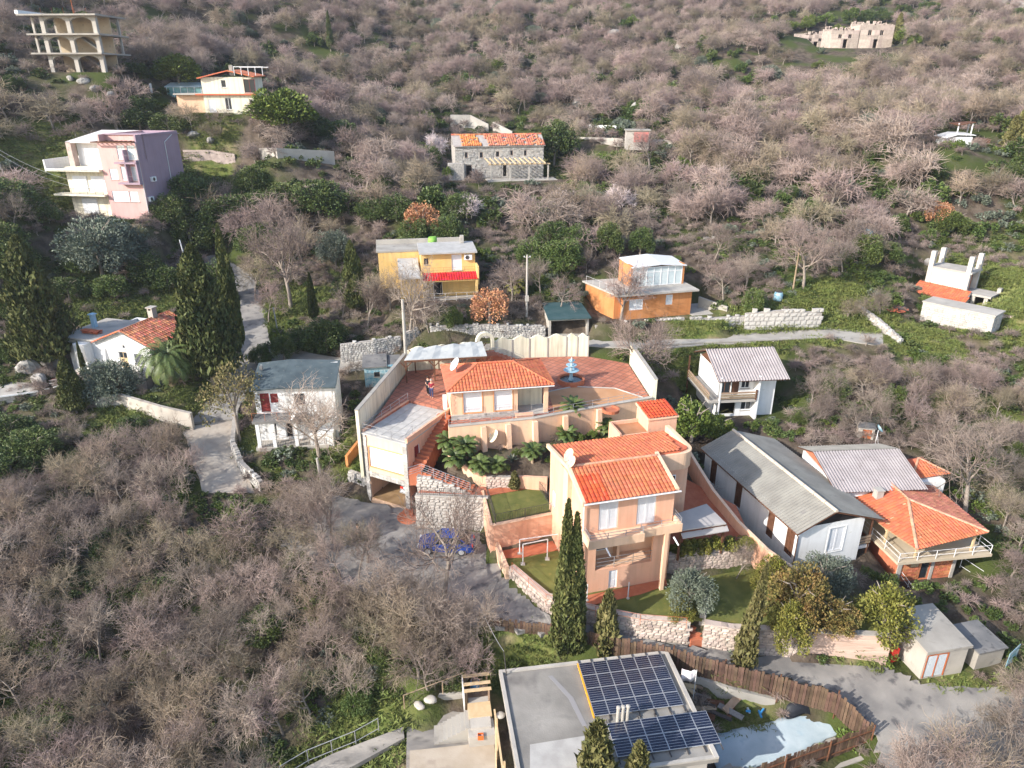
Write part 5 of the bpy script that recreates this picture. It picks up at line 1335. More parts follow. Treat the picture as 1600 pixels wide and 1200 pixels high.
h.part('terrace_wall', MB().box(-7.6, -7.4, -.6, 5.0, 5.5, 6.9).box(-7.4, -5.0, 4.9, 5.0, 5.75, 6.9).box(-7.4, -.1, -.6, -.5, 5.6, 5.85), M_white)
h.part('pillar', MB().box(-5.7, -5.0, 1.6, 2.5, 5.8, 8.9), M_rockpink)
h.part('basement', MB().box(-4.5, -1.0, -.6, .88, -3.4, -.25), M_white)

# ============================================================ unfinished concrete frame
a, b = PY(80, 112, 116), PY(170, 113, 116)
o, rz = a, R(-3)
h = House('building_shell', 'unfinished three storey concrete building shell with arched openings', 'building', o, rz, 8.4, 7.0)
SH = 2.55
for k in range(3):
    z = k * SH
    sh = -.35 * k
    h.part('floor_slab', MB().box(-1.9 - (.9 if k == 2 else 0), 9.0 if k != 0 else 8.8, -.8, 7.2, z + SH - .22, z + SH), M_concrete)
    for x in (0, 3.9, 7.8): h.part('column', MB().box(x, x + .6, 0, .6, z - (1.5 if k == 0 else 0), z + SH - .22), M_conclt)
    for (x, y) in ((-1.5, .3), (-1.5, 5.5), (8.3, 5.5)):
        if k: h.part('column', MB().box(x, x + .3, y, y + .3, z, z + SH - .22), M_conclt)
    for xa, xb in ((.6, 3.9), (4.5, 7.8)):
        mb = MB(); n = 10; c = (xa + xb) / 2; r_ = (xb - xa) / 2
        for i in range(n):
            t0, t1 = math.pi * i / n, math.pi * (i + 1) / n
            p = [(c - r_ * math.cos(t), z + 1.4 + .75 * math.sin(t)) for t in (t0, t1)]
            zt = z + SH - .22
            mb.add([(p[0][0], .05, p[0][1]), (p[1][0], .05, p[1][1]), (p[1][0], .05, zt), (p[0][0], .05, zt), (p[0][0], .4, p[0][1]), (p[1][0], .4, p[1][1]), (p[1][0], .4, zt), (p[0][0], .4, zt)],
                   [(0,1,2,3), (7,6,5,4), (0,4,5,1), (3,2,6,7), (0,3,7,4), (1,5,6,2)])
        mb.obj('arch', M_conclt, h.e)
    h.part('rear_wall', MB().box(0, 8.4, 3.6, 3.8, z - (1 if k == 0 else 0), z + SH - .22), mat('tan block wall', (.42,.34,.24), (.5,.41,.3), 1, bump=.2, c3=(.3,.26,.22), s3=2, t3=.6))
    if k < 2: h.part('stair', MB().slab([Vector(v) for v in ((4.6, 1.2, z + SH - .1), (7.2, 1.2, z + .6), (7.2, 2.4, z + .6), (4.6, 2.4, z + SH - .1))], .25), M_concrete)
h.part('parapet_stub', MB().box(-2.9, -2.4, -.8, 7, 3 * SH, 3 * SH + .5), M_white)
mb = MB()
for k in range(5): mb.tube((.3 + k * 1.7, .3, 7.6), (.3 + k * 1.7, .3, 8.5), .02, .02, 4)
mb.tube((2.9, 4, 7.6), (2.9, 4, 10.5), .06, .06, 5).obj('rebar', M_rust, h.e, kind='stuff')

# ============================================================ cream house behind the pine, upper left
a, b = PY(322, 178, 112), PY(400, 177, 112.5)
o, rz, w = fr(a, b)
h = House('house', 'cream two storey house with red roof trim half hidden by a pine', 'house', o, R(4), w, 6.0)
op = [(.6, 1.6, .2, 2.0), (3.0, 3.9, .6, 2.2), (6.5, 7.5, .6, 2.0), (2.8, 3.5, 3.6, 4.6), (6.0, 7.6, 2.9, 4.7)]
h.wall('f', 5.0, op, M_ochre); h.wall('l', 5.0, [], M_ochre); h.wall('r', 5.0, [], M_ochre); h.wall('b', 5.0, [], M_ochre)
h.win('f', op[0], 'leaf'); h.win('f', op[1], 'glass'); h.win('f', op[2], 'glass'); h.win('f', op[3], 'glass'); h.win('f', op[4], 'glass', fmat=M_darkred)
h.part('string_course', MB().box(-1.0, w + .4, -.35, -.01, 2.55, 2.75), M_tile)
h.part('wing', MB().box(-4.0, -.02, .5, 5, -1, 2.6), M_peachlt)
h.part('wing_roof', MB().box(-4.2, -.02, -.2, 5.2, 2.6, 2.8), M_conclt)
rf = h.part('roof', MB().slab([Vector(v) for v in ((-.4, -.5, 4.9), (4.0, -.5, 5.9), (4.0, 6.3, 6.1), (-.4, 6.3, 5.1))], .15).slab([Vector(v) for v in ((4.003, -.5, 5.9), (w + .5, -.5, 5.1), (w + .5, 6.3, 5.3), (4.003, 6.3, 6.1))], .15), M_tile)
MB().box(4.2, 4.7, 0, .5, 5.2, 6.6).obj('chimney', M_concrete, rf)
pg = h.part('roof_frame', MB().box(5.0, 9.2, -.6, -.5, 6.3, 6.4).box(5.0, 9.2, 2.5, 2.6, 6.3, 6.4), M_metalw)
for i in range(5): box_part('post', M_metalw, pg, 5.0 + i * 1.0, 5.08 + i * 1.0, -.6, -.52, 5.2, 6.3)
# greenhouse and open pavilion next to it
e = empty('greenhouse', PY(262, 152, 122), R(3), 'low greenhouse with blue green glazing on the slope', 'greenhouse')
MB().box(0, 5.5, 0, 2.5, 0, 1.5).obj('wall', mat('greenhouse glazing', (.10,.24,.24), (.16,.32,.32), 2, rough=.25, spec=.5), e)
MB().slab([Vector(v) for v in ((-.2, -.2, 1.55), (5.7, -.2, 1.55), (5.7, 2.7, 2.2), (-.2, 2.7, 2.2))], .08).obj('roof', mat('milky glazing', (.42,.52,.54), rough=.3), e)
for i in range(6): box_part('frame_bar', M_metalw, e, i * 1.08, .07 + i * 1.08, -.04, -.003, 0, 1.5)
e = empty('pavilion', PY(190, 151, 120), R(2), 'open white pillared terrace left of the greenhouse', 'pavilion')
MB().box(0, 5.0, 0, 2.6, -1.2, .3).obj('base', M_white, e)
for i in range(5): box_part('pillar', M_white, e, i * 1.15, .25 + i * 1.15, 0, .25, .3, 1.9)

# ============================================================ old stone house with broken tile roof
a, b = P(712, 279, 18.0), P(849, 276, 18.0)
o, rz, w = fr(a, b)
h = House('stone_house', 'long old stone house with broken orange tile roof beside timber pergola', 'house', o, rz, w, 5.5)
op = [(1.7, 2.6, .0, 2.0), (1.55, 2.0, 3.1, 3.9), (3.9, 4.4, 3.1, 3.9), (6.5, 7.0, 3.2, 4.0), (8.8, 9.2, 3.4, 4.1), (11.0, 11.4, 3.3, 4.1), (7.6, 8.2, .2, 1.9)]
M_rub = mat('rubble masonry', (.36,.33,.30), (.52,.48,.43), 3.2, rough=.95, bump=.8, bscale=9, c3=(.16,.15,.14), s3=7, t3=.54)
h.wall('f', 4.8, op, M_rub, t=.4); h.wall('l', 4.8, [], M_rub, t=.4); h.wall('r', 4.8, [], M_rub, t=.4); h.wall('b', 6.1, [], M_rub, t=.4)
for q in op[1:6]: h.win('f', q, 'glass', fmat=M_brown)
h.win('f', op[0], 'door', m=M_dark, fmat=M_brown)
r0 = random.Random(21); mb = MB()
for z in np.arange(.1, 4.7, .26):
    x = 0
    while x < w - .1:
        ww = r0.uniform(.3, .6)
        if not any(q[0] - .1 < x + ww and x < q[1] + .1 and q[2] < z + .2 and z < q[3] + .05 for q in op) and r0.random() < .8: mb.box(x, min(x + ww, w) - .03, -.05 - r0.random() * .03, -.002, z, z + .22)
        x += ww
mb.obj('stonework', M_rock, h.e, kind='stuff')
rf = h.part('roof', MB().slab([Vector(v) for v in ((-.2, -.3, 4.85), (w + .2, -.3, 4.85), (w + .2, 3.0, 6.3), (-.2, 3.0, 6.3))], .1), mat('bare roof boarding', (.33,.29,.27), (.42,.38,.35), 1.5, bump=.3))
pantiles((1.1, -.3, 4.87), (4.3, -.3, 4.87), (3.6, 2.95, 6.3), (1.2, 2.95, 6.3), w=.36, row=.45, amp=.08, r=r0, drop=.07).obj('roof_tiles', mat('bright orange old tile', (.62,.19,.06), (.68,.27,.1), 2, island=.3, rough=.9), rf, kind='stuff')
pantiles((5.4, -.3, 4.87), (w + .2, -.3, 4.87), (w - .2, 2.95, 6.3), (4.9, 2.95, 6.3), w=.36, row=.45, amp=.08, r=r0, drop=.12).obj('roof_tiles', M_tileold, rf, kind='stuff')
ridge_caps((-.2, 3.0, 6.3), (w + .2, 3.0, 6.3), .14).obj('ridge', M_tileold, rf)
h.part('side_shed', MB().box(-1.2, 1.2, -1.6, -.02, -.5, 2.4), M_rub)
e = empty('pergola', h.o + Vector((5.6, -2.6, 0)), rz, 'timber pergola with open rafters in front of the stone house', 'pergola')
MB().box(-.3, 9.4, -.08, .08, 2.3, 2.45).obj('beam', M_woodlt, e)
for i in range(12): MB().beam((i * .78, -.5, 2.5), (i * .78 - .5, 2.5, 3.1), .14, .14).obj('rafter', M_woodlt, e)
for x in (0, 3.0, 6.0, 9.0): box_part('post', M_conclt, e, x, x + .2, -.1, .1, -1.0, 2.3)
MB().box(-.5, 10.5, -.6, 2.4, -1.4, .02).obj('floor', M_conclt, e)

# ============================================================ stone house with pillars, right edge
h = House('stone_house', 'half built stone house with four pillars rising through its flat roof', 'house', (49.6, 83.4, 9.6), R(-50), 4.6, 3.3)
for (x, y) in ((0, 0), (4.1, 0), (0, 2.8), (4.1, 2.8)): h.part('pillar', MB().box(x, x + .5, y, y + .5, -1.8, 4.1), M_rockwhite)
h.part('wall', MB().box(.5, 4.1, .08, .38, -1.8, 2.1), M_rockwhite); h.part('wall', MB().box(.5, 4.1, 2.9, 3.2, -1.8, 2.1), M_rockwhite)
h.part('roof_slab', MB().box(.05, 4.75, .05, 3.25, 2.1, 2.32), M_conclt)
h.part('post', MB().box(4.2, 4.35, 1.5, 1.65, .0, 2.1), M_rust)
h.part('floor_slab', MB().box(.5, 7.2, .1, 3.2, -.25, -.02), M_conclt); h.part('slab_end', MB().box(6.9, 7.3, 2.7, 3.3, -.02, .5), M_conclt)
for (x, y) in ((6.5, .25), (6.5, 2.7), (5.2, .2)): h.part('column', MB().box(x, x + .4, y, y + .4, -2.6, -.25), M_conclt)
h.part('low_wing', MB().box(-.3, 5.2, -2.1, -.02, -2.2, -.75), M_rub)
a, b, c, d = (-.6, -2.4, -.75), (5.4, -2.4, -.95), (5.2, .05, .15), (-.6, .05, .35)
rf = h.part('wing_roof', MB().slab([Vector(v) for v in (a, b, c, d)], .1), M_concdk)
pantiles(a, b, c, d, r=tr_).obj('roof_tiles', M_tile, rf, kind='stuff')
h = House('stone_house', 'long low white stone building below the pillared house', 'building', (45.6, 76.0, 7.6), R(-50), 7.0, 2.6)
for s in 'frbl': h.wall(s, 2.0, [(.9, 1.2, .5, 1.4)] if s == 'r' else [], M_rockwhite, z0=-2)
h.part('roof_slab', MB().box(-.1, 7.15, -.12, 2.8, 2.0, 2.14), M_conclt)
mb = MB(); r0 = random.Random(31)
for z in np.arange(-.6, 1.9, .24):
    x = 0
    while x < 7.0:
        ww = r0.uniform(.25, .5); mb.box(x, min(x + ww, 7.0) - .025, -.05 - r0.random() * .03, -.002, z, z + .2); x += ww
    y = .0
    while y < 2.6:
        ww = r0.uniform(.25, .5)
        if not (.7 < y + ww and y < 1.3 and .3 < z < 1.4): mb.box(7.002, 7.05, y, min(y + ww, 2.6) - .025, z, z + .2)
        y += ww
mb.obj('stonework', M_rockwhite, h.e, kind='stuff')
# ============================================================ far houses
h = House('house', 'white cottage with dark roofed terrace on the right hillside', 'house', PY(1476, 229, 110), R(-4), 5.4, 4.5)
h.e.scale = (.68, .68, .68)
for s in 'frbl': h.wall(s, 2.0, [], M_white)
h.part('roof', MB().slab([Vector(v) for v in ((-.4, -.4, 1.8), (2.0, -.4, 2.5), (2.4, 5, 2.8), (-.4, 5, 2.0))], .12).slab([Vector(v) for v in ((2.003, -.4, 2.5), (5.8, -.4, 2.4), (5.8, 5, 2.7), (2.403, 5, 2.8))], .12), M_metalw)
h.part('terrace_roof', MB().slab([Vector(v) for v in ((3.0, 2.5, 4.3), (6.6, 2.5, 4.9), (7.2, 6.5, 4.9), (3.0, 6.5, 4.6))], .15), M_brown)
for (x, y) in ((3.3, 2.8), (6.2, 2.8), (7.0, 6.0)): h.part('post', MB().box(x, x + .2, y, y + .2, 1.5, 4.6), M_metalw)
h.part('side_wing', MB().box(5.42, 9.5, .5, 4, -1, 1.6), M_brown)

for (u0, u1, v, lab, ht, gap) in ((1250, 1294, 78, 'left of the roofless stone ruins high on the hill, with ivy', 3.6, .3), (1296, 1340, 75, 'middle roofless stone ruin high on the hill, with a dark doorway', 4.0, .5), (1339, 1392, 75, 'right hand roofless stone ruin beside the golden cypress', 5.2, .2)):
    a, b = P(u0, v, 40), P(u1, v, 40)
    o, rz, w = fr(a, b); r0 = random.Random(u0)
    h = House('stone_ruin', lab, 'ruin', o, rz, w, 6, 'stone ruins on the hill')
    op = [(w * .25, w * .25 + .9, ht * .55, ht * .78), (w * .6, w * .6 + .9, ht * .55, ht * .78), (w * .45, w * .45 + 1.1, 0, 2.0)]
    h.wall('f', ht, op, M_rockpink, z0=-2, t=.5); h.wall('b', ht + .6, [], M_rockpink, z0=-2, t=.5); h.wall('l', ht, [], M_rockpink, z0=-2, t=.5); h.wall('r', ht, [], M_rockpink, z0=-2, t=.5)
    for q in op[:2]: h.win('f', q, 'glass', m=M_dark, fmat=M_rockpink)  # black panes: darkness of the empty window holes painted solid
    mb = MB()
    for i in range(26): 
        x = r0.uniform(0, w - .6); mb.box(x, x + r0.uniform(.3, .7), .0, .48, ht, ht + r0.uniform(.1, .5)) if i < 14 else mb.box(x, x + r0.uniform(.3, .7), 5.5, 5.98, ht + .6, ht + r0.uniform(.7, 1.3))
    mb.obj('broken_top', M_rockpink, h.e, kind='stuff')
    h.part('fallen_roof', MB().slab([Vector(v_) for v_ in ((.6, .6, ht - 1.0), (w - .6, .6, ht - 1.2), (w - .6, 5.4, ht - .3), (.6, 5.4, ht - .2))], .2), M_rockpink)
# ruined stone shed, left edge
o = P(-20, 655, 3.6)
h = House('stone_ruin', 'tumbledown stone shed with a white roof edge at the left border', 'ruin', P(0, 650, 3.4), R(24), 3.4, 3.0)
for s in 'frbl': h.wall(s, 1.9, [], M_rub, z0=-1.5, t=.4)
h.part('roof', MB().slab([Vector(v) for v in ((-.1, -.1, 1.95), (3.5, -.1, 1.95), (3.5, 3.1, 2.2), (-.1, 3.1, 2.2))], .1), M_conclt)
h.part('roof_edge', MB().box(-.3, 3.5, -.16, -.1, 1.85, 2.0), M_frame)
# pump shed in the scrub
h = House('shed', 'tiny leaning shed with rusty door in the scrub above the grey roof', 'shed', P(1338, 688, 2.9), R(-18), 1.3, 1.0)
for s in 'frbl': h.wall(s, 1.3, [(.35, 1.1, -.3, 1.15)] if s == 'f' else [], M_conclt)
h.win('f', (.35, 1.1, -.3, 1.15), 'door', m=M_rust, fmat=M_rust); h.part('roof', MB().box(-.1, 1.4, -.1, 1.1, 1.3, 1.38), M_concdk)
# pink shed beside the upper path
h = House('shed', 'pale little shed with red plank front beside the upper path', 'shed', P(978, 222, 23.3), R(-4), 3.6, 2.4)
for s in 'frbl': h.wall(s, 1.7, [], M_conclt)
h.part('door', MB().box(1.2, 3.5, -.07, -.002, .0, 1.5), mat('washed red boards', (.45,.13,.12), (.5,.2,.17), 2)); h.part('roof', MB().box(-.2, 3.8, -.2, 2.6, 1.7, 1.85), M_concrete)
# ============================================================ walls, stairs and fences
V = lambda x, y, z: Vector((x, y, z))
BT = [P(1075, 705, 4.5), P(1112, 765, 3.9), P(1152, 815, 3.4), P(1196, 858, 2.9), P(1262, 905, 2.0)]
CAPP = (M_conclt, .07, .05)
plain_wall('terrace_wall', 'long pale wall down the left side of the terracotta terrace', [V(-11.95, 49.9, ZT), V(-11.3, 53.9, ZT), V(-10.6, 58.2, ZT), V(-9.95, 62.4, ZT)], 1.75, M_cream, base=4.2, cap=(M_concrete, .08, .04))
plain_wall('terrace_wall', 'cream wall down the right side of the terrace beside the big bare tree', [V(11.45, 64.6, ZT), V(11.7, 61.5, ZT), V(11.95, 58.5, ZT), V(12.15, 55.8, ZT)], 1.9, M_cream, base=3.5, cap=(M_concrete, .08, .04))
# wavy back wall, a panel at a time
e = empty('terrace_wall', (-9.85, 62.6, ZT), 0, 'cream back wall of the terrace with wavy top and arched gateway', 'wall')
o = Vector(e.location)
seam = [(-9.85, 62.6), (-7.7, 63.05), (-5.6, 63.5), (-3.45, 64.45)], [(-1.75, 65.1), (.0, 65.75), (1.7, 66.1), (3.5, 66.3), (5.4, 66.6), (6.5, 66.65), (7.6, 66.65)]
for run in seam:
    for i, (a, b) in enumerate(zip(run[:-1], run[1:])):
        a = V(*a, ZT) - o; b = V(*b, ZT) - o; ex = (b - a).normalized(); ny = V(-ex.y, ex.x, 0) * .22; n = 8
        vs, fs = [], []
        for k in range(n + 1):
            p = a + (b - a - ex * .03) * (k / n); hh = 2.0 + .17 * (1 - math.cos(2 * math.pi * k / n))
            for off, z in ((V(0, 0, 0), -2.5), (V(0, 0, 0), hh), (ny, hh), (ny, -2.5)): vs.append(tuple(p + off + V(0, 0, z)))
        for k in range(n):
            q = 4 * k
            for j in range(4): fs.append((q + j, q + (j + 1) % 4, q + 4 + (j + 1) % 4, q + 4 + j)[::-1])
        fs += [(0, 1, 2, 3)[::-1], (4*n, 4*n+1, 4*n+2, 4*n+3)]
        MB().add(vs, fs).obj('panel', M_cream, e)
        MB().box(-.06, .06, -.06, .26, -2.4, 2.02).obj('joint_post', M_conclt, e).matrix_local = Matrix.Translation(b) @ Matrix.Rotation(math.atan2(ex.y, ex.x), 4, 'Z')
a = V(-3.45, 64.45, ZT) - o; b = V(-1.75, 65.1, ZT) - o; ex = (b - a).normalized()
M = Matrix.Translation((a + b) / 2) @ Matrix.Rotation(math.atan2(ex.y, ex.x), 4, 'Z')
mb = MB().at(M).box(-.92, -.6, -.1, .3, -2.5, 2.2).box(.6, .92, -.1, .3, -2.5, 2.2)
for i in range(10):
    t0, t1 = math.pi * i / 10, math.pi * (i + 1) / 10
    vs = [(r * math.cos(t), y, 2.2 + r * math.sin(t)) for y in (-.1, .3) for t in (t0, t1) for r in (.6, .92)]
    mb.add(vs, [(0,1,3,2), (4,6,7,5), (1,5,7,3), (0,2,6,4), (0,4,5,1), (2,3,7,6)])
mb.obj('arch', M_cream, e)
g = MB().at(M).box(-.58, .58, .05, .09, .55, .6).box(-.58, .58, .05, .09, 2.1, 2.15).obj('gate', M_metaldk, e)
mb = MB().at(M)
for i in range(9): mb.box(-.56 + i * .14, -.54 + i * .14, .055, .085, .6, 2.1 + .5 * math.sin(math.pi * (i + .5) / 9))
mb.obj('gate_bars', M_metaldk, g)
# stair down from the gateway
e = empty('stair', (-1.6, 64.2, ZT), R(18), 'red stair descending right from the arched gateway', 'stair')
box_part('landing', M_redpath, e, -1.8, .0, -.9, .6, 0, 1.3)
for i in range(6): box_part('step', M_redpath, e, i * .42, i * .42 + .42, -.9, .4, 0, 1.1 - i * .19)
railing([(-1.7, -.88, 1.3), (0, -.88, 1.3), (2.6, -.88, .1)], .8, rails=(1, .5), parent=e, r=.015)
# peach retaining wall with buttresses, railing on it
RW_ = [V(-4.95, 49.85, 5.0), V(-1.6, 50.6, 5.0), V(1.7, 51.35, 5.0), V(6.7, 53.5, 5.0), V(12.1, 55.7, 5.0)]
e = plain_wall('retaining_wall', 'peach retaining wall with buttresses below the terrace', RW_, [2.15, 2.15, 2.15, 2.1, 2.05], M_peachlt, t=.3, base=1.5, cap=(M_conclt, .07, .04))
o = Vector(e.location)
for x, y, zf in ((-2.3, 50.4, 4.6), (-.35, 50.85, 4.5), (1.8, 51.35, 4.5), (4.3, 52.4, 4.7), (7.2, 53.65, 4.7)):
    M = Matrix.Translation(V(x, y, 0) - V(o.x, o.y, 0)) @ Matrix.Rotation(R(18), 4, 'Z')
    MB().at(M).add([(-.2, -.75, zf - 1.0 - o.z), (.2, -.75, zf - 1.0 - o.z), (.2, .0, zf - 1.0 - o.z), (-.2, .0, zf - 1.0 - o.z), (-.2, -.3, 7.0 - o.z), (.2, -.3, 7.0 - o.z), (.2, .0, 7.0 - o.z), (-.2, .0, 7.0 - o.z)],
                   [(0,3,2,1), (4,5,6,7), (0,1,5,4), (1,2,6,5), (2,3,7,6), (3,0,4,7)]).obj('buttress', M_peachlt, e)
railing([p + V(0, .15, 2.2) for p in RW_], .55, rails=(1, .5), gap=1.6, r=.016, label='thin metal railing along the top of the peach retaining wall')
dish('large pale satellite dish fixed on the peach retaining wall', V(-1.35, 50.3, 5.9), .55, mast=.2, m=M_cream)
plain_wall('garden_wall', 'short cream wall at the right end of the palm garden', [V(12.0, 55.5, 4.6), V(11.7, 52.6, 4.0)], [1.6, 1.4], M_cream, base=1.5)
# stairs between annex and palm garden
e = empty('stair', (-5.55, 53.0, ZT), 0, 'dark red stair running down beside the garage annex', 'stair')
dv = V(-1.75, -4.3, -2.4); n = 13; M0 = Matrix.Rotation(math.atan2(dv.y, dv.x), 4, 'Z')
for i in range(n):
    p = dv * (i / n); box_part('step', M_redpath, e, 0, .4, -.55, .55, -1.6, 0).matrix_local = Matrix.Translation(p) @ M0
box_part('landing', M_redpath, e, -2.4, -.9, -5.3, -4.25, -3.6, -2.42)
e2 = empty('stair', (-6.9, 48.1, 4.38), 0, 'lower red stair running down right to the stone platform', 'stair')
dv = V(3.9, -.75, -1.3); n = 10; M0 = Matrix.Rotation(math.atan2(dv.y, dv.x), 4, 'Z')
for i in range(n):
    p = dv * (i / n); box_part('step', M_redpath, e2, 0, .42, -.5, .5, -.9, 0).matrix_local = Matrix.Translation(p) @ M0
railing([(-7.9, 46.9, 4.4), (-6.95, 47.55, 4.4), (-3.2, 46.95, 3.1)], .8, rails=(1, .75, .5, .25), gap=1.0, r=.018, m=M_alu, label='bright metal railing beside the lower red stair')
plain_wall('stair_wall', 'sloping peach wall between the lower stair and the palm garden', [V(-5.1, 49.8, 4.4), V(-4.7, 49.0, 4.2), V(-3.0, 47.95, 3.1), V(-1.95, 47.8, 3.0)], [1.6, 1.3, .95, .9], M_peachlt, base=1.5, cap=(M_peach, .05, .03))
stone_wall('stone_wall', 'bluish dressed stone wall stepping up under the lower stair', [V(-7.3, 47.35, 3.0), V(-5.6, 47.1, 3.0), V(-3.3, 46.75, 3.0)], [1.25, .95, .05], M_rock, single=True, seed=6, sw=.4, sh=.2)
stone_wall('retaining_wall', 'grey dressed stone retaining wall above the parking court', [V(-7.35, 46.35, .2), V(-4.6, 46.2, .1), V(-1.95, 45.95, .05)], [2.85, 2.95, 3.0], mat('pale dressed stone', (.36,.34,.31), (.46,.43,.39), 1.2, rough=.95, bump=.4, bscale=6, island=.2, c3=(.3,.28,.25), s3=3, t3=.6), single=True, seed=7, sw=.46, sh=.24, cap=(M_conclt, .06, .03))
railing([(-7.2, 46.5, 3.1), (-2.0, 46.1, 3.1)], .65, rails=(1, .1), m=M_metaldk, bal=.16, r=.014, gap=1.6, label='dark iron railing along the top of the stone retaining wall')
e = empty('iron_gate', (-7.75, 47.4, .7), R(65), 'dark iron garden gate beside the open garage', 'gate')
MB().box(0, 1.3, -.02, .02, 0, .05).box(0, 1.3, -.02, .02, 1.7, 1.75).box(0, .04, -.02, .02, .05, 1.7).box(1.26, 1.3, -.02, .02, .05, 1.7).obj('frame', M_metaldk, e)
mb = MB()
for i in range(10): mb.box(.1 + i * .12, .115 + i * .12, -.01, .01, .05, 1.7)
mb.obj('bars', M_metaldk, e, kind='stuff')
e = empty('step_block', P(640, 808, .45), R(-10), 'rounded red paved step at the foot of the iron gate', 'step')
MB().lathe([(1.0, -.3), (1.0, .05), (.95, .1)], (0, 0, 0), 16).obj('lower_step', M_redpath, e); MB().lathe([(.6, .1), (.6, .22), (.55, .26)], (-.1, .5, 0), 14).obj('upper_step', M_redpath, e)
# ---- villa garden walls
L1 = LAWN1
plain_wall('garden_wall', 'tall peach wall holding up the small upper lawn', [V(L1[3].x, L1[3].y - .02, .95), V(L1[2].x, L1[2].y - .02, .95)], 2.05, M_peach, t=.25, base=1.2, cap=(M_peachlt, .06, .04))
plain_wall('garden_wall', 'peach side wall of the upper lawn next to the parking court', [V(L1[0].x - .02, L1[0].y, 1.0), V(L1[3].x - .02, L1[3].y, .6)], [2.1, 2.45], M_peach, t=-.22, base=1.5, cap=(M_peachlt, .06, .04))
plain_wall('garden_wall', 'low peach wall from the upper lawn down to the road', [P(771, 858, .6), P(790, 905, .15)], [1.1, 1.0], M_peachlt, base=1.0)
stone_wall('garden_wall', 'pinkish rubble wall behind the upper lawn', [V(-2.0, 47.75, 3.0), V(.5, 47.5, 3.0)], [1.0, 1.0], M_rockpink, single=True, seed=8, sw=.34, sh=.22)
plain_wall('garden_wall', 'low peach wall behind the upper lawn beside the villa', [V(.52, 47.5, 3.0), V(2.7, 47.2, 3.0)], [1.1, 1.15], M_peach, base=1)
railing([L1[3] + V(.15, .2, .1), L1[2] + V(-.1, .2, .1), L1[1] + V(-.1, -.6, .05)], .75, rails=(1, .12), m=M_metaldk, bal=.13, r=.018, gap=2.2, label='dark iron railing round the front and right of the upper lawn')
railing([L1[3] + V(.12, .3, .1), L1[0] + V(.2, -.3, .05)], .75, rails=(1, .12), m=M_metaldk, bal=.2, r=.014, gap=1.6, label='thin dark wire fence on the left edge of the upper lawn')
WR = [(796, 908, .1, 1.1), (852, 957, 0, 1.15), (930, 981, -.2, 1.3), (1000, 998, -.4, 1.45), (1076, 1006, -.55, 1.55)]
stone_wall('garden_wall', 'pinkish stone wall along the road below the villa', [P(*q[:3]) + V(0, .12, 0) for q in WR], [q[3] for q in WR], M_rockpink, seed=9, sw=.34, sh=.2, single=False, cap=(M_rockpink, .05, .03))
WR2 = [(1098, 1009, -.6, 1.6), (1140, 1019, -.8, 1.75), (1262, 1032, -1.15, 2.1)]
stone_wall('garden_wall', 'pinkish stone wall along the road right of the garden steps', [P(*q[:3]) + V(0, .12, 0) for q in WR2], [q[3] for q in WR2], M_rockpink, seed=10, sw=.34, sh=.2, cap=(M_rockpink, .05, .03))
WR3 = [(1264, 1032, -1.15, 2.1), (1385, 1043, -1.5, 2.35)]
e = plain_wall('garden_wall', 'plank marked concrete wall at the right corner of the villa plot', [P(*q[:3]) + V(0, .12, 0) for q in WR3], [q[3] for q in WR3], mat('board marked pink concrete', (.50,.35,.28), (.60,.45,.37), .5, rough=.95, bump=.6, bscale=3, stretch=(.6,.6,7), c3=(.36,.26,.21), s3=1.2, t3=.55), t=.3, cap=CAPP)
plain_wall('garden_wall', 'short concrete return wall at the right corner of the villa plot', [P(1385, 1042, -1.5) + V(.02, .12, 0), P(1391, 985, .7)], [2.35, .5], M_rockpink, base=1.5)
stone_wall('gate_pier', 'white stone pier beside the garden steps', [P(1099, 985, -.1), P(1104, 950, .6)], [1.6, 1.1], M_rockwhite, seed=11, sw=.3, sh=.2, t=.35, single=True)
e = empty('garden_stair', P(1088, 1003, -.55), R(8), 'red brick garden steps through the road wall', 'stair')
for i in range(5): box_part('step', M_redpath, e, -.42, .42, i * .32 - .1, i * .32 + .22, -.6, .22 + i * .22)
stone_wall('garden_wall', 'pinkish stone retaining wall under the yellow hedge', [V(HEDGE[1].x, HEDGE[1].y - .1, .95), V(HEDGE[2].x, HEDGE[2].y - .1, .9)], 1.5, M_rockpink, seed=12, sw=.34, sh=.2, cap=(M_rockpink, .06, .03))
e = empty('garden_stair', P(1046, 885, .95), R(14), 'red brick side steps between the villa and the hedge', 'stair')
for i in range(7): box_part('step', M_redpath, e, -.45, .45, i * .4, i * .4 + .4, -.5, .2 + i * .2)
plain_wall('boundary_wall', 'long peach boundary wall between the villa and the long white house', [p - V(0, 0, 1.2) for p in BT], 1.2, M_peach, t=.2, base=2, cap=(M_peachlt, .04, .02))
plain_wall('boundary_wall', 'low peach boundary wall behind the red roofed outhouse', [vw(8.1, 10.6, 2.9), vw(8.6, 6.5, 2.6), BT[0] - V(0, 0, 1.4)], [1.5, 1.5, 1.5], M_peachlt, t=.2, base=2)
railing([V(HEDGE[2].x - 1.6, HEDGE[2].y + .1, 2.45), V(HEDGE[2].x + .2, HEDGE[2].y + .35, 2.45)], .5, rails=(1, .1), m=M_metaldk, bal=.16, r=.02, gap=1.0, label='dark iron railing at the right end of the hedge')
pts = [P(800, 893, 1.2), P(853, 943, 1.15), P(930, 962, 1.1), P(1000, 975, 1.05), P(1072, 980, 1.0)]
railing(pts, .75, rails=(1, .5), gap=2.1, r=.012, m=M_rust, label='thin rusty wire fence on the road wall below the villa')
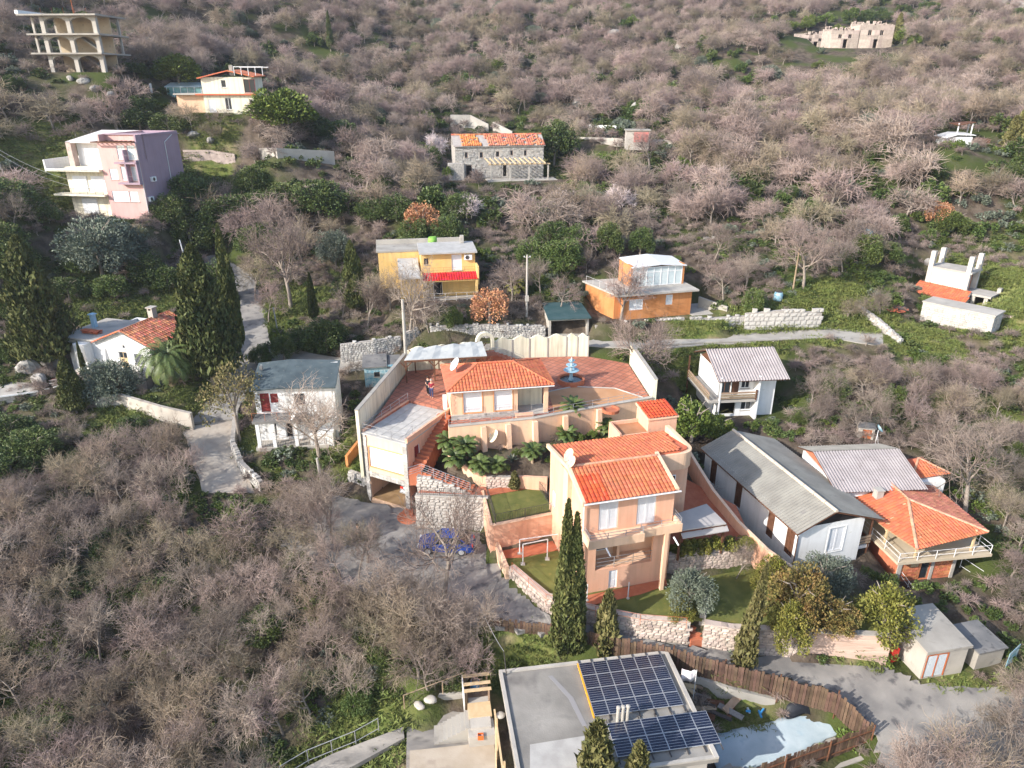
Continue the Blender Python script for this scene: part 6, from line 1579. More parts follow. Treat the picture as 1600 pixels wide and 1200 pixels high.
# ---- stone walls along the upper lane
stone_wall('stone_wall', 'tall rubble wall along the lane behind the small blue shed', [P(534, 566, 5.9), P(585, 561, 6.0), P(628, 550, 6.3)], [1.9, 2.0, 1.7], M_rock, seed=13, sw=.32, sh=.2, uneven=.12)
stone_wall('stone_wall', 'rubble wall left of the dark stairway behind the terrace', [P(634, 549, 6.4), P(655, 540, 6.7)], [2.0, 2.0], M_rock, seed=14, sw=.32, sh=.2, uneven=.1)
stone_wall('stone_wall', 'long rubble wall behind the wavy terrace wall', [P(673, 538, 6.8), P(760, 533, 7.1), P(852, 527, 7.4)], [2.0, 1.8, 1.2], M_rock, seed=15, sw=.32, sh=.2, uneven=.15)
e = empty('stair', P(664, 538, 6.8), R(4), 'dark narrow stair cut through the rubble wall below the yellow house', 'stair')
for i in range(10): box_part('step', M_concdk, e, -.5, .5, i * .36, i * .36 + .36, -.6, .22 + i * .24)
stone_wall('stone_wall', 'long rough stone wall holding up the grassy lane', [P(1003, 562, 6.0), P(1100, 556, 6.1), P(1200, 551, 6.3), P(1290, 545, 6.5)], [1.45, 1.4, 1.35, 1.2], M_rockpink, seed=16, sw=.4, sh=.3, uneven=.05, cap=(M_concrete, .12, .1))
stone_wall('stone_wall', 'grey rubble wall in front of the orange house', [P(930, 526, 7.4), P(1000, 521, 7.5), P(1068, 516, 7.7)], [1.2, 1.3, 1.4], M_rock, seed=17, sw=.36, sh=.26, uneven=.15)
stone_wall('stone_wall', 'grey rubble wall right of the orange house', [P(1078, 517, 7.7), P(1163, 512, 7.9)], [1.3, 1.3], M_rock, seed=18, sw=.36, sh=.26, uneven=.15)
stone_wall('boulder_wall', 'wall of big pale boulders on the slope right of the orange house', [P(1163, 514, 7.9), P(1220, 513, 8.0), P(1281, 511, 8.0)], [1.7, 2.0, 1.6], M_rock, seed=19, sw=.62, sh=.45, uneven=.3, single=True)
plain_wall('retaining_wall', 'long sunlit rendered wall below the white house with the palm', [P(140, 640, 4.2), P(190, 637, 4.3), P(250, 652, 4.0), P(300, 662, 3.5)], [1.0, 1.3, 1.1, 1.0], mat('patchy lime render', (.44,.39,.33), (.54,.49,.42), .9, rough=.95, bump=.4, c3=(.30,.26,.22), s3=1.6, t3=.55), t=.35, base=1.5)
stone_wall('stone_wall', 'low curved stone wall on the right of the ribbed lane', [P(366, 655, 3.1), P(361, 700, 2.2), P(376, 735, 1.6), P(406, 765, 1.1)], .75, M_rock, seed=20, sw=.36, sh=.24, uneven=.1)
plain_wall('retaining_wall', 'streaked concrete wall on the slope above the dark trees', [G(406, 246), G(434, 248), G(524, 258)], [1.3, 1.4, 1.9], M_conclt, base=1.2)
plain_wall('retaining_wall', 'tan stone wall running right from the apartment block', [G(288, 250), G(330, 250), G(368, 253)], [1.4, 1.4, 1.1], M_rockpink, base=1.2)
plain_wall('retaining_wall', 'tan stone wall below the apartment block', [P(78, 322, 15.6), P(120, 326, 15.6)], [2.0, 2.0], M_rockpink, base=2)
plain_wall('retaining_wall', 'pale broken concrete wall on the slope behind the stone house', [G(704, 198), G(735, 200), G(763, 206)], [2.2, 2.4, 1.4], M_conclt, base=1.2)
plain_wall('retaining_wall', 'sloping pale wall right behind the stone house', [G(770, 204), G(800, 214)], [1.6, 1.0], M_conclt, base=1.2)
plain_wall('retaining_wall', 'long low pale wall of the upper path', [G(893, 222), G(940, 224), G(1050, 226)], [.9, .9, .7], M_conclt, base=1.2)
plain_wall('retaining_wall', 'white garden wall among grass above the upper path', [G(920, 206), G(962, 208)], [1.2, 1.2], M_white, base=1.2)
plain_wall('retaining_wall', 'curving concrete wall left of the yellow house', [P(455, 430, 9.2), P(500, 428, 9.6), P(535, 420, 10.2)], [1.3, 1.3, 1.2], M_conclt, base=2)
plain_wall('retaining_wall', 'pale concrete bank wall beside the upper left of the yellow house', [P(560, 410, 10.6), P(618, 398, 11.2)], [1.6, 1.8], M_conclt, base=2)
plain_wall('retaining_wall', 'leaning concrete wall right of the orange house', [P(1090, 480, 8.9), P(1135, 492, 8.7)], [1.2, .9], M_concrete, base=2)
stone_wall('stone_wall', 'crumbling stone wall stepping up from the grass to the white stone building', [P(1335, 482, 9.0), P(1370, 505, 8.4), P(1405, 535, 7.3)], [.5, .5, .4], M_rock, seed=22, sw=.5, sh=.3, uneven=.15)
stone_wall('stone_wall', 'row of squared tan stone blocks right of the white stone building', [P(1556, 505, 8.0), P(1640, 515, 7.9)], [.7, .7], M_rockpink, seed=23, sw=.75, sh=.5, uneven=.35, single=True)
stone_wall('stone_wall', 'faint stone wall in grass behind the glazed sun room', [P(1095, 385, 13.2), P(1190, 380, 13.4)], [.9, .8], M_rock, seed=24, sw=.5, sh=.3, uneven=.2)
e = empty('brick_row', P(1192, 398, 12.6), R(-52), 'row of bare red hollow bricks climbing the bank', 'bricks')
for i in range(16): box_part('brick', M_orangeb, e, i * .42, i * .42 + .36, 0, .22, -.3 - i * .15, .25 - i * .15)
# ---- reed fence of the lower yard
FP = [P(749, 992, -1.0), P(868, 1006, -1.05), P(1050, 1042, -1.4), P(1130, 1064, -1.6), P(1303, 1112, -2.2), P(1357, 1163, -2.7), P(1150, 1238, -3.6), P(1040, 1282, -3.9)]
e = empty('reed_fence', FP[0], 0, 'long dark brown split reed fence round the lower yard', 'fence')
sm_ = [MB().at(Matrix.Rotation(R(q), 4, 'Y')).box(-.085, .085, -.012, .012, -.1, 1.0).mesh('slat', M_reed) for q in (-1.5, 0, 1.2, .5)]
r0 = random.Random(44); cnt = 0
rail = MB()
for a, b in zip(FP[:-1], FP[1:]):
    d = b - a; L = d.xy.length; az = math.atan2(d.y, d.x); n = int(L / .185)
    for i in range(n):
        p = a + d * ((i + .5) / n) - FP[0]
        so = link('slat', sm_[r0.randrange(4)], e); hh = 1.5 + r0.uniform(-.14, .14)
        so.matrix_local = Matrix.Translation(p + V(0, 0, r0.uniform(-.05, .03))) @ Matrix.Rotation(az, 4, 'Z') @ Matrix.Translation((0, r0.uniform(-.012, .012), 0)) @ Matrix.Diagonal((r0.uniform(.9, 1.05), 1, hh, 1)); cnt += 1
    for hh in (.35, 1.15): rail.beam(a - FP[0] + V(0, 0, hh) + V(-d.y, d.x, 0).normalized() * .06, b - FP[0] + V(0, 0, hh) + V(-d.y, d.x, 0).normalized() * .06, .05, .07)
    for i in range(max(1, int(L / 2.5))):
        p = a + d * (i / max(1, int(L / 2.5))) - FP[0]; MB().tube((0, 0, -.6), (0, 0, 1.6), .05, .05, 6).obj('post', M_brown, e).location = p + V(-d.y, d.x, 0).normalized() * .1
rail.obj('rail', M_brown, e)
plain_wall('retaining_wall', 'streaked concrete wall under the lower side of the reed fence', [P(1345, 1178, -3.0) + V(0, -.25, -.3), P(1150, 1245, -3.9) + V(0, -.25, -.3), P(1040, 1290, -4.3) + V(0, -.25, -.3)], [.55, .5, .5], M_concrete, base=1.8)
plain_wall('retaining_wall', 'low concrete wall inside the yard below the reed fence', [P(1052, 1062, -2.4), P(1135, 1090, -2.6), P(1210, 1105, -2.9)], [.8, .75, .6], M_concrete, base=.8)
stone_wall('stone_wall', 'dark block wall edging the lower yard beneath the fence', [P(752, 1003, -1.9), P(872, 1016, -2.0)], [.55, .55], M_concdk, seed=25, sw=.5, sh=.25)
# ============================================================ poles, vehicles, people, garden things
def pole(label, p, h, r=.11, lean=(0, 0), m=None, box=None, arms=0, cat='utility pole', name='utility_pole'):
    e = empty(name, p, 0, label, cat)
    t = V(lean[0], lean[1], h)
    MB().tube((0, 0, -.5), t, r, r * .7, 8).obj('shaft', m or M_conclt, e)
    for k in range(arms):
        z = h - .25 - k * .35; c = t * (z / h)
        MB().beam(c + V(-.35, 0, 0), c + V(.35, 0, 0), .06, .06).obj('crossarm', M_metal, e)
        for s in (-.3, .3): MB().lathe([(.04, 0), (.05, .06), (.02, .12)], c + V(s, 0, .03), 7).obj('insulator', M_frame, e)
    if box:
        c = t * (box / h); MB().box(c.x - .2, c.x + .2, c.y - .32, c.y - .1, box - .3, box + .3).obj('meter_box', M_conclt, e)
    return e, e.location + t
def wire(label, a, b, sag=.5, r=.018):
    a = Vector(a); b = Vector(b); pts = []
    for i in range(13):
        f = i / 12; pts.append(a.lerp(b, f) - V(0, 0, sag * 4 * f * (1 - f)) - a)
    o = MB().path(pts, r, 4).obj('overhead_wire', M_metal, None, label, 'wire', 'overhead wires'); o.location = a
_, p1 = pole('tall round concrete pole at the left end of the wavy terrace wall', P(635, 568, 6.2), 6.6, .19)
_, p2 = pole('slim grey pole with meter box on the bank above the terrace', P(823, 488, 9.4), 6.2, .13, box=1.6, arms=1)
_, p3 = pole('thin metal pole with box sign behind the shabby white house', P(440, 545, 5.8), 4.6, .09, (-.3, 0), M_metal, box=1.2)
_, p4 = pole('weathered wooden pole on the bank left of the boulder wall', P(1236, 472, 9.2), 6.0, .12, m=M_wood)
_, p5 = pole('leaning white pole with wires at the left border', G(22, 306), 6.5, .12, (-1.3, 0), M_conclt)
_, p6 = pole('short concrete post standing in the thicket left of the garage', P(508, 782, .8), 3.9, .14, (-.25, 0))
_, p7 = pole('pale metal lamp pole beside the dark cypresses', G(296, 425), 4.0, .1, (-.5, 0), M_metalw, name='lamp_pole', cat='lamp pole')
_, p8 = pole('slim dark pole in front of the apartment block', P(160, 342, 15.6), 4.4, .08, (-.5, 0), M_metaldk)
wire('wire from the leaning white pole to the dark pole by the flats', p5, p8, .8)
wire('lower wire from the leaning white pole to the apartment block', p5 - V(0, 0, .5), p8 - V(.4, 0, .6), 1.0)
_, p9 = pole('thin mast leaning at the upper left corner of the solar roof', V(SOL[0].x + .1, SOL[0].y - .3, -.4), 1.7, .035, (-.2, .2), M_metaldk, name='mast', cat='mast')
wire('wire from the mast of the solar roof up to the reed fence corner', p9, FP[0] + V(.2, 0, 2.0), .2)

def car(label, p, rz, m, L=4.1, Wd=1.7, H=1.42):
    e = empty('parked_car', p, rz, label, 'car')
    # stations along the length: x, half width, sill, beltline, (roof half width, roof height)
    xs = [0, .06, .35, .95, 1.35, 2.0, 2.75, 3.35, 3.75, 4.04, 4.1]
    belt = [.55, .66, .74, .82, .88, .90, .92, .93, .92, .80, .60]; hw = [.62, .74, .82, .84, .85, .85, .85, .85, .83, .76, .66]
    roof = {4: .9, 5: 1.40, 6: 1.42, 7: 1.32, 8: .94}
    vs, fs = [], []
    for i, x in enumerate(xs):
        w_ = hw[i] * Wd / 1.7; b = belt[i]
        vs += [(x, -w_ * .94, .22), (x, -w_, .5), (x, -w_ * .96, b), (x, 0, b + .04), (x, w_ * .96, b), (x, w_, .5), (x, w_ * .94, .22)]
    k = 7
    for i in range(len(xs) - 1):
        for j in range(6): fs.append((i*k+j, i*k+j+1, (i+1)*k+j+1, (i+1)*k+j))
        fs.append((i*k+6, i*k, (i+1)*k, (i+1)*k+6))
    fs += [tuple(range(6, -1, -1)), tuple((len(xs)-1)*k + j for j in range(7))]
    fs = [f[::-1] for f in fs]
    body = MB().add(vs, fs).obj('body', m, e, smooth=False)
    bv = body.modifiers.new('bevel', 'BEVEL'); bv.width = .04; bv.segments = 2
    st = [(1.15, .74, .86), (1.75, .60, 1.38), (3.0, .60, 1.40), (3.85, .70, .92)]
    vs = [(x, s * w_ * Wd / 1.7, z) for x, w_, z in st for s in (-1, 1)]
    low = [(1.15, -.76, .8), (1.15, .76, .8), (3.85, -.74, .86), (3.85, .74, .86)]
    MB().add(vs + low, [(0,1,3,2), (4,5,7,6), (0,2,4,6,10,8), (1,9,11,7,5,3), (6,7,11,10), (8,9,1,0)]).obj('windows', M_glass, e)
    MB().add([(1.72, -.605, 1.375), (1.72, .605, 1.375), (3.05, .605, 1.395), (3.05, -.605, 1.395), (1.8, -.55, 1.43), (1.8, .55, 1.43), (2.95, .55, 1.45), (2.95, -.55, 1.45)], [(0,1,5,4), (1,2,6,5), (2,3,7,6), (3,0,4,7), (4,5,6,7)]).obj('roof', m, e)
    pm = MB()
    for s in (-1, 1):
        for x0, x1 in ((1.15, 1.74), (3.84, 3.02), (2.35, 2.35)): 
            z0, w0 = ((.86, .75) if x0 != 2.35 else (.88, .78)); pm.beam((x0, s * w0, z0), (x1, s * .612, 1.385), .06, .05)
    pm.obj('pillars', m, e)
    for x in (.8, 3.25):
        for s in (-1, 1):
            w_ = MB().at(Matrix.Translation((x, s * .74, .31)) @ Matrix.Rotation(R(90), 4, 'X')).lathe([(.2, -.1), (.31, -.1), (.32, -.06), (.32, .06), (.31, .1), (.2, .1)], (0, 0, 0), 16).obj('wheel', M_metaldk, e)
            MB().at(Matrix.Translation((x, s * .79, .31)) @ Matrix.Rotation(R(90), 4, 'X')).lathe([(.2, -.065), (.2, .065)], (0, 0, 0), 12).obj('rim', M_alu, w_)
    for s in (-.55, .55):
        box_part('headlight', M_frame, e, -.02, .1, s - .16, s + .16, .56, .68); box_part('tail_light', M_redp, e, 4.0, 4.09, s - .16, s + .12, .66, .84)
    box_part('number_plate', M_frame, e, 4.09, 4.115, -.25, .25, .5, .6)
    box_part('bumper', m, e, 4.02, 4.16, -.74, .74, .28, .46)
    return e
gm = Matrix.Translation(GAR[0]) @ Matrix.Rotation(GAR[1], 4, 'Z')
car('silver hatchback parked tail out inside the open garage', gm @ V(2.95, 5.4, .02), GAR[1] + R(-90), mat('silver car paint', (.50,.52,.55), rough=.25, metal=.5, spec=.5))
car('bright blue car on the parking court half hidden by a bare tree', P(655, 856, .15), R(-3), mat('blue car paint', (.012,.05,.26), rough=.25, spec=.6), L=4.1)

def person(label, p, rz, top, legs, hair, h=1.72, arms=((.22, .06, .98), (-.22, .1, 1.0)), step=.06):
    e = empty('person', p, rz, label, 'person')
    s = h / 1.72
    J = [(0, 0, .93), (0, .0, 1.15), (0, -.01, 1.38), (0, -.01, 1.47), (0, .02, 1.55), (0, .02, 1.66),
         (.09, 0, .88), (.10, .02, .48), (.10, -step, .08), (.10, .12 - step, .04), (-.09, 0, .88), (-.10, .02, .48), (-.10, step, .08), (-.10, .12 + step, .04),
         (.17, -.01, 1.38), (.23, -.02, 1.14), arms[0], (-.17, -.01, 1.38), (-.23, -.02, 1.14), arms[1]]
    E_ = [(0,1),(1,2),(2,3),(3,4),(4,5),(0,6),(6,7),(7,8),(8,9),(0,10),(10,11),(11,12),(12,13),(2,14),(14,15),(15,16),(2,17),(17,18),(18,19)]
    Rd = [.14,.13,.12,.055,.085,.08,.095,.065,.045,.04,.095,.065,.045,.04,.06,.05,.04,.06,.05,.04]
    def skin(name, keep, grow, m):
        ids = [i for i in range(len(J)) if i in keep]; mp = {v: k for k, v in enumerate(ids)}
        me = bpy.data.meshes.new(name)
        me.from_pydata([tuple(c * s for c in J[i]) for i in ids], [(mp[a], mp[b]) for a, b in E_ if a in mp and b in mp], [])
        me.materials.append(m)
        o = link(name, me, e)
        md = o.modifiers.new('skin', 'SKIN'); md.use_smooth_shade = True
        for k, i in enumerate(ids): me.skin_vertices[0].data[k].radius = ((Rd[i] + grow) * s,) * 2
        me.skin_vertices[0].data[0].use_root = True
        o.modifiers.new('sub', 'SUBSURF').levels = 1
        o.modifiers['sub'].render_levels = 1
        return o
    skin('body', set(range(20)), 0, M_skin)
    skin('jacket', {0, 1, 2, 14, 15, 17, 18}, .022, top)
    skin('trousers', {0, 6, 7, 8, 10, 11, 12}, .016, legs)
    hd = V(0, .01, 1.66) * s
    MB().at(Matrix.Translation(hd + V(0, -.015, .035)) @ Matrix.Diagonal((1, 1.1, 1, 1))).lathe([(.10, -.07), (.112, 0), (.09, .06), (.04, .09)], (0, 0, 0), 12).obj('hair', hair, e, smooth=True)
    for sx in (-.03, .03): MB().at(Matrix.Translation(hd + V(sx, .1, -.02))).lathe([(.008, -.008), (.012, 0), (.008, .008)], (0, 0, 0), 6).obj('eye', M_dark, e)
    MB().at(Matrix.Translation(hd + V(0, .11, -.05))).add([(-.015, 0, -.02), (.015, 0, -.02), (0, .03, -.02), (0, 0, .04)], [(0,2,1), (0,1,3), (1,2,3), (2,0,3)]).obj('nose', M_skin, e)
    return e
pt = P(673, 620, ZT)
hk = mat('dark hair', (.03,.02,.015)); hb = mat('grey hair', (.35,.33,.3))
person('standing person in a dark red jacket and blue jeans on the terrace', V(pt.x + .12, pt.y - .2, ZT), R(170), mat('dark red cloth', (.24,.03,.045), rough=.9), mat('navy denim', (.05,.06,.14), rough=.9), hb, 1.7, arms=((.2, .2, 1.05), (-.14, .24, 1.05)))
person('standing person in black clothes beside the red jacket on the terrace', V(pt.x - .22, pt.y + .35, ZT), R(150), mat('black cloth', (.018,.018,.022), rough=.9), MATS['black cloth'], hk, 1.76)
person('person in black walking at the edge of the parking court', P(561, 850, .3), R(60), MATS['black cloth'], mat('charcoal cloth', (.03,.03,.035), rough=.9), hk, 1.75, step=.18)

# fountain on the terrace
e = empty('fountain', P(892, 597, ZT), 0, 'blue three tier fountain in a round brick basin on the terrace', 'fountain')
MB().lathe([(1.25, 0), (1.25, .4), (1.05, .4), (1.0, .12)], (0, 0, 0), 26).obj('basin', M_redpath, e)
MB().lathe([(1.02, .1), (1.02, .24)], (0, 0, 0), 26).obj('water', M_glass, e)
MB().lathe([(.3, .1), (.25, .3), (.16, .5), (.14, .9), (.2, 1.0)], (0, 0, 0), 14).obj('pedestal', M_copper, e, smooth=True)
for r_, z in ((.72, 1.0), (.5, 1.5), (.3, 1.95)):
    MB().lathe([(.1, z), (r_ * .6, z + .04), (r_, z + .2), (r_ * .96, z + .22), (r_ * .5, z + .1), (.09, z + .12)], (0, 0, 0), 20).obj('bowl', M_copper, e, smooth=True)
MB().lathe([(.1, 1.0), (.08, 1.6), (.06, 2.1), (.1, 2.25), (.02, 2.45)], (0, 0, 0), 10).obj('finial', mat('grey stone trim', (.5,.5,.48), rough=.8), e, smooth=True)
e = empty('flower_bed', V(8.2, 53.6, ZT), R(20), 'round planted bed rim beside the porch', 'planter')
MB().lathe([(.75, 0), (.75, .25), (.6, .25), (.6, .1)], (0, 0, 0), 20).obj('rim', M_redpath, e)
e = empty('doghouse', bw(5.1, -1.1, 0), BR, 'low orange block on the walkway before the bungalow porch', 'bench')
MB().box(0, 1.4, 0, .5, 0, .42).box(-.05, 1.45, -.05, .55, .42, .48).obj('seat', M_peach, e)

# white pipe frames on the lower lawn
for lab, u0, v0, u1, v1, hh in (('white pipe frame of a swing on the lower lawn, nearer the road', 817, 882, 855, 874, 1.7), ('white pipe frame on the red path behind the swing frame', 812, 866, 873, 857, 1.25)):
    a, b = P(u0, v0, .95), P(u1, v1, .95)
    e = empty('pipe_frame', a, 0, lab, 'frame'); d = b - a
    MB().tube((0, 0, hh), d + V(0, 0, hh), .04, .04, 6).obj('crossbar', M_metalw, e)
    for p in (V(0, 0, 0), d): MB().tube(p, p + V(0, 0, hh), .04, .04, 6).obj('post', M_metalw, e); MB().box(p.x - .15, p.x + .15, p.y - .15, p.y + .15, 0, .1).obj('foot', M_conclt, e)
for lab, u, v in (('white post beside the villa front door', 917, 938), ('white post at the edge of the red path before the villa', 981, 935)):
    e = empty('post', P(u, v, .95), 0, lab, 'post'); MB().tube((0, 0, -.1), (0, 0, 1.3), .035, .035, 6).obj('shaft', M_metalw, e); MB().lathe([(.12, 0), (.12, .04), (.05, .06)], (0, 0, 0), 8).obj('foot', M_conclt, e)
# flag over the solar roof's right side
fp = P(1082, 1098, -2.6)
e = empty('flag', fp, 0, 'ragged white flag on a thin pole right of the solar roof', 'flag')
MB().tube((0, 0, -.3), (0, 0, 2.6), .025, .02, 6).obj('flagpole', M_metalw, e)
vs = []
for i in range(9):
    for j in range(4):
        x = -i * .11; vs.append((x, .07 * math.sin(i * 1.1 + j * .5), 2.5 - j * .23 + .04 * math.sin(i * 1.7) - (.02 * i) * (j - 1.5) * .6))
o = MB().add(vs, [(i*4+j, i*4+j+1, i*4+j+5, i*4+j+4) for i in range(8) for j in range(3)]).obj('cloth', mat('faded white cloth', (.74,.62,.62), (.8,.78,.77), 3, rough=.8), e, smooth=True)
sm = o.modifiers.new('thickness', 'SOLIDIFY'); sm.thickness = .008
# yard sheeting and junk
r0 = random.Random(77)
pts = [P(1110, 1150, -3.4), P(1200, 1130, -3.3), P(1290, 1108, -3.15), P(1318, 1143, -3.35), P(1215, 1193, -3.75), P(1120, 1215, -3.9)]
e = empty('ground_sheet', pts[0], 0, 'big wrinkled pale blue sheet spread over the fenced yard', 'sheet')
pts_sheet = pts
q = [pts[0], pts[1], pts[2]]; w_ = [pts[5], pts[4], pts[3]]
vs = []; n = 22; mth = 9
for i in range(n + 1):
    f = i / n * 2; k = min(int(f), 1); A = q[k].lerp(q[k+1], f - k); B = w_[k].lerp(w_[k+1], f - k)
    for j in range(mth + 1):
        p = A.lerp(B, j / mth) - pts[0]; vs.append((p.x + r0.uniform(-.08, .08), p.y + r0.uniform(-.08, .08), p.z + .1 + r0.uniform(0, .035)))
o = MB().add(vs, [(i*(mth+1)+j, i*(mth+1)+j+1, (i+1)*(mth+1)+j+1, (i+1)*(mth+1)+j) for i in range(n) for j in range(mth)]).obj('sheeting', M_tarp, e, smooth=True)
sm = o.modifiers.new('thickness', 'SOLIDIFY'); sm.thickness = .02
def heap(label, name, cat, p, n, rad, mats, size=.5, group=None):
    e = empty(name, p, 0, label, cat, group)
    for i in range(n):
        a, d = r0.uniform(0, 6.28), rad * math.sqrt(r0.random()); L = size * r0.uniform(.5, 1.6)
        M = Matrix.Translation((d * math.cos(a), d * math.sin(a), .06 + r0.random() * .22)) @ Matrix.Rotation(r0.uniform(0, 6.28), 4, 'Z') @ Matrix.Rotation(r0.uniform(-.3, .3), 4, 'X')
        MB().at(M).box(-L, L, -L * r0.uniform(.12, .4), L * .2, -.03, r0.uniform(.02, .1)).obj('board', mats[i % len(mats)], e)
heap('heap of dark boards and scrap right of the solar roof', 'scrap_heap', 'scrap', P(1112, 1105, -2.8), 14, 1.4, [M_brown, M_metaldk, M_wood, M_concdk], .5)
heap('scatter of blue and white plastic rubbish in the fenced yard', 'rubbish', 'rubbish', P(1172, 1108, -3.0), 9, .8, [M_bluepl, M_frame, M_tarp], .16)
heap('stack of planks and a pale slab beside the flag', 'planks', 'planks', P(1070, 1075, -2.5), 9, .7, [M_wood, M_woodlt, M_conclt], .5)
heap('pile of broken orange tiles on the bank by the white stone building', 'tile_heap', 'tiles', G(1400, 486), 26, 1.3, [M_tile, M_tileold], .2)
heap('red rubble left of the yellow house stair', 'rubble_heap', 'rubble', G(90, 600), 16, 1.5, [M_rockpink, M_rock, M_tileold], .3)
e = empty('tarpaulin', P(1247, 1108, -3.1), R(10), 'dark humped tarpaulin cover against the reed fence', 'tarpaulin')
vs, fs = [], []
for i in range(9):
    for j in range(7):
        x, y = -1.1 + i * .275, -.6 + j * .2; zz = max(0, 1 - (x / 1.15) ** 2 - (y / .65) ** 2) ** .6 * .75 + r0.uniform(0, .08); vs.append((x, y, zz))
fs = [(i*7+j, (i+1)*7+j, (i+1)*7+j+1, i*7+j+1) for i in range(8) for j in range(6)]
o = MB().add(vs, fs).obj('cover', mat('black sheeting', (.02,.022,.028), rough=.5), e, smooth=True); o.modifiers.new('t', 'SOLIDIFY').thickness = .02
for lab, p, s_ in (('blue drum under the plank shelf by the concrete stair', P(742, 1075, -2.2), .3), ('blue barrel lying on the bank right of the lane', G(1215, 470), .5), ('pale blue tub on the hillside clearing', G(1357, 370), .5)):
    e = empty('barrel', p, 0, lab, 'barrel'); MB().lathe([(.85*s_, 0), (s_, .3*s_), (.96*s_, .8*s_), (s_, 1.3*s_), (.8*s_, 2*s_)], (0, 0, 0), 14).obj('drum', M_bluepl if s_ < .4 else M_bluep, e, smooth=True); MB().lathe([(.7*s_, 2*s_), (.7*s_, 2.08*s_), (.3*s_, 2.1*s_)], (0, 0, 0), 12).obj('lid', M_metaldk, e)
e = empty('antenna', P(1366, 698, 3.0), 0, 'small blue dish antenna on a thin white mast in the scrub', 'antenna')
MB().tube((0, 0, -.2), (.05, 0, 1.6), .03, .03, 6).tube((.35, 0, 0), (.05, 0, 1.2), .02, .02, 5).obj('mast', M_metalw, e)
MB().at(Matrix.Translation((.05, 0, 1.7)) @ Matrix.Rotation(R(60), 4, 'Y')).lathe([(.02, 0), (.25, .05), (.38, .14), (.36, .15), (.22, .08)], (0, 0, 0), 14).obj('reflector', M_bluep, e)
# dark work under the hipped house: white pipe rails on the slope
railing([P(1500, 885, -1.0), P(1538, 910, -1.6), P(1534, 940, -1.9), P(1445, 935, -1.6)], .8, rails=(1, .1), gap=1.2, m=M_metalw, r=.02, label='white pipe railing on the slope below the hipped roof house')
railing([P(1405, 905, -1.2), P(1430, 938, -1.8), P(1470, 945, -1.9)], .7, rails=(1, .5), gap=1.1, m=M_metalw, r=.018, label='second white railing beside the brick house wall')
# ---- concrete steps and plank shelter at the bottom edge
a = P(640, 1150, -3.4)
e = empty('concrete_platform', P(636, 1118, -3.2), R(7), 'stained concrete platform with side steps at the bottom edge', 'platform')
MB().box(0, 3.9, -3.6, 1.0, -2.0, 0).obj('slab', mat('streaked grey concrete', (.18,.168,.155), (.30,.275,.245), .8, rough=.95, bump=.4, c3=(.09,.085,.08), s3=1.4, t3=.55, w3=.2, stretch=(.5,1.6,1)), e)
MB().box(.0, 3.9, .72, 1.0, .0, .5).obj('kerb', M_conclt, e)
for i in range(8): box_part('step', M_concrete, e, 1.6 + i * .26, 1.86 + i * .26, -2.3, -1.0, .004, .08 + i * .14)
box_part('upper_slab', M_conclt, e, 3.7, 4.9, -2.4, -.2, 0, 1.15)
box_part('lower_roof', mat('sandy concrete', (.36,.295,.22), (.44,.375,.30), .8, rough=.95, bump=.3, c3=(.35,.29,.23), s3=1.5, t3=.56), e, .2, 5.0, -4.4, -2.7, -.6, .25)
e = empty('shelter', P(728, 1108, -2.5), R(8), 'small plank shelter with open roof beside the concrete platform', 'shelter')
for x, y in ((0, 0), (1.35, 0), (0, 1.3), (1.35, 1.3)): box_part('post', M_wood, e, x, x + .1, y, y + .1, -1, 1.3)
for y in (0, .5, 1.15): box_part('board', M_woodlt, e, -.08, 1.55, y, y + .22, 1.3, 1.35)
box_part('shelf', M_wood, e, 0, 1.45, .0, 1.3, .3, .36); box_part('side_panel', M_metalw, e, -.12, -.06, -.1, 1.4, -.2, 1.3)
box_part('low_box', M_woodlt, e, .1, 1.45, -1.1, -.05, -.6, .5); box_part('wall', M_conclt, e, .0, 1.5, -2.3, -1.15, -1, .3)
e = empty('crate', P(751, 1154, -2.4), R(4), 'small orange plastic crate on the concrete platform', 'crate')
MB().box(-.16, .16, -.12, .12, 0, .03).box(-.16, .16, -.12, -.1, .03, .32).box(-.16, .16, .1, .12, .03, .32).box(-.16, -.14, -.1, .1, .03, .32).box(.14, .16, -.1, .1, .03, .32).obj('crate', mat('orange plastic', (.65,.14,.03), rough=.5), e)
e = empty('wash_basin', P(782, 1118, -2.4), 0, 'white upturned basin by the left wall of the solar house', 'basin')
MB().lathe([(.26, 0), (.28, .04), (.2, .12), (.08, .15)], (0, 0, 0), 14).obj('bowl', M_conclt, e, smooth=True)
railing([P(592, 1140, -3.0), P(556, 1160, -3.3), P(482, 1190, -3.8), P(440, 1215, -4.1)], .9, rails=(1, .1), gap=1.3, m=M_metal, r=.022, label='grey pipe fence along the path at the bottom edge')
railing([P(632, 1105, -2.6), P(692, 1082, -2.2), P(728, 1068, -2.0)], .95, rails=(1,), gap=1.7, m=M_wood, r=.03, label='leaning post and wire fence above the concrete platform')
strip_sheet('path', [P(430, 1225, -4.2), P(520, 1180, -3.6), P(630, 1138, -3.1)], [P(470, 1240, -4.3), P(560, 1195, -3.8), P(632, 1155, -3.3)], MATS['streaked grey concrete'], lift=.12)
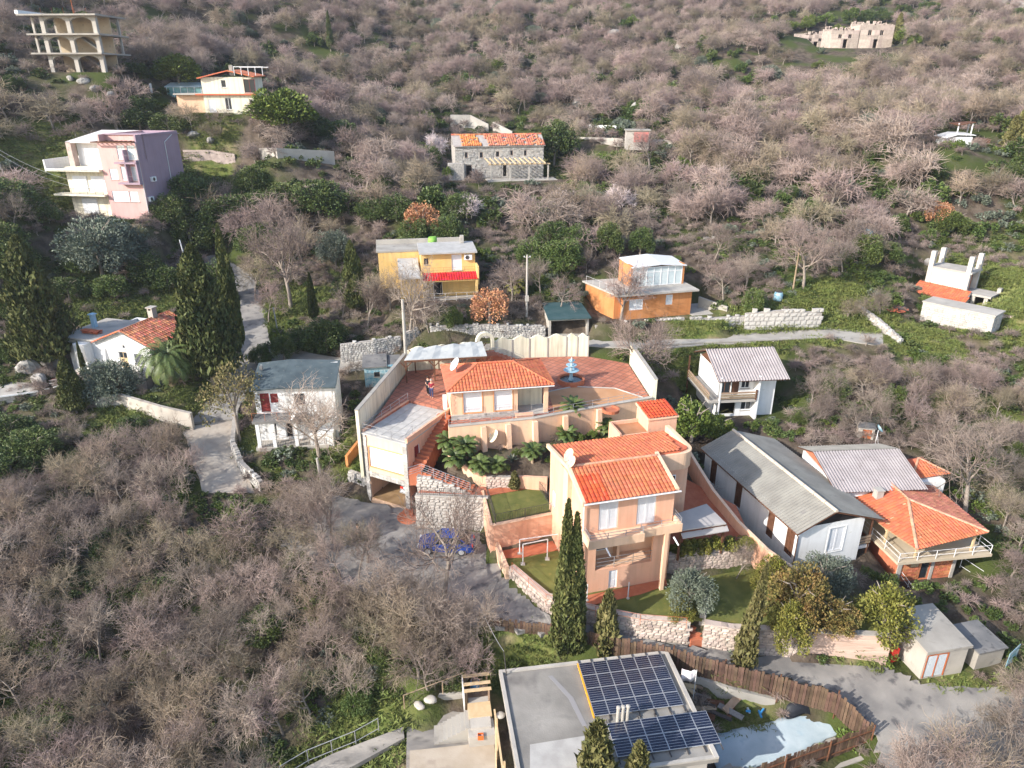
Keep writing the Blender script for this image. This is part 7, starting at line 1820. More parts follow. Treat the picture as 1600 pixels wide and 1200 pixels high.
# rocks on the left
def rock_mesh(seed):
    r = random.Random(seed); nu, nv = 12, 7; vs = [(0, 0, -.5)]; lump = [(Vector((r.gauss(0, 1), r.gauss(0, 1), r.gauss(0, 1))).normalized(), r.uniform(-.28, .18)) for _ in range(9)]
    for j in range(1, nv):
        for i in range(nu):
            t = math.pi * j / nv; a = 2 * math.pi * i / nu; d = V(math.sin(t) * math.cos(a), math.sin(t) * math.sin(a), -math.cos(t))
            k = .55 + sum(w * max(0, d.dot(q)) ** 3 for q, w in lump) + r.uniform(-.035, .035); vs.append(tuple(d * k))
    vs.append((0, 0, .5)); fs = [(0, 1 + (i+1) % nu, 1 + i) for i in range(nu)]; L_ = len(vs) - 1
    for j in range(nv - 2):
        for i in range(nu): a = 1 + j*nu; fs.append((a + i, a + (i+1) % nu, a + nu + (i+1) % nu, a + nu + i))
    fs += [(L_, L_ - nu + i, L_ - nu + (i+1) % nu) for i in range(nu)]
    return MB().add(vs, fs).mesh('rock', mat('grey limestone', (.24,.225,.21), (.40,.38,.35), 1.6, rough=.95, bump=.7, bscale=5, orand=.15, c3=(.10,.10,.09), s3=2.4, t3=.54, w3=.2))
rk = [rock_mesh(s_) for s_ in range(5)]
for i, (u, v, s_, lab) in enumerate([(80, 570, 1.5, 'big pale boulder left of the white house'), (25, 490, 1.7, 'grey boulder in grass at the left border'), (60, 600, 1.2, 'low grey rock among rubble near the ruined shed'), (45, 578, 1.3, 'dark cleft rock above the ruined shed'), (1520, 610, 1.0, 'single pale rock on the right slope'), (1450, 412, .9, 'white rock near the pillared stone house')]):
    e = link('boulder', rk[i % 5], None, G(u, v) + V(0, 0, s_ * .25), i * 1.3, (s_ * 1.3, s_, s_)); tag(e, lab, 'rock')
for i, (u, v, s_) in enumerate([(130, 128, 1.3), (150, 140, 1.1), (172, 150, 1.2), (238, 205, 1.2), (305, 212, 1.3), (328, 220, 1.1), (110, 124, 1.0), (960, 55, 2.5), (910, 160, 3), (945, 165, 2.4), (1000, 168, 2.2), (1085, 48, 2.2), (1575, 8, 6), (1590, 18, 5), (1560, 4, 5), (1205, 205, 2.5), (1060, 75, 2)]):
    e = link('rock', rk[i % 5], None, G(u, v) + V(0, 0, s_ * .1), i * .9, (s_ * 1.4, s_, s_ * .8)); tag(e, 'weathered limestone outcrop poking through the wooded hillside', 'rock', 'limestone outcrops on the wooded hillside')
for lab, u, v in (('white sack lying under the bare trees, left of two', 655, 1105), ('white sack lying under the bare trees, right of two', 672, 1094)):
    e = empty('sack', G(u, v), 0, lab, 'sack'); o_ = MB().add([v.co.copy() for v in rock_mesh(u).vertices], [tuple(q.vertices) for q in rock_mesh(u).polygons]).obj('bag', M_conclt, e, smooth=True); o_.scale = (.8, .55, .35); o_.location.z = .1
# ============================================================ trees and plants
def frames(d):
    ref = np.where(np.abs(d[:, 2:3]) > .9, np.array([[1., 0, 0]]), np.array([[0, 0, 1.]]))
    u = np.cross(d, ref); u /= np.linalg.norm(u, axis=1, keepdims=True) + 1e-9
    return u, np.cross(d, u)
def seg_geo(segs, n):
    """tapered n-sided tubes; segs rows: p0(3) p1(3) r0 r1"""
    s = np.asarray(segs, float); p0, p1 = s[:, :3], s[:, 3:6]; d = p1 - p0; d /= np.linalg.norm(d, axis=1, keepdims=True) + 1e-9
    u, v = frames(d); m = len(s); vs = np.zeros((m, 2 * n, 3)); fs = np.zeros((m, n, 4), int); b = np.arange(m) * 2 * n
    for k in range(n):
        a = 2 * math.pi * k / n; w = u * math.cos(a) + v * math.sin(a)
        vs[:, k] = p0 + w * s[:, 6:7]; vs[:, n + k] = p1 + w * s[:, 7:8]
        fs[:, k] = np.stack([b + k, b + (k+1) % n, b + n + (k+1) % n, b + n + k], -1)
    return vs.reshape(-1, 3), fs.reshape(-1, 4)
def leaf_geo(c, size, g, up=0.0, aspect=1.6, out=None):
    """one folded-diamond leaf spray per centre, random turn; up / out pull its long axis"""
    n = len(c); a = g.normal(size=(n, 3))
    if out is not None: a = a * .6 + out * 1.0
    a[:, 2] += up; a /= np.linalg.norm(a, axis=1, keepdims=True) + 1e-9
    b = np.cross(a, g.normal(size=(n, 3))); b /= np.linalg.norm(b, axis=1, keepdims=True) + 1e-9
    sz = size * g.uniform(.6, 1.3, (n, 1)); L = a * sz * aspect / 2; Wd = b * sz / 2
    vs = np.stack([c - L, c + Wd, c + L, c - Wd], 1).reshape(-1, 3)
    return vs, np.arange(4 * n).reshape(-1, 4)
def geo_join(parts):
    vs, fs, mi, o = [], [], [], 0
    for k, (v, f) in enumerate(parts):
        vs.append(v); fs.append(f + o); o += len(v); mi.append(np.full(len(f), k))
    return np.concatenate(vs), np.concatenate(fs), np.concatenate(mi)

def bare_geo(seed, H=5.0, spread=1.0, nl=(6, 5, 6, 6), rt=.13, tw=.018, twl=.42, trunk=.22, up=.35, fuzz=1.0):
    r = np.random.default_rng(seed); wood, twigs = [], []
    def branch(p, d, L, rad, lev):
        k = 3 if lev < 3 else 2; pts = [p]; q = p.copy(); dd = d.copy()
        for i in range(k):
            dd = dd + r.normal(0, .15 + .03 * lev, 3); dd[2] += up * .25 * (1 if lev else .6); dd /= np.linalg.norm(dd)
            q = q + dd * L / k; pts.append(q.copy())
        for i in range(k):
            r0 = rad * (1 - .55 * i / k); r1 = rad * (1 - .55 * (i + 1) / k)
            (wood if lev < 2 else twigs).append((*pts[i], *pts[i+1], r0, r1))
        if lev >= len(nl): return
        for j in range(nl[lev]):
            f = (.30 + .70 * (j + r.random()) / nl[lev]) if lev else (.45 + .55 * (j + r.random()) / nl[lev])
            i = min(int(f * k), k - 1); b = pts[i] + (pts[i+1] - pts[i]) * (f * k - i)
            az = j * 2.4 + r.uniform(-.6, .6); a, c = frames(dd[None]); side = a[0] * math.cos(az) + c[0] * math.sin(az)
            ang = r.uniform(.55, 1.0) * spread if lev == 0 else r.uniform(.5, .95)
            nd = dd * math.cos(ang) + side * math.sin(ang)
            if lev + 1 == len(nl):
                l_ = twl * r.uniform(.6, 1.3) * fuzz; e = b + nd * l_ * .55; e2 = e + (nd + r.normal(0, .3, 3)) * l_ * .5
                twigs.append((*b, *e, tw, tw * .8)); twigs.append((*e, *e2, tw * .8, tw * .25))
            else:
                branch(b, nd, L * r.uniform(.56, .82), rad * .5 * (1 if lev else .8), lev + 1)
    branch(np.zeros(3), np.array([r.normal(0, .08), r.normal(0, .08), 1.]), H * (trunk + .25), rt, 0)
    w = seg_geo(wood, 5); t = seg_geo(twigs, 3)
    z = max(w[0][:, 2].max(), t[0][:, 2].max()); k = H / z
    rad = np.percentile(np.hypot(t[0][:, 0], t[0][:, 1]), 95) * k
    return (w[0] * k, w[1]), (t[0] * k, t[1]), rad
def unit_rows(x): return x / (np.linalg.norm(x, axis=1, keepdims=True) + 1e-9)
def crown_pts(seed, n, shape, lumps=26, spread=.36):
    """points of a lumpy crown in the unit ball (z 0..1); denser towards the skin, in clumps with gaps"""
    g = np.random.default_rng(seed); d = unit_rows(g.normal(size=(lumps, 3))); d[:, 2] = np.abs(d[:, 2]) * .9 - .18
    c = d * g.uniform(.55, .88, (lumps, 1)); k = g.integers(0, lumps, n)
    p = c[k] + unit_rows(g.normal(size=(n, 3))) * spread * g.uniform(.35, 1.0, (n, 1)) ** .5 * g.uniform(.6, 1.1, lumps)[k][:, None]
    out = unit_rows(p)
    return shape(p), out, g
def round_shape(h0, H, r):
    return lambda p: np.stack([p[:, 0] * r, p[:, 1] * r, h0 + (p[:, 2] + .25) / 1.35 * (H - h0)], -1)
def limbs_geo(seed, H, r, rt=.14, n=6):
    g = np.random.default_rng(seed); s = [(0, 0, -.3, .02, .03, H * .4, rt, rt * .75)]
    for i in range(n):
        a = i * 6.28 / n + g.uniform(-.4, .4); b = np.array([.02, .03, H * g.uniform(.28, .4)]); e = np.array([math.cos(a) * r * .6, math.sin(a) * r * .6, H * g.uniform(.6, .8)])
        m = (b + e) / 2 + np.array([0, 0, .1 * H]); s += [(*b, *m, rt * .5, rt * .35), (*m, *e, rt * .35, rt * .12)]
    return seg_geo(s, 6)
def column_geo(seed, n, H, r, size, top=1.0, loose=.12, wide=.35):
    """cypress: a column of upward sprays, swollen low down, tapering to the tip"""
    g = np.random.default_rng(seed); t = g.random(n) ** .85; a = g.uniform(0, 6.283, n)
    prof = np.minimum(1, (t + .03) / .16) ** .7 * np.clip(1 - t, 0, 1) ** (.62 * top) * (1 + wide * 0)
    lump = 1 + .16 * np.sin(a * 3 + t * 9 + seed) + .12 * np.sin(a * 5 - t * 23)
    rr = r * prof * lump * (1 - loose * g.random(n) * 2.2)
    c = np.stack([rr * np.cos(a), rr * np.sin(a), .06 * H + t * H * .92], -1)
    out = np.stack([np.cos(a) * .45, np.sin(a) * .45, np.full(n, 1.15)], -1)
    return leaf_geo(c, size, g, .5, 2.4, out)

KINDS_ = {}
def kind(key, H, r, parts):
    """parts: list of (part name, mesh); H, r: nominal height and crown radius"""
    KINDS_[key] = (H, r, parts)
bare_near = []
for i in range(7):
    w, t, rad = bare_geo(100 + i, 5.0, (1.0, 1.25, .8, 1.1, 1.3, .95, 1.15)[i], (6, 5, 6, 5), .11, .011, .50, (.2, .12, .3, .16, .1, .24, .18)[i])
    k = ('bare', i); kind(k, 5.0, rad, [('trunk', np_mesh('trunk', *w, M_bark)), ('crown', np_mesh('crown', *t, M_twig2 if i % 3 == 1 else M_twig))]); bare_near.append(k)
bare_big = []
for i in range(4):
    w, t, rad = bare_geo(140 + i, 7.5, (1.15, .9, 1.3, 1.1)[i], (7, 6, 6, 5), .19, .0125, .55, .2)
    k = ('bigbare', i); kind(k, 7.5, rad, [('trunk', np_mesh('trunk', *w, M_bark)), ('crown', np_mesh('crown', *t, M_twig))]); bare_big.append(k)
def leafy(key, seed, H, r, n, size, m, lumps=26, h0=.18, aspect=1.5, bark=M_bark, up=.0, spread=.36):
    p, out, g = crown_pts(seed, n, round_shape(h0 * H, H, r), lumps, spread)
    v, f = leaf_geo(p, size, g, up, aspect, out)
    lw = limbs_geo(seed, H, r)
    kind(key, H, r, [('trunk', np_mesh('trunk', *lw, bark)), ('crown', np_mesh('crown', v, f, m))])
for i in range(3): leafy(('evergreen', i), 200 + i, 5, 2.4, 8500, .125, M_leaf, 34)
for i in range(2): leafy(('bright', i), 210 + i, 3.2, 1.7, 5200, .115, M_leafbr, 22)
for i in range(2): leafy(('olive', i), 220 + i, 4.5, 2.5, 9500, .085, M_olive, 38, aspect=2.4)
for i in range(2): leafy(('pine', i), 230 + i, 6, 3.0, 9000, .15, M_pine, 30, .3, 2.2, up=.4)
for i in range(2): leafy(('gold', i), 240 + i, 4, 2.4, 8000, .11, M_leafgold, 26, .1)
leafy(('yellow', 0), 250, 3, 1.8, 7000, .10, M_leafyel, 24, .08)
leafy(('speckled', 0), 255, 6, 3.0, 2600, .12, mat('dull olive brown leaves', (.14,.125,.045), (.22,.185,.09), 1.0, rough=.8, island=.4), 34, .35)
leafy(('russet', 0), 260, 4.5, 2.4, 3000, .14, M_russet, 30, .15)
for i in range(2):
    v, f = column_geo(300 + i, 8000, 8, 1.05, .125); kind(('cypress', i), 8, 1.05, [('trunk', np_mesh('trunk', *limbs_geo(5, 5, .3, .16), M_bark)), ('crown', np_mesh('crown', v, f, M_cyp))])
v1 = column_geo(310, 6500, 9.6, .72, .115); v2 = column_geo(311, 6500, 8.9, .70, .115)
v1[0][:, 0] -= .34; v2[0][:, 0] += .42; v1[0][:, 0] += v1[0][:, 2] * .012; v2[0][:, 0] -= v2[0][:, 2] * .02
vv, ff, _ = geo_join([v1, v2])
kind(('twincypress', 0), 9.6, 1.15, [('trunk', np_mesh('trunk', *limbs_geo(6, 6, .4, .18), M_bark)), ('crown', np_mesh('crown', vv, ff, M_cyp))])
v, f = column_geo(320, 3600, 5, .8, .16, .9, .25); kind(('goldcypress', 0), 5, .8, [('trunk', np_mesh('trunk', *limbs_geo(7, 3, .3, .1), M_bark)), ('crown', np_mesh('crown', v, f, M_cyplt))])
v, f = column_geo(330, 13000, 9, 2.3, .155, 1.05, .3); kind(('broadcypress', 0), 9, 2.3, [('trunk', np_mesh('trunk', *limbs_geo(8, 6, 1.0, .2), M_bark)), ('crown', np_mesh('crown', v, f, M_cyp))])
v, f = column_geo(335, 4200, 8, .85, .15, 1.25, .2); kind(('slimcypress', 0), 8, .85, [('trunk', np_mesh('trunk', *limbs_geo(9, 5, .25, .13), M_bark)), ('crown', np_mesh('crown', v, f, M_cyplt))])
def plant(key, name, label, cat, p, h, r=None, rz=None, group=None, lean=(0, 0)):
    H, r0, parts = KINDS_[key]; s = h / H; sr = s if r is None else r / r0
    e = empty(name, p, rng.uniform(0, 6.28) if rz is None else rz, label, cat, group)
    e.scale = (sr, sr, s)
    if lean != (0, 0): e.rotation_euler = (lean[0], lean[1], e.rotation_euler.z)
    for pn, me in parts: link(pn, me, e)
    return e
def top_h(p, v): return max(.6, PY(0, v, p.y).z - p.z)
def at_px(key, name, label, cat, u, v, vtop, r, z=None, group=None, **k):
    p = G(u, v) if z is None else P(u, v, z)
    return plant(key, name, label, cat, p, top_h(p, vtop), r, group=group, **k)

T = 'tree'
# ---- the trees one can point at
at_px(('twincypress', 0), 'cypress_tree', 'tall twin topped cypress in front of the villa veranda', T, 886, 1034, 776, 1.3, -2.2, rz=0)
at_px(('slimcypress', 0), 'cypress_tree', 'slender leaning golden green cypress on the road right of the garden steps', T, 1154, 1058, 878, .80, -1.9, lean=(0, R(4)), rz=0)
at_px(('goldcypress', 0), 'cypress_tree', 'small loose golden conifer between villa wall and reed fence', T, 945, 1032, 922, .95, -2.2)
at_px(('goldcypress', 0), 'cypress_tree', 'golden conifer crossing the lower edge of the solar roof, taller of two', T, 925, 1290, 1128, 1.45, -4.2)
at_px(('goldcypress', 0), 'cypress_tree', 'shorter dark conifer crossing the lower edge of the solar roof', T, 988, 1290, 1160, 1.0, -4.2)
at_px(('broadcypress', 0), 'cypress_tree', 'broad dark cypress right of the date palm', T, 334, 596, 380, 3.6, 5.2)
at_px(('cypress', 1), 'cypress_tree', 'tall thin cypress spire behind the broad dark cypress', T, 372, 555, 348, 1.15, 5.9)
at_px(('broadcypress', 0), 'conifer_tree', 'big dark conifer standing left of the white house', T, 78, 572, 366, 3.5, 6.0)
at_px(('broadcypress', 0), 'conifer_tree', 'small bushy conifer by the lime rendered wall', T, 120, 645, 556, 1.5, 4.2)
at_px(('cypress', 0), 'cypress_tree', 'pencil thin cypress against the white house front', T, 138, 606, 532, .38, 4.4)
at_px(('cypress', 1), 'cypress_tree', 'narrow pointed cypress in the grassy garden left of the yellow house', T, 491, 502, 425, .62, 8.0)
at_px(('broadcypress', 0), 'conifer_tree', 'loose sunlit conifer just left of the yellow house', T, 556, 486, 374, 1.7, 8.8)
at_px(('cypress', 0), 'cypress_tree', 'single thin cypress spire high in the bare wood', T, 517, 80, 15, .9)
at_px(('goldcypress', 0), 'cypress_tree', 'golden cypress beside the right hand stone ruin', T, 1399, 72, 20, 1.5)
at_px(('goldcypress', 0), 'cypress_tree', 'golden cypress near the white cottage, left of the pair', T, 1576, 236, 180, 1.3)
at_px(('goldcypress', 0), 'cypress_tree', 'golden cypress near the right border, taller of the pair', T, 1590, 238, 162, 1.7)
at_px(('goldcypress', 0), 'topiary', 'small clipped cypress before the pinkish rubble wall', 'shrub', 804, 765, 736, .5, 3.0)
at_px(('pine', 0), 'pine_tree', 'bright green pine in front of the cream house', T, 440, 212, 126, 5.4)
at_px(('pine', 1), 'pine_tree', 'bright green pine above the greenhouse', T, 282, 142, 76, 4.2)
at_px(('olive', 0), 'olive_tree', 'big silvery olive tree below the apartment block', T, 160, 432, 315, 4.2)
at_px(('olive', 1), 'olive_tree', 'second silvery olive, lower right of the big one', T, 205, 408, 335, 2.9)
at_px(('olive', 0), 'olive_tree', 'silvery olive tree directly below the white house', T, 183, 628, 542, 2.7, 4.2)
at_px(('olive', 1), 'olive_tree', 'grey olive tree left behind the loose sunlit conifer', T, 525, 418, 345, 2.5)
at_px(('olive', 1), 'olive_tree', 'greyish bushy tree on the villa lawn by the garden steps', T, 1075, 958, 880, 1.65, .85)
at_px(('olive', 0), 'olive_tree', 'grey green olive against the end of the long white house', T, 1285, 920, 862, 1.9)
at_px(('gold', 0), 'shrub', 'large golden brown shrub in the right corner of the villa plot', 'shrub', 1242, 975, 872, 2.3, .7)
at_px(('gold', 1), 'shrub', 'lower brown shrub right of the large golden one', 'shrub', 1300, 985, 925, 1.5, .7)
at_px(('yellow', 0), 'shrub', 'yellow green shrub at the foot of the slender cypress wall', 'shrub', 1230, 1005, 930, 1.3, .5)
at_px(('yellow', 0), 'shrub', 'yellow green shrub above the stone wall end of the hedge', 'shrub', 1205, 920, 862, 1.3, .9)
at_px(('yellow', 0), 'shrub', 'round yellow green shrub in front of the greyish bushy tree', 'shrub', 1064, 968, 925, .9, .8)
at_px(('yellow', 0), 'tree', 'bright yellow green tree just left of the concrete garage', T, 1378, 985, 905, 1.9, .2)
at_px(('speckled', 0), 'tree', 'speckled olive brown tree with bare dark stems beside the ribbed lane', T, 375, 690, 548, 3.1, 2.2)
at_px(('evergreen', 0), 'evergreen_tree', 'large dark evergreen right behind the old stone house', T, 866, 262, 168, 3.8)
at_px(('evergreen', 1), 'evergreen_tree', 'round evergreen left of the old stone house', T, 668, 272, 216, 2.8)
for i, (u, v, t, r, lab) in enumerate([(500, 345, 265, 4.0, 'dark evergreen above the grey olive, left of three'), (545, 340, 285, 3.2, 'dark evergreen above the grey olive, middle of three'), (585, 345, 300, 2.6, 'dark evergreen above the grey olive, right of three'), (300, 335, 255, 3.6, 'leafy evergreen right of the apartment block'), (355, 360, 290, 3.4, 'leafy evergreen right of the apartment block, lower one'),
     (345, 395, 320, 2.6, 'dark evergreen rising behind the thin cypress spire'), (512, 550, 485, 2.4, 'dark rounded bush mass left of the stone wall behind the blue shed'), (470, 548, 500, 1.7, 'dark bush beside the thin box sign pole'), (710, 515, 470, 1.0, 'small dark bush under the red awning'), (1390, 655, 588, 1.1, 'lone dark evergreen in the scrub on the right slope'),
     (1176, 492, 442, 1.5, 'bluish bush right of the orange house'), (20, 560, 520, 2.0, 'dark bush at the left border below the conifer'), (10, 400, 330, 3.0, 'shadowy evergreen at the left border')]):
    at_px(('evergreen', i % 3), 'evergreen_tree' if r > 1.6 else 'shrub', lab, T if r > 1.6 else 'shrub', u, v, t, r)
for u, v, t, r, lab in [(948, 402, 334, 1.9, 'dense clipped conifer behind the sun room, left of two'), (1000, 400, 344, 1.8, 'dense clipped conifer behind the sun room, right of two')]:
    at_px(('evergreen', 0), 'conifer_tree', lab, T, u, v, t, r)
for i, (u, v, t, r, lab) in enumerate([(438, 545, 500, 1.1, 'bright leafy bush at the foot of the box sign pole'), (700, 282, 255, 1.0, 'bright ivy clump at the left corner of the old stone house'), (1260, 48, 25, 2.6, 'bright green trees behind the ruins, left clump'), (1330, 40, 5, 3.5, 'bright green trees behind the ruins, middle clump'), (1225, 52, 38, 2.2, 'bright green tree left of the ruins'), (1310, 68, 42, 1.6, 'ivy mound growing in the middle ruin'),
     (1080, 690, 610, 2.0, 'leafy ivy tangle behind the red roofed outhouse'), (1120, 690, 640, 1.6, 'leafy ivy tangle below the timber balcony house'), (1325, 745, 720, .9, 'green bush between the two grey corrugated roofs'), (700, 188, 172, 2.5, 'bright hedge clump beside the broken concrete wall')]):
    at_px(('bright', i % 2), 'shrub', lab, 'shrub', u, v, t, r)
at_px(('russet', 0), 'tree', 'russet leaved tree right of the red awning', T, 765, 508, 438, 2.6)
at_px(('russet', 0), 'tree', 'thin russet tree in the wood above the yellow house', T, 660, 372, 302, 2.6)
at_px(('russet', 0), 'tree', 'orange leaved tree on the slope above the pillared stone house', T, 1462, 352, 305, 2.2)
for i, (u, v, t, r, lab) in enumerate([(692, 945, 770, 4.6, 'large bare tree over the parking court, in front of the blue car'), (500, 716, 580, 3.6, 'bare tree right in front of the shabby white house'), (455, 482, 312, 5.0, 'thick trunked bare tree beside the lane'), (640, 528, 392, 4.0, 'dense grey bare tree left of the yellow house'), (975, 600, 470, 4.6, 'large bare tree on the terrace right of the fountain'),
     (970, 500, 392, 2.6, 'bare tree with dark limbs before the orange house wall'), (1255, 452, 330, 3.5, 'tall bare tree above the boulder wall'), (1508, 800, 640, 4.6, 'big twisted bare tree on the slope right of the hipped roof'), (1115, 410, 330, 3.0, 'wide bare tree behind the orange house'), (785, 262, 215, 1.6, 'forked bare tree before the stone house pergola'), (925, 302, 238, 2.0, 'pale dead looking tree right of the stone house'),
     (875, 485, 425, 2.2, 'bare bush tree beside the slim grey pole'), (1150, 905, 835, 1.1, 'small bare tree between the canopy and the boundary wall'), (1015, 265, 190, 3.2, 'spreading bare tree by the upper path'), (820, 175, 110, 3.0, 'gnarled bare tree on the upper hillside'), (1445, 1262, 1118, 3.0, 'broad bare tree at the bottom right rising in front of the road'), (1598, 1180, 1010, 2.4, 'tall bare tree at the right end of the road')]):
    at_px(bare_big[i % 4], 'bare_tree', lab, T, u, v, t, r)
for i, (u, v, t, r) in enumerate([(600, 950, 860, 2.4), (640, 1010, 900, 2.6), (700, 1040, 930, 2.4), (735, 1065, 985, 1.6), (655, 1060, 985, 2.0), (560, 905, 815, 2.2), (745, 1000, 915, 1.8), (520, 850, 740, 2.3), (575, 880, 800, 2.0), (680, 985, 890, 2.0)]):
    at_px(bare_near[i % 7], 'bare_tree', 'leafless tree at the edge of the thicket along the parking court', T, u, v, t, r, group='bare trees edging the parking court')
for i, (u, v, t, r) in enumerate([(1395, 1265, 1150, 2.0), (1510, 1262, 1135, 2.4), (1565, 1245, 1110, 2.4), (1612, 1235, 1080, 2.4), (1620, 1120, 1020, 2.2), (1530, 1300, 1180, 2.0)]):
    at_px(bare_near[i % 7], 'bare_tree', 'leafless tree in the bottom right corner below the road', T, u, v, t, r, group='bare trees below the road at the right')
for i, (u, v, t, r) in enumerate([(575, 520, 425, 2.4), (610, 485, 405, 2.6), (670, 520, 455, 2.0), (420, 505, 420, 2.2), (400, 470, 385, 2.6), (535, 500, 430, 2.0), (800, 470, 400, 2.4), (845, 465, 400, 2.2), (300, 205, 150, 2.6), (345, 208, 160, 2.2), (405, 212, 158, 2.4), (330, 222, 185, 2.4), (1130, 470, 400, 2.4), (1165, 450, 385, 2.4)]):
    at_px(bare_near[i % 7], 'bare_tree', 'leafless tree standing close among the houses', T, u, v, t, r, group='bare trees among the houses')
for i, (u, v, t, r) in enumerate([(1205, 62, 36, 2.6), (1232, 50, 28, 2.6), (1290, 40, 14, 3.0), (1355, 40, 8, 3.4), (1412, 70, 34, 2.4), (1428, 74, 48, 2.0), (1175, 70, 44, 2.4), (1265, 42, 18, 2.6), (1308, 52, 34, 2.0), (1385, 36, 12, 2.4)]):
    at_px(('bright', i % 2) if i % 3 else ('evergreen', 0), 'evergreen_tree', 'green tree crowding round the stone ruins on the hill', T, u, v, t, r, group='green trees around the stone ruins')
for i, (u, v, t, r) in enumerate([(285, 300, 245, 3.2), (330, 330, 262, 3.4), (385, 350, 290, 3.0), (420, 345, 285, 3.0), (455, 330, 272, 3.4), (620, 345, 295, 2.8), (415, 395, 335, 2.6), (300, 390, 325, 2.8), (270, 350, 290, 2.6), (30, 440, 355, 3.2), (10, 330, 265, 3.4), (60, 350, 300, 2.6), (220, 205, 160, 3.0), (265, 210, 168, 3.0), (490, 215, 170, 3.4), (535, 220, 180, 3.2), (210, 118, 92, 2.6), (235, 440, 385, 2.4), (445, 565, 515, 1.4), (410, 570, 530, 1.2), (345, 470, 395, 2.0), (265, 455, 405, 2.2), (180, 465, 420, 2.2), (110, 470, 425, 2.0), (400, 400, 340, 2.6), (650, 385, 330, 2.4), (700, 380, 325, 2.4), (130, 425, 390, 2.2), (880, 425, 360, 2.8), (830, 420, 365, 2.4), (900, 400, 340, 2.6), (15, 500, 450, 2.0), (20, 690, 640, 2.0), (60, 720, 660, 2.4), (20, 745, 690, 2.4)]):
    at_px(('evergreen', i % 3), 'evergreen_tree', 'dark evergreen in the green groves among the houses', T, u, v, t, r, group='evergreens in the groves among the houses')
H_, r_, parts = KINDS_[bare_near[1]]
kind(('blossom', 0), H_, r_, [parts[0], ('crown', np_mesh('crown', *bare_geo(101, 5.0, 1.25, (6, 5, 6, 5), .11, .028, .45, .12)[1], M_blossom))])
for u, v, t, r, lab in [(968, 335, 285, 2.6, 'pale blossoming tree in the wood above the clipped conifers'), (680, 252, 200, 2.4, 'pinkish blossoming tree left of the stone house'), (470, 135, 112, 2.0, 'whitish blossoming tree above the pine'), (885, 330, 290, 2.2, 'pale flowering bush in the wood left of the blossoming tree'), (730, 345, 300, 2.6, 'light grey flowering tree over the brown wood')]:
    at_px(('blossom', 0), 'blossom_tree', lab, T, u, v, t, r)

# ---- palms
def frond(mb_v, mb_f, o, az, el, L, droop, leaf, n=12, w=.05, g=None):
    pts = []; p = np.array(o, float); e = el
    for i in range(n + 1):
        pts.append(p.copy()); d = np.array([math.cos(az) * math.cos(e), math.sin(az) * math.cos(e), math.sin(e)]); p = p + d * L / n; e -= droop / n * (1 + i / n)
    side = np.array([-math.sin(az), math.cos(az), 0])
    def quad(a, b, c, d):
        k = len(mb_v); mb_v.extend([a, b, c, d]); mb_f.append((k, k+1, k+2, k+3))
    for i in range(n):
        a, b = pts[i], pts[i+1]; quad(a - side * w / 2, a + side * w / 2, b + side * w / 2, b - side * w / 2)
        if i < 1: continue
        ll = leaf * math.sin(math.pi * min(1, (i + 1) / (n + 1)) * .9 + .2); t = (b - a) / np.linalg.norm(b - a)
        for s in (-1, 1):
            for q in (0, .5):
                c = a + (b - a) * q; tip = c + side * s * ll * .75 + t * ll * .55 + np.array([0, 0, -.25 * ll]); quad(c, c + t * .11, tip + t * .02, tip - t * .03)
def palm(label, p, h, L, nf, leaf, droop, m=M_palm, trunk=.2, dates=False, cat='palm', name='palm_tree', seed=1, el0=1.35):
    g = random.Random(seed); e = empty(name, p, g.uniform(0, 6), label, cat); vs, fs = [], []
    for i in range(nf):
        frond(vs, fs, (0, 0, h), i * 2.399, el0 - 1.5 * (i / nf) ** 1.2, L * g.uniform(.85, 1.1), droop * g.uniform(.8, 1.2), leaf)
    link('fronds', np_mesh('fronds', np.array(vs), np.array(fs), m), e)
    s = [(0, 0, -.3 + i * (h + .3) / 6, 0, 0, -.3 + (i + 1) * (h + .3) / 6, trunk * 1.1, trunk) for i in range(6)]
    link('trunk', np_mesh('trunk', *seg_geo(s, 9), M_wood), e)
    if dates:
        for i in range(5):
            a = i * 1.25; o_ = MB().lathe([(.05, 0), (.22, -.15), (.26, -.4), (.12, -.6)], (.65 * math.cos(a), .65 * math.sin(a), h - .1), 9).obj('date_cluster', M_orangefr, e, smooth=True)
    return e
dp = P(274, 618, 4.4)
palm('large date palm with orange fruit clusters before the white house', dp, 3.7, 3.5, 60, .6, 1.6, trunk=.33, dates=True, seed=3)
for i, (u, v, zf, h, L, lab) in enumerate([(700, 706, 4.9, .9, 1.15, 'fan palm at the top left of the palm garden by the stair'), (712, 728, 4.5, .7, 1.1, 'fan palm in the palm garden, second from the stair'), (728, 716, 4.8, 1.0, 1.2, 'taller fan palm in the palm garden left of the buttress'), (750, 738, 4.3, .7, 1.05, 'fan palm in the palm garden in front of the first buttress'), (776, 735, 4.3, .5, .9, 'low dark palm between the two buttresses'),
      (832, 722, 4.5, 1.0, 1.05, 'single trunk fan palm left of the villa roof'), (884, 694, 4.6, .9, 1.05, 'fan palm behind the villa roof, left of two'), (946, 680, 4.6, .9, 1.0, 'fan palm behind the villa roof, right of two')]):
    palm(lab, P(u, v, zf), h, L, 26, .34, 1.1, seed=10 + i, trunk=.12)
palm('low round cycad on the terrace in front of the fountain', P(895, 640, ZT), .35, 1.25, 34, .28, .9, trunk=.2, seed=30, name='cycad', cat='cycad', el0=1.2)
palm('yellowish palm left of the slim grey pole', G(806, 462), 1.2, 1.5, 30, .4, 1.3, m=M_leafyel, seed=31)
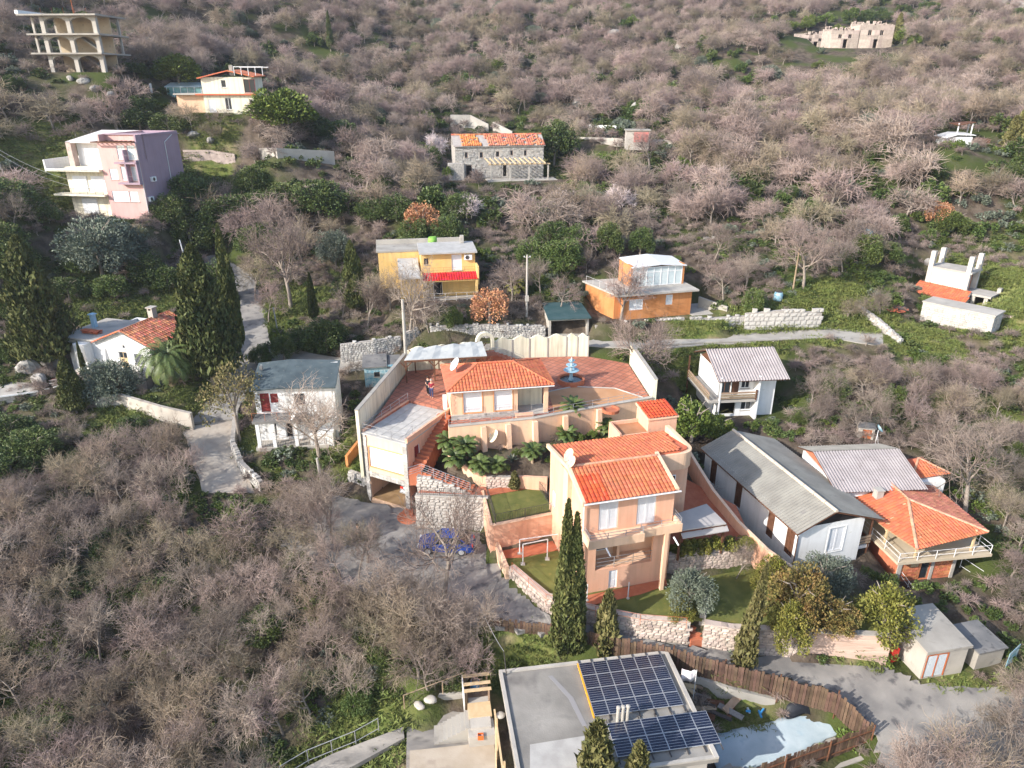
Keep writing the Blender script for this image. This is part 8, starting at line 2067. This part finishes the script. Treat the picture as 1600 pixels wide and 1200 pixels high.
for u, v, lab in ((800, 720, 'pale agave rosette beside the second buttress'), (1283, 84, 'blue grey agave clump below the ruins'), (545, 1190, 'bright leafy plant at the bottom edge path')):
    p = G(u, v); g_ = random.Random(u); e = empty('agave', p, 0, lab, 'plant'); vs, fs = [], []
    for i in range(18):
        a = i * 2.4; el = 1.3 - i * .06; L = .7 if v > 100 else 2.0; d = np.array([math.cos(a) * math.cos(el), math.sin(a) * math.cos(el), math.sin(el)]); s = np.array([-math.sin(a), math.cos(a), 0]) * L * .09; k = len(vs)
        vs += [-s, s, d * L * .5 + s * 1.2, d * L * .5 - s * 1.2, d * L + np.array([0, 0, -.05 * L])]; fs += [(k, k+1, k+2, k+3), (k+3, k+2, k+4, k+4)]
    MB().add([tuple(q) for q in vs], [f if f[2] != f[3] else f[:3] for f in fs]).obj('rosette', M_olive if v < 900 else M_leafbr, e)
# ---- hedge on the stone wall
e = empty('hedge', P(1055, 868, 2.4), R(9), 'clipped yellow green hedge on the stone wall below the canopy', 'hedge')
g = np.random.default_rng(5)
for i in range(5):
    p, out, g2 = crown_pts(400 + i, 1500, round_shape(0, 1.15, .68), 16, .42); v, f = leaf_geo(p, .13, g2, 0, 1.4, out); o_ = link('clump', np_mesh('clump', v, f, M_leafyel), e, (i * .92 + .35, .35 + .06 * (i % 2), -.05)); o_.scale = (1, .85, .95 + .12 * (i % 2))
at_px(('yellow', 0), 'shrub', 'round yellow green bush at the right end of the hedge', 'shrub', 1166, 852, 838, .75, 2.5)

# ============================================================ the wood: bare trees one by one where they show largest, the far wood as one mass
def inside(poly, x, y):
    r = False; n = len(poly); j = n - 1
    for i in range(n):
        if (poly[i][1] > y) != (poly[j][1] > y) and x < (poly[j][0] - poly[i][0]) * (y - poly[i][1]) / (poly[j][1] - poly[i][1]) + poly[i][0]: r = not r
        j = i
    return r
CLEAR = [  # places seen in the photograph with no wood growing in front of them
 [(530,800),(545,690),(560,640),(625,560),(625,450),(750,370),(760,500),(850,520),(850,470),(940,470),(925,400),(970,385),(1090,400),(1100,480),(1290,500),(1420,500),(1430,540),(1300,560),(1240,545),(1240,650),(1140,660),(1085,650),(1085,680),(1180,670),(1260,700),(1420,690),(1560,830),(1540,900),(1420,940),(1530,960),(1600,1040),(1560,1075),(1540,1110),(1400,1125),(1370,1210),(640,1230),(640,1110),(740,1070),(745,960),(660,890),(620,860),(540,850)],
 [(90,450),(310,440),(330,560),(320,640),(130,640),(90,560)], [(285,650),(380,640),(470,500),(425,425),(350,425),(380,540),(400,520),(540,535),(545,690),(390,720),(410,780),(320,790)],
 [(65,205),(300,205),(300,330),(240,350),(70,345)], [(30,10),(180,20),(185,122),(45,118)], [(180,125),(300,115),(415,110),(415,195),(280,165)],
 [(690,200),(860,200),(880,285),(690,290)], [(890,205),(1050,195),(1055,228),(890,228)], [(1240,25),(1400,25),(1400,82),(1240,85)], [(1460,195),(1560,190),(1560,238),(1460,240)],
 [(1430,380),(1660,360),(1660,560),(1560,560),(1420,520)], [(400,225),(530,235),(530,268),(400,262)], [(290,228),(375,235),(375,265),(290,262)], [(1165,475),(1290,470),(1290,520),(1165,520)], [(560,370),(760,370),(760,480),(600,480)],
 [(700,165),(810,180),(810,220),(700,210)], [(1090,520),(1290,510),(1290,550),(1090,565)], [(0,450),(100,440),(100,560),(0,560)], [(150,440),(310,430),(310,500),(150,500)], [(95,360),(290,340),(300,430),(200,440),(95,430)], [(440,440),(620,440),(620,560),(440,560)], [(-30,600),(95,600),(95,690),(-30,700)]]
THICKET = [(-120,790),(60,695),(230,655),(300,690),(315,760),(400,800),(470,760),(530,830),(510,890),(560,905),(640,985),(735,1000),(740,1060),(640,1100),(560,1128),(430,1195),(400,1260),(-120,1290)]
RSLOPE = [(1250,560),(1320,590),(1450,560),(1700,600),(1700,1010),(1590,990),(1550,900),(1570,830),(1450,730),(1400,690),(1250,690)]
CORNER = [(1395,1170),(1500,1110),(1700,1110),(1700,1330),(1380,1300)]
HILL = [(-600,-90),(2200,-90),(2200,420),(1640,380),(1480,375),(1310,440),(1230,410),(1060,345),(900,440),(760,360),(560,335),(440,470),(390,410),(240,350),(90,350),(60,450),(-600,470)]
MID = [(1090,470),(1170,440),(1300,440),(1440,470),(1420,600),(1290,560),(1290,470),(1160,475)]
def open_px(x, y, z, h, r):
    u, v, D = proj(x, y, z + h * .55); q = r * FPX / D * .75; qh = h * .42 * FPX / D
    if D < 3: return False
    for du, dv in ((0, 0), (q, 0), (-q, 0), (0, qh), (0, -qh)):
        for c in CLEAR:
            if inside(c, u + du, v + dv): return False
    return True
def scatter_spots(x0, x1, y0, y1, step, zones, seed, h, r, jit=.42):
    g = random.Random(seed); out = []
    y = y0; row = 0
    while y < y1:
        x = x0 + (row % 2) * step * .5
        while x < x1:
            a = x + g.uniform(-jit, jit) * step; b = y + g.uniform(-jit, jit) * step
            z = TZ(a, b); u, v, D = proj(a, b, z)
            if D > 8 and -500 < u < 2100 and -260 < v < 1420 and any(inside(q, u, v) for q in zones) and open_px(a, b, z, h, r): out.append((a, b, z, D))
            x += step
        y += step * .87; row += 1
    return out
near = scatter_spots(-75, 8, 14, 64, 2.35, [THICKET], 5, 4.2, 1.7) 
right = scatter_spots(14, 70, 28, 75, 2.5, [RSLOPE, CORNER, MID], 6, 3.6, 1.8)
hill = scatter_spots(-300, 330, 68, 150, 3.5, [HILL], 7, 5, 2.2) + scatter_spots(-330, 380, 150, 330, 4.4, [HILL], 8, 5.5, 2.6)
def zone_label(s):
    u, v, D = proj(s[0], s[1], s[2])
    if s in near_set: return ('leafless grey brown tree in the dense thicket at the lower left', 'bare trees of the lower left thicket')
    if s in right_set: return ('leafless tree in the scrub on the right hand slope', 'bare trees of the right hand slope')
    return ('leafless tree at the front of the wooded hillside', 'bare trees of the upper hillside')
near_set, right_set = set(near), set(right)
allb = sorted(near + right + hill, key=lambda s: s[3])
single, mass = allb[:275], allb[275:]
g = random.Random(9)
for s in single:
    lab, grp = zone_label(s)
    k = bare_near[g.randrange(7)]
    h = g.uniform(3.3, 5.2) if s in near_set else (g.uniform(2.6, 4.4) if s in right_set else g.uniform(3.4, 5.6))
    plant(k, 'bare_tree', lab, T, (s[0], s[1], s[2] - .15), h, h * g.uniform(.38, .56), group=grp)

PROTO = bpy.data.collections.new('far kinds')
def proto(name, geos, mats):
    v, f, mi = geo_join(geos); o = bpy.data.objects.new(name, np_mesh(name, v, f, mats, mi=mi)); PROTO_CUR.objects.link(o); return o
def scatter_mass(name, pts, picks, coll, rotz, scl):
    me = bpy.data.meshes.new(name); me.vertices.add(len(pts)); me.vertices.foreach_set('co', np.asarray(pts, np.float32).ravel())
    for nm, ty, arr in (('pick', 'INT', picks), ('scl', 'FLOAT_VECTOR', scl), ('turn', 'FLOAT_VECTOR', rotz)):
        a = me.attributes.new(nm, ty, 'POINT'); arr = np.asarray(arr)
        a.data.foreach_set('value' if ty == 'INT' else 'vector', arr.astype(np.int32).ravel() if ty == 'INT' else arr.astype(np.float32).ravel())
    o = link(name, me); o['kind'] = 'stuff'
    t = bpy.data.node_groups.new(name, 'GeometryNodeTree')
    t.interface.new_socket('Geometry', in_out='INPUT', socket_type='NodeSocketGeometry'); t.interface.new_socket('Geometry', in_out='OUTPUT', socket_type='NodeSocketGeometry')
    N, L = t.nodes, t.links; i, q = N.new('NodeGroupInput'), N.new('NodeGroupOutput')
    ci = N.new('GeometryNodeCollectionInfo'); ci.inputs['Collection'].default_value = coll; ci.inputs['Separate Children'].default_value = True; ci.inputs['Reset Children'].default_value = True
    ip = N.new('GeometryNodeInstanceOnPoints'); ip.inputs['Pick Instance'].default_value = True
    for nm, ty, sk in (('pick', 'INT', 'Instance Index'), ('scl', 'FLOAT_VECTOR', 'Scale'), ('turn', 'FLOAT_VECTOR', 'Rotation')):
        a = N.new('GeometryNodeInputNamedAttribute'); a.data_type = ty; a.inputs['Name'].default_value = nm; L.new(a.outputs['Attribute'], ip.inputs[sk])
    L.new(i.outputs[0], ip.inputs['Points']); L.new(ci.outputs[0], ip.inputs['Instance']); L.new(ip.outputs[0], q.inputs[0])
    o.modifiers.new('scatter', 'NODES').node_group = t
    return o
# the far wood
PROTO_CUR = bpy.data.collections.new('far wood kinds')
for i in range(6):
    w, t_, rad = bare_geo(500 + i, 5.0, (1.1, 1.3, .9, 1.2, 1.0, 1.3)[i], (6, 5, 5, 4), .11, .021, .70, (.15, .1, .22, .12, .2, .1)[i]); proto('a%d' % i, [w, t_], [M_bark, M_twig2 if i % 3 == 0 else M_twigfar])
p, out, g2 = crown_pts(600, 2000, round_shape(.1, 4.0, 1.8), 20); proto('b0', [limbs_geo(1, 3, 1.2, .1), leaf_geo(p, .24, g2, 0, 1.5, out)], [M_bark, M_leaf])
p, out, g2 = crown_pts(601, 1600, round_shape(.1, 2.6, 1.6), 18); proto('b1', [limbs_geo(2, 2.4, 1.2, .1), leaf_geo(p, .24, g2, 0, 1.5, out)], [M_bark, M_olive])
ms = np.array([(s[0], s[1], s[2] - .2) for s in mass]); n = len(ms)
gg = np.random.default_rng(3); pk = gg.integers(0, 6, n)
ev = vnoise(ms[:, 0], ms[:, 1], 14, 21) + vnoise(ms[:, 0], ms[:, 1], 5, 22) * .8
pk = np.where((ev > .10) & (gg.random(n) < .55), 6 + (gg.random(n) < .3), pk)
sc = gg.uniform(.6, 1.4, (n, 1)) * np.where(pk >= 6, .75, 1.0)[:, None]; sc = sc * np.stack([gg.uniform(.95, 1.3, n)] * 2 + [gg.uniform(.75, 1.05, n)], -1)
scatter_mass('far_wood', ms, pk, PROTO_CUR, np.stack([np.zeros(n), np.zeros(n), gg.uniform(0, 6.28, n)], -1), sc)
# undergrowth: bushes, ivy, brambles under and between the trees; grass tufts on the grassy places
PROTO_CUR = bpy.data.collections.new('undergrowth kinds')
for i, (m, n_, sz) in enumerate(((M_leaf, 420, .14), (M_leafbr, 380, .12), (M_olive, 380, .12), (M_leaf, 520, .11))):
    p, out, g2 = crown_pts(700 + i, n_, round_shape(-.1, 1.0, .75), 12, .45); proto('c%d' % i, [leaf_geo(p, sz, g2, .1, 1.6, out)], [m])
for i in range(3):
    w, t_, rad = bare_geo(720 + i, 1.5, 1.35, (7, 5, 4), .03, .012, .35, .05); proto('d%d' % i, [w, t_], [M_bark, M_twig])
gt = np.random.default_rng(4); m_ = 60; a_ = gt.uniform(0, 6.28, m_); c_ = np.stack([gt.normal(0, .22, m_), gt.normal(0, .22, m_), np.full(m_, .12)], -1)
proto('e0', [leaf_geo(c_, .05, gt, 1.2, 6.5)], [M_blade])
NOGROW = [[(p.x, p.y) for p in ROAD_N] + [(p.x, p.y) for p in ROAD_S[::-1]], [(p.x, p.y) for p in LANE_L] + [(p.x, p.y) for p in LANE_R[::-1]], [(p.x, p.y) for p in UP_L] + [(p.x, p.y) for p in UP_R[::-1]],
          [(p.x, p.y) for p in BACK_N] + [(p.x, p.y) for p in BACK_S[::-1]], TERR, [(p.x, p.y) for p in LAWN0], [(p.x, p.y) for p in LAWN1], [(p.x, p.y) for p in HEDGE], [(-7.5,46),(-2,45.8),(-2,48),(-7,48.4)], [(-12.2,49.5),(-8,47.8),(-4.8,53.8),(-8.8,56)]]
BOX = [(V0, VR, 0, 8, -.5, 11), (SO, R(6), -.3, 7.2, -.3, 5.4), (LO, R(16), -.5, 6.9, -.4, 12.6), (P(1302, 800, 1.6), R(4), -.2, 7.2, -.2, 6.8), (P(1412, 908, -1.3), R(8), -1.2, 7.6, -1.4, 9), (FLs, math.atan2((SOL[1]-SOL[0]).y, (SOL[1]-SOL[0]).x), -.6, wS + .5, -.8, dS + .3),
       (P(1437, 1060, -1.7), R(10), -.3, 5.5, -.5, 3.6), (P(1116, 650, 3.6), R(5), -1.2, 7, -1.2, 5.6), (P(972, 499, 8.9), R(3), -2.4, 10.5, -.7, 6.3), (P(662, 470, 10.2), R(3), -4.9, 6, -.5, 9.5), (P(858, 527, 7.5), R(-3), -.2, 4.2, -.4, 4), (P(140, 588, 4.8), R(-16), -2.6, 10.5, -1.5, 7.6), (P(571, 602, 4.9), R(10), -.2, 3.6, -.2, 2.5), (P(176, 338, 16.2), R(-9), -7.5, 5.5, -1, 9.2),
       (Vector((49.6, 83.4, 8.4)), R(-50), -.8, 7.4, -2.6, 3.5), (Vector((45.6, 76.0, 7.6)), R(-50), -.3, 7.3, -.4, 2.9), (P(712, 279, 18.0), R(-2), -1.4, 17, -3.5, 5.8), (P(636, 1118, -3.2), R(7), -.2, 6.6, -4.6, 1.2)]
BOX = [(o.x, o.y, math.cos(a), math.sin(a), x0, x1, y0, y1) for o, a, x0, x1, y0, y1 in BOX]
SHEETP = [(p.x, p.y) for p in pts_sheet]
def can_grow(x, y):
    for ox, oy, c, s, x0, x1, y0, y1 in BOX:
        dx, dy = x - ox, y - oy; a = dx * c + dy * s; b = -dx * s + dy * c
        if x0 < a < x1 and y0 < b < y1: return False
    return not any(inside(q, x, y) for q in NOGROW) and not inside(SHEETP, x, y)
gr_arr = np.array(GRASS)
up_, pk_, sc_ = [], [], []
gp, gs = [], []
g = random.Random(15)
def cover(x0, x1, y0, y1, step, big):
    y = y0
    while y < y1:
        x = x0
        while x < x1:
            a = x + g.uniform(-.5, .5) * step; b = y + g.uniform(-.5, .5) * step; x += step
            z = TZ(a, b); u_, v_, D = proj(a, b, z)
            if not (-160 < u_ < 1760 and -60 < v_ < 1330) or not can_grow(a, b): continue
            gd = (1.15 - np.hypot(gr_arr[:, 0] - a, gr_arr[:, 1] - b) / gr_arr[:, 2]).max()
            if gd > g.random() * .6 and g.random() < .93: continue
            if any(inside(c, u_, v_) for c in (CLEAR[0],)) and g.random() < .62: continue
            t = vnoise(np.array([a]), np.array([b]), 4.5, 31)[0] + g.uniform(-.22, .22)
            k = (4 + g.randrange(3)) if t < .0 else (g.choice((0, 0, 3, 3, 2, 1)))
            s = g.uniform(.45, 1.0) * big
            if 1040 > u_ > 640 and v_ > 640: s *= .5
            up_.append((a, b, z)); pk_.append(k); sc_.append((s * g.uniform(.9, 1.4), s * g.uniform(.9, 1.4), s * g.uniform(.7, 1.1)))
        y += step
cover(-80, 75, 18, 92, 1.0, 1.0); cover(-150, 150, 92, 170, 2.2, 1.7)
n = len(up_)
scatter_mass('undergrowth', up_, pk_, PROTO_CUR, [(0, 0, g.uniform(0, 6.28)) for _ in range(n)], sc_)
for gx_, gy_, r in GRASS:
    for _ in range(int(r * r * 16)):
        a = g.uniform(0, 6.28); d = r * math.sqrt(g.random()); x, y = gx_ + d * math.cos(a), gy_ + d * math.sin(a)
        if can_grow(x, y): gp.append((x, y, TZ(x, y) - .03)); s = g.uniform(.6, 1.4) * min(1.0, .4 + r * .15); gs.append((s * 1.6, s * 1.6, s))
scatter_mass('grass', gp, [7] * len(gp), PROTO_CUR, [(0, 0, g.uniform(0, 6.28)) for _ in gp], gs)
# evergreen trees and shrubs one by one over the hillside
spots = scatter_spots(-190, 210, 72, 240, 9.0, [HILL], 33, 3, 1.6, .5)
g = random.Random(16); spots.sort(key=lambda s: s[3])
for s in spots:
    if vnoise(np.array([s[0]]), np.array([s[1]]), 22, 41)[0] + g.uniform(-.3, .3) < .02: continue
    k, lab, nm = g.choice(((('evergreen', 0), 'dark green evergreen tree scattered through the bare hillside wood', 'evergreen_tree'), (('evergreen', 2), 'dark green evergreen tree scattered through the bare hillside wood', 'evergreen_tree'), (('bright', 0), 'bright green shrub scattered through the bare hillside wood', 'shrub'), (('olive', 1), 'grey green tree scattered through the bare hillside wood', 'olive_tree')))
    h = g.uniform(2.2, 4.8); plant(k, nm, lab, 'shrub' if nm == 'shrub' else T, (s[0], s[1], s[2] - .2), h, h * g.uniform(.45, .65), group={'evergreen_tree': 'evergreens of the hillside wood', 'shrub': 'bright shrubs of the hillside wood', 'olive_tree': 'grey green trees of the hillside wood'}[nm])
g2_ = random.Random(71)
for u, v in ((690, 722), (736, 728), (764, 728), (790, 735), (808, 712), (846, 708), (868, 706), (905, 690), (925, 684), (960, 668), (985, 660), (862, 722)):
    at_px(('bright', u % 2), 'shrub', 'low leafy shrub in the palm garden below the peach retaining wall', 'shrub', u, v, v - g2_.randrange(9, 17), g2_.uniform(.35, .6), group='low shrubs of the palm garden')
spots = scatter_spots(-60, 70, 16, 74, 4.5, [THICKET, RSLOPE, MID], 35, 2, 1.2, .5)
for s in spots:
    if g.random() < .45: continue
    h = g.uniform(1.5, 3.0); k = g.choice((('evergreen', 1), ('bright', 1), ('evergreen', 0)))
    lft = s[0] < 5
    plant(k, 'ivy_bush', 'ivy grown green bush among the bare trees of the lower left thicket' if lft else 'green bush in the scrub of the right hand slope', 'shrub', (s[0], s[1], s[2] - .1), h, h * g.uniform(.45, .7), group='green bushes of the lower left thicket' if lft else 'green bushes of the right hand slope')
print('COUNTS near', len(near), 'right', len(right), 'hill', len(hill), 'under', len(up_), 'grass', len(gp))
# ============================================================ thin air over the whole valley
zmin, zmax = float(ZZ.min()), float(ZZ.max())
hz = MB().box(-345, 345, -54, 445, zmin - 1.0, zmax + 16)
hm = bpy.data.materials.new('thin haze'); hm.use_nodes = True
hn = hm.node_tree; hn.nodes.remove(hn.nodes['Principled BSDF'])
pv = hn.nodes.new('ShaderNodeVolumePrincipled'); pv.inputs['Density'].default_value = .00024; pv.inputs['Color'].default_value = (.80, .86, 1.0, 1); pv.inputs['Anisotropy'].default_value = .3
hn.links.new(pv.outputs[0], hn.nodes['Material Output'].inputs['Volume'])
hz.obj('haze', hm, kind='stuff')
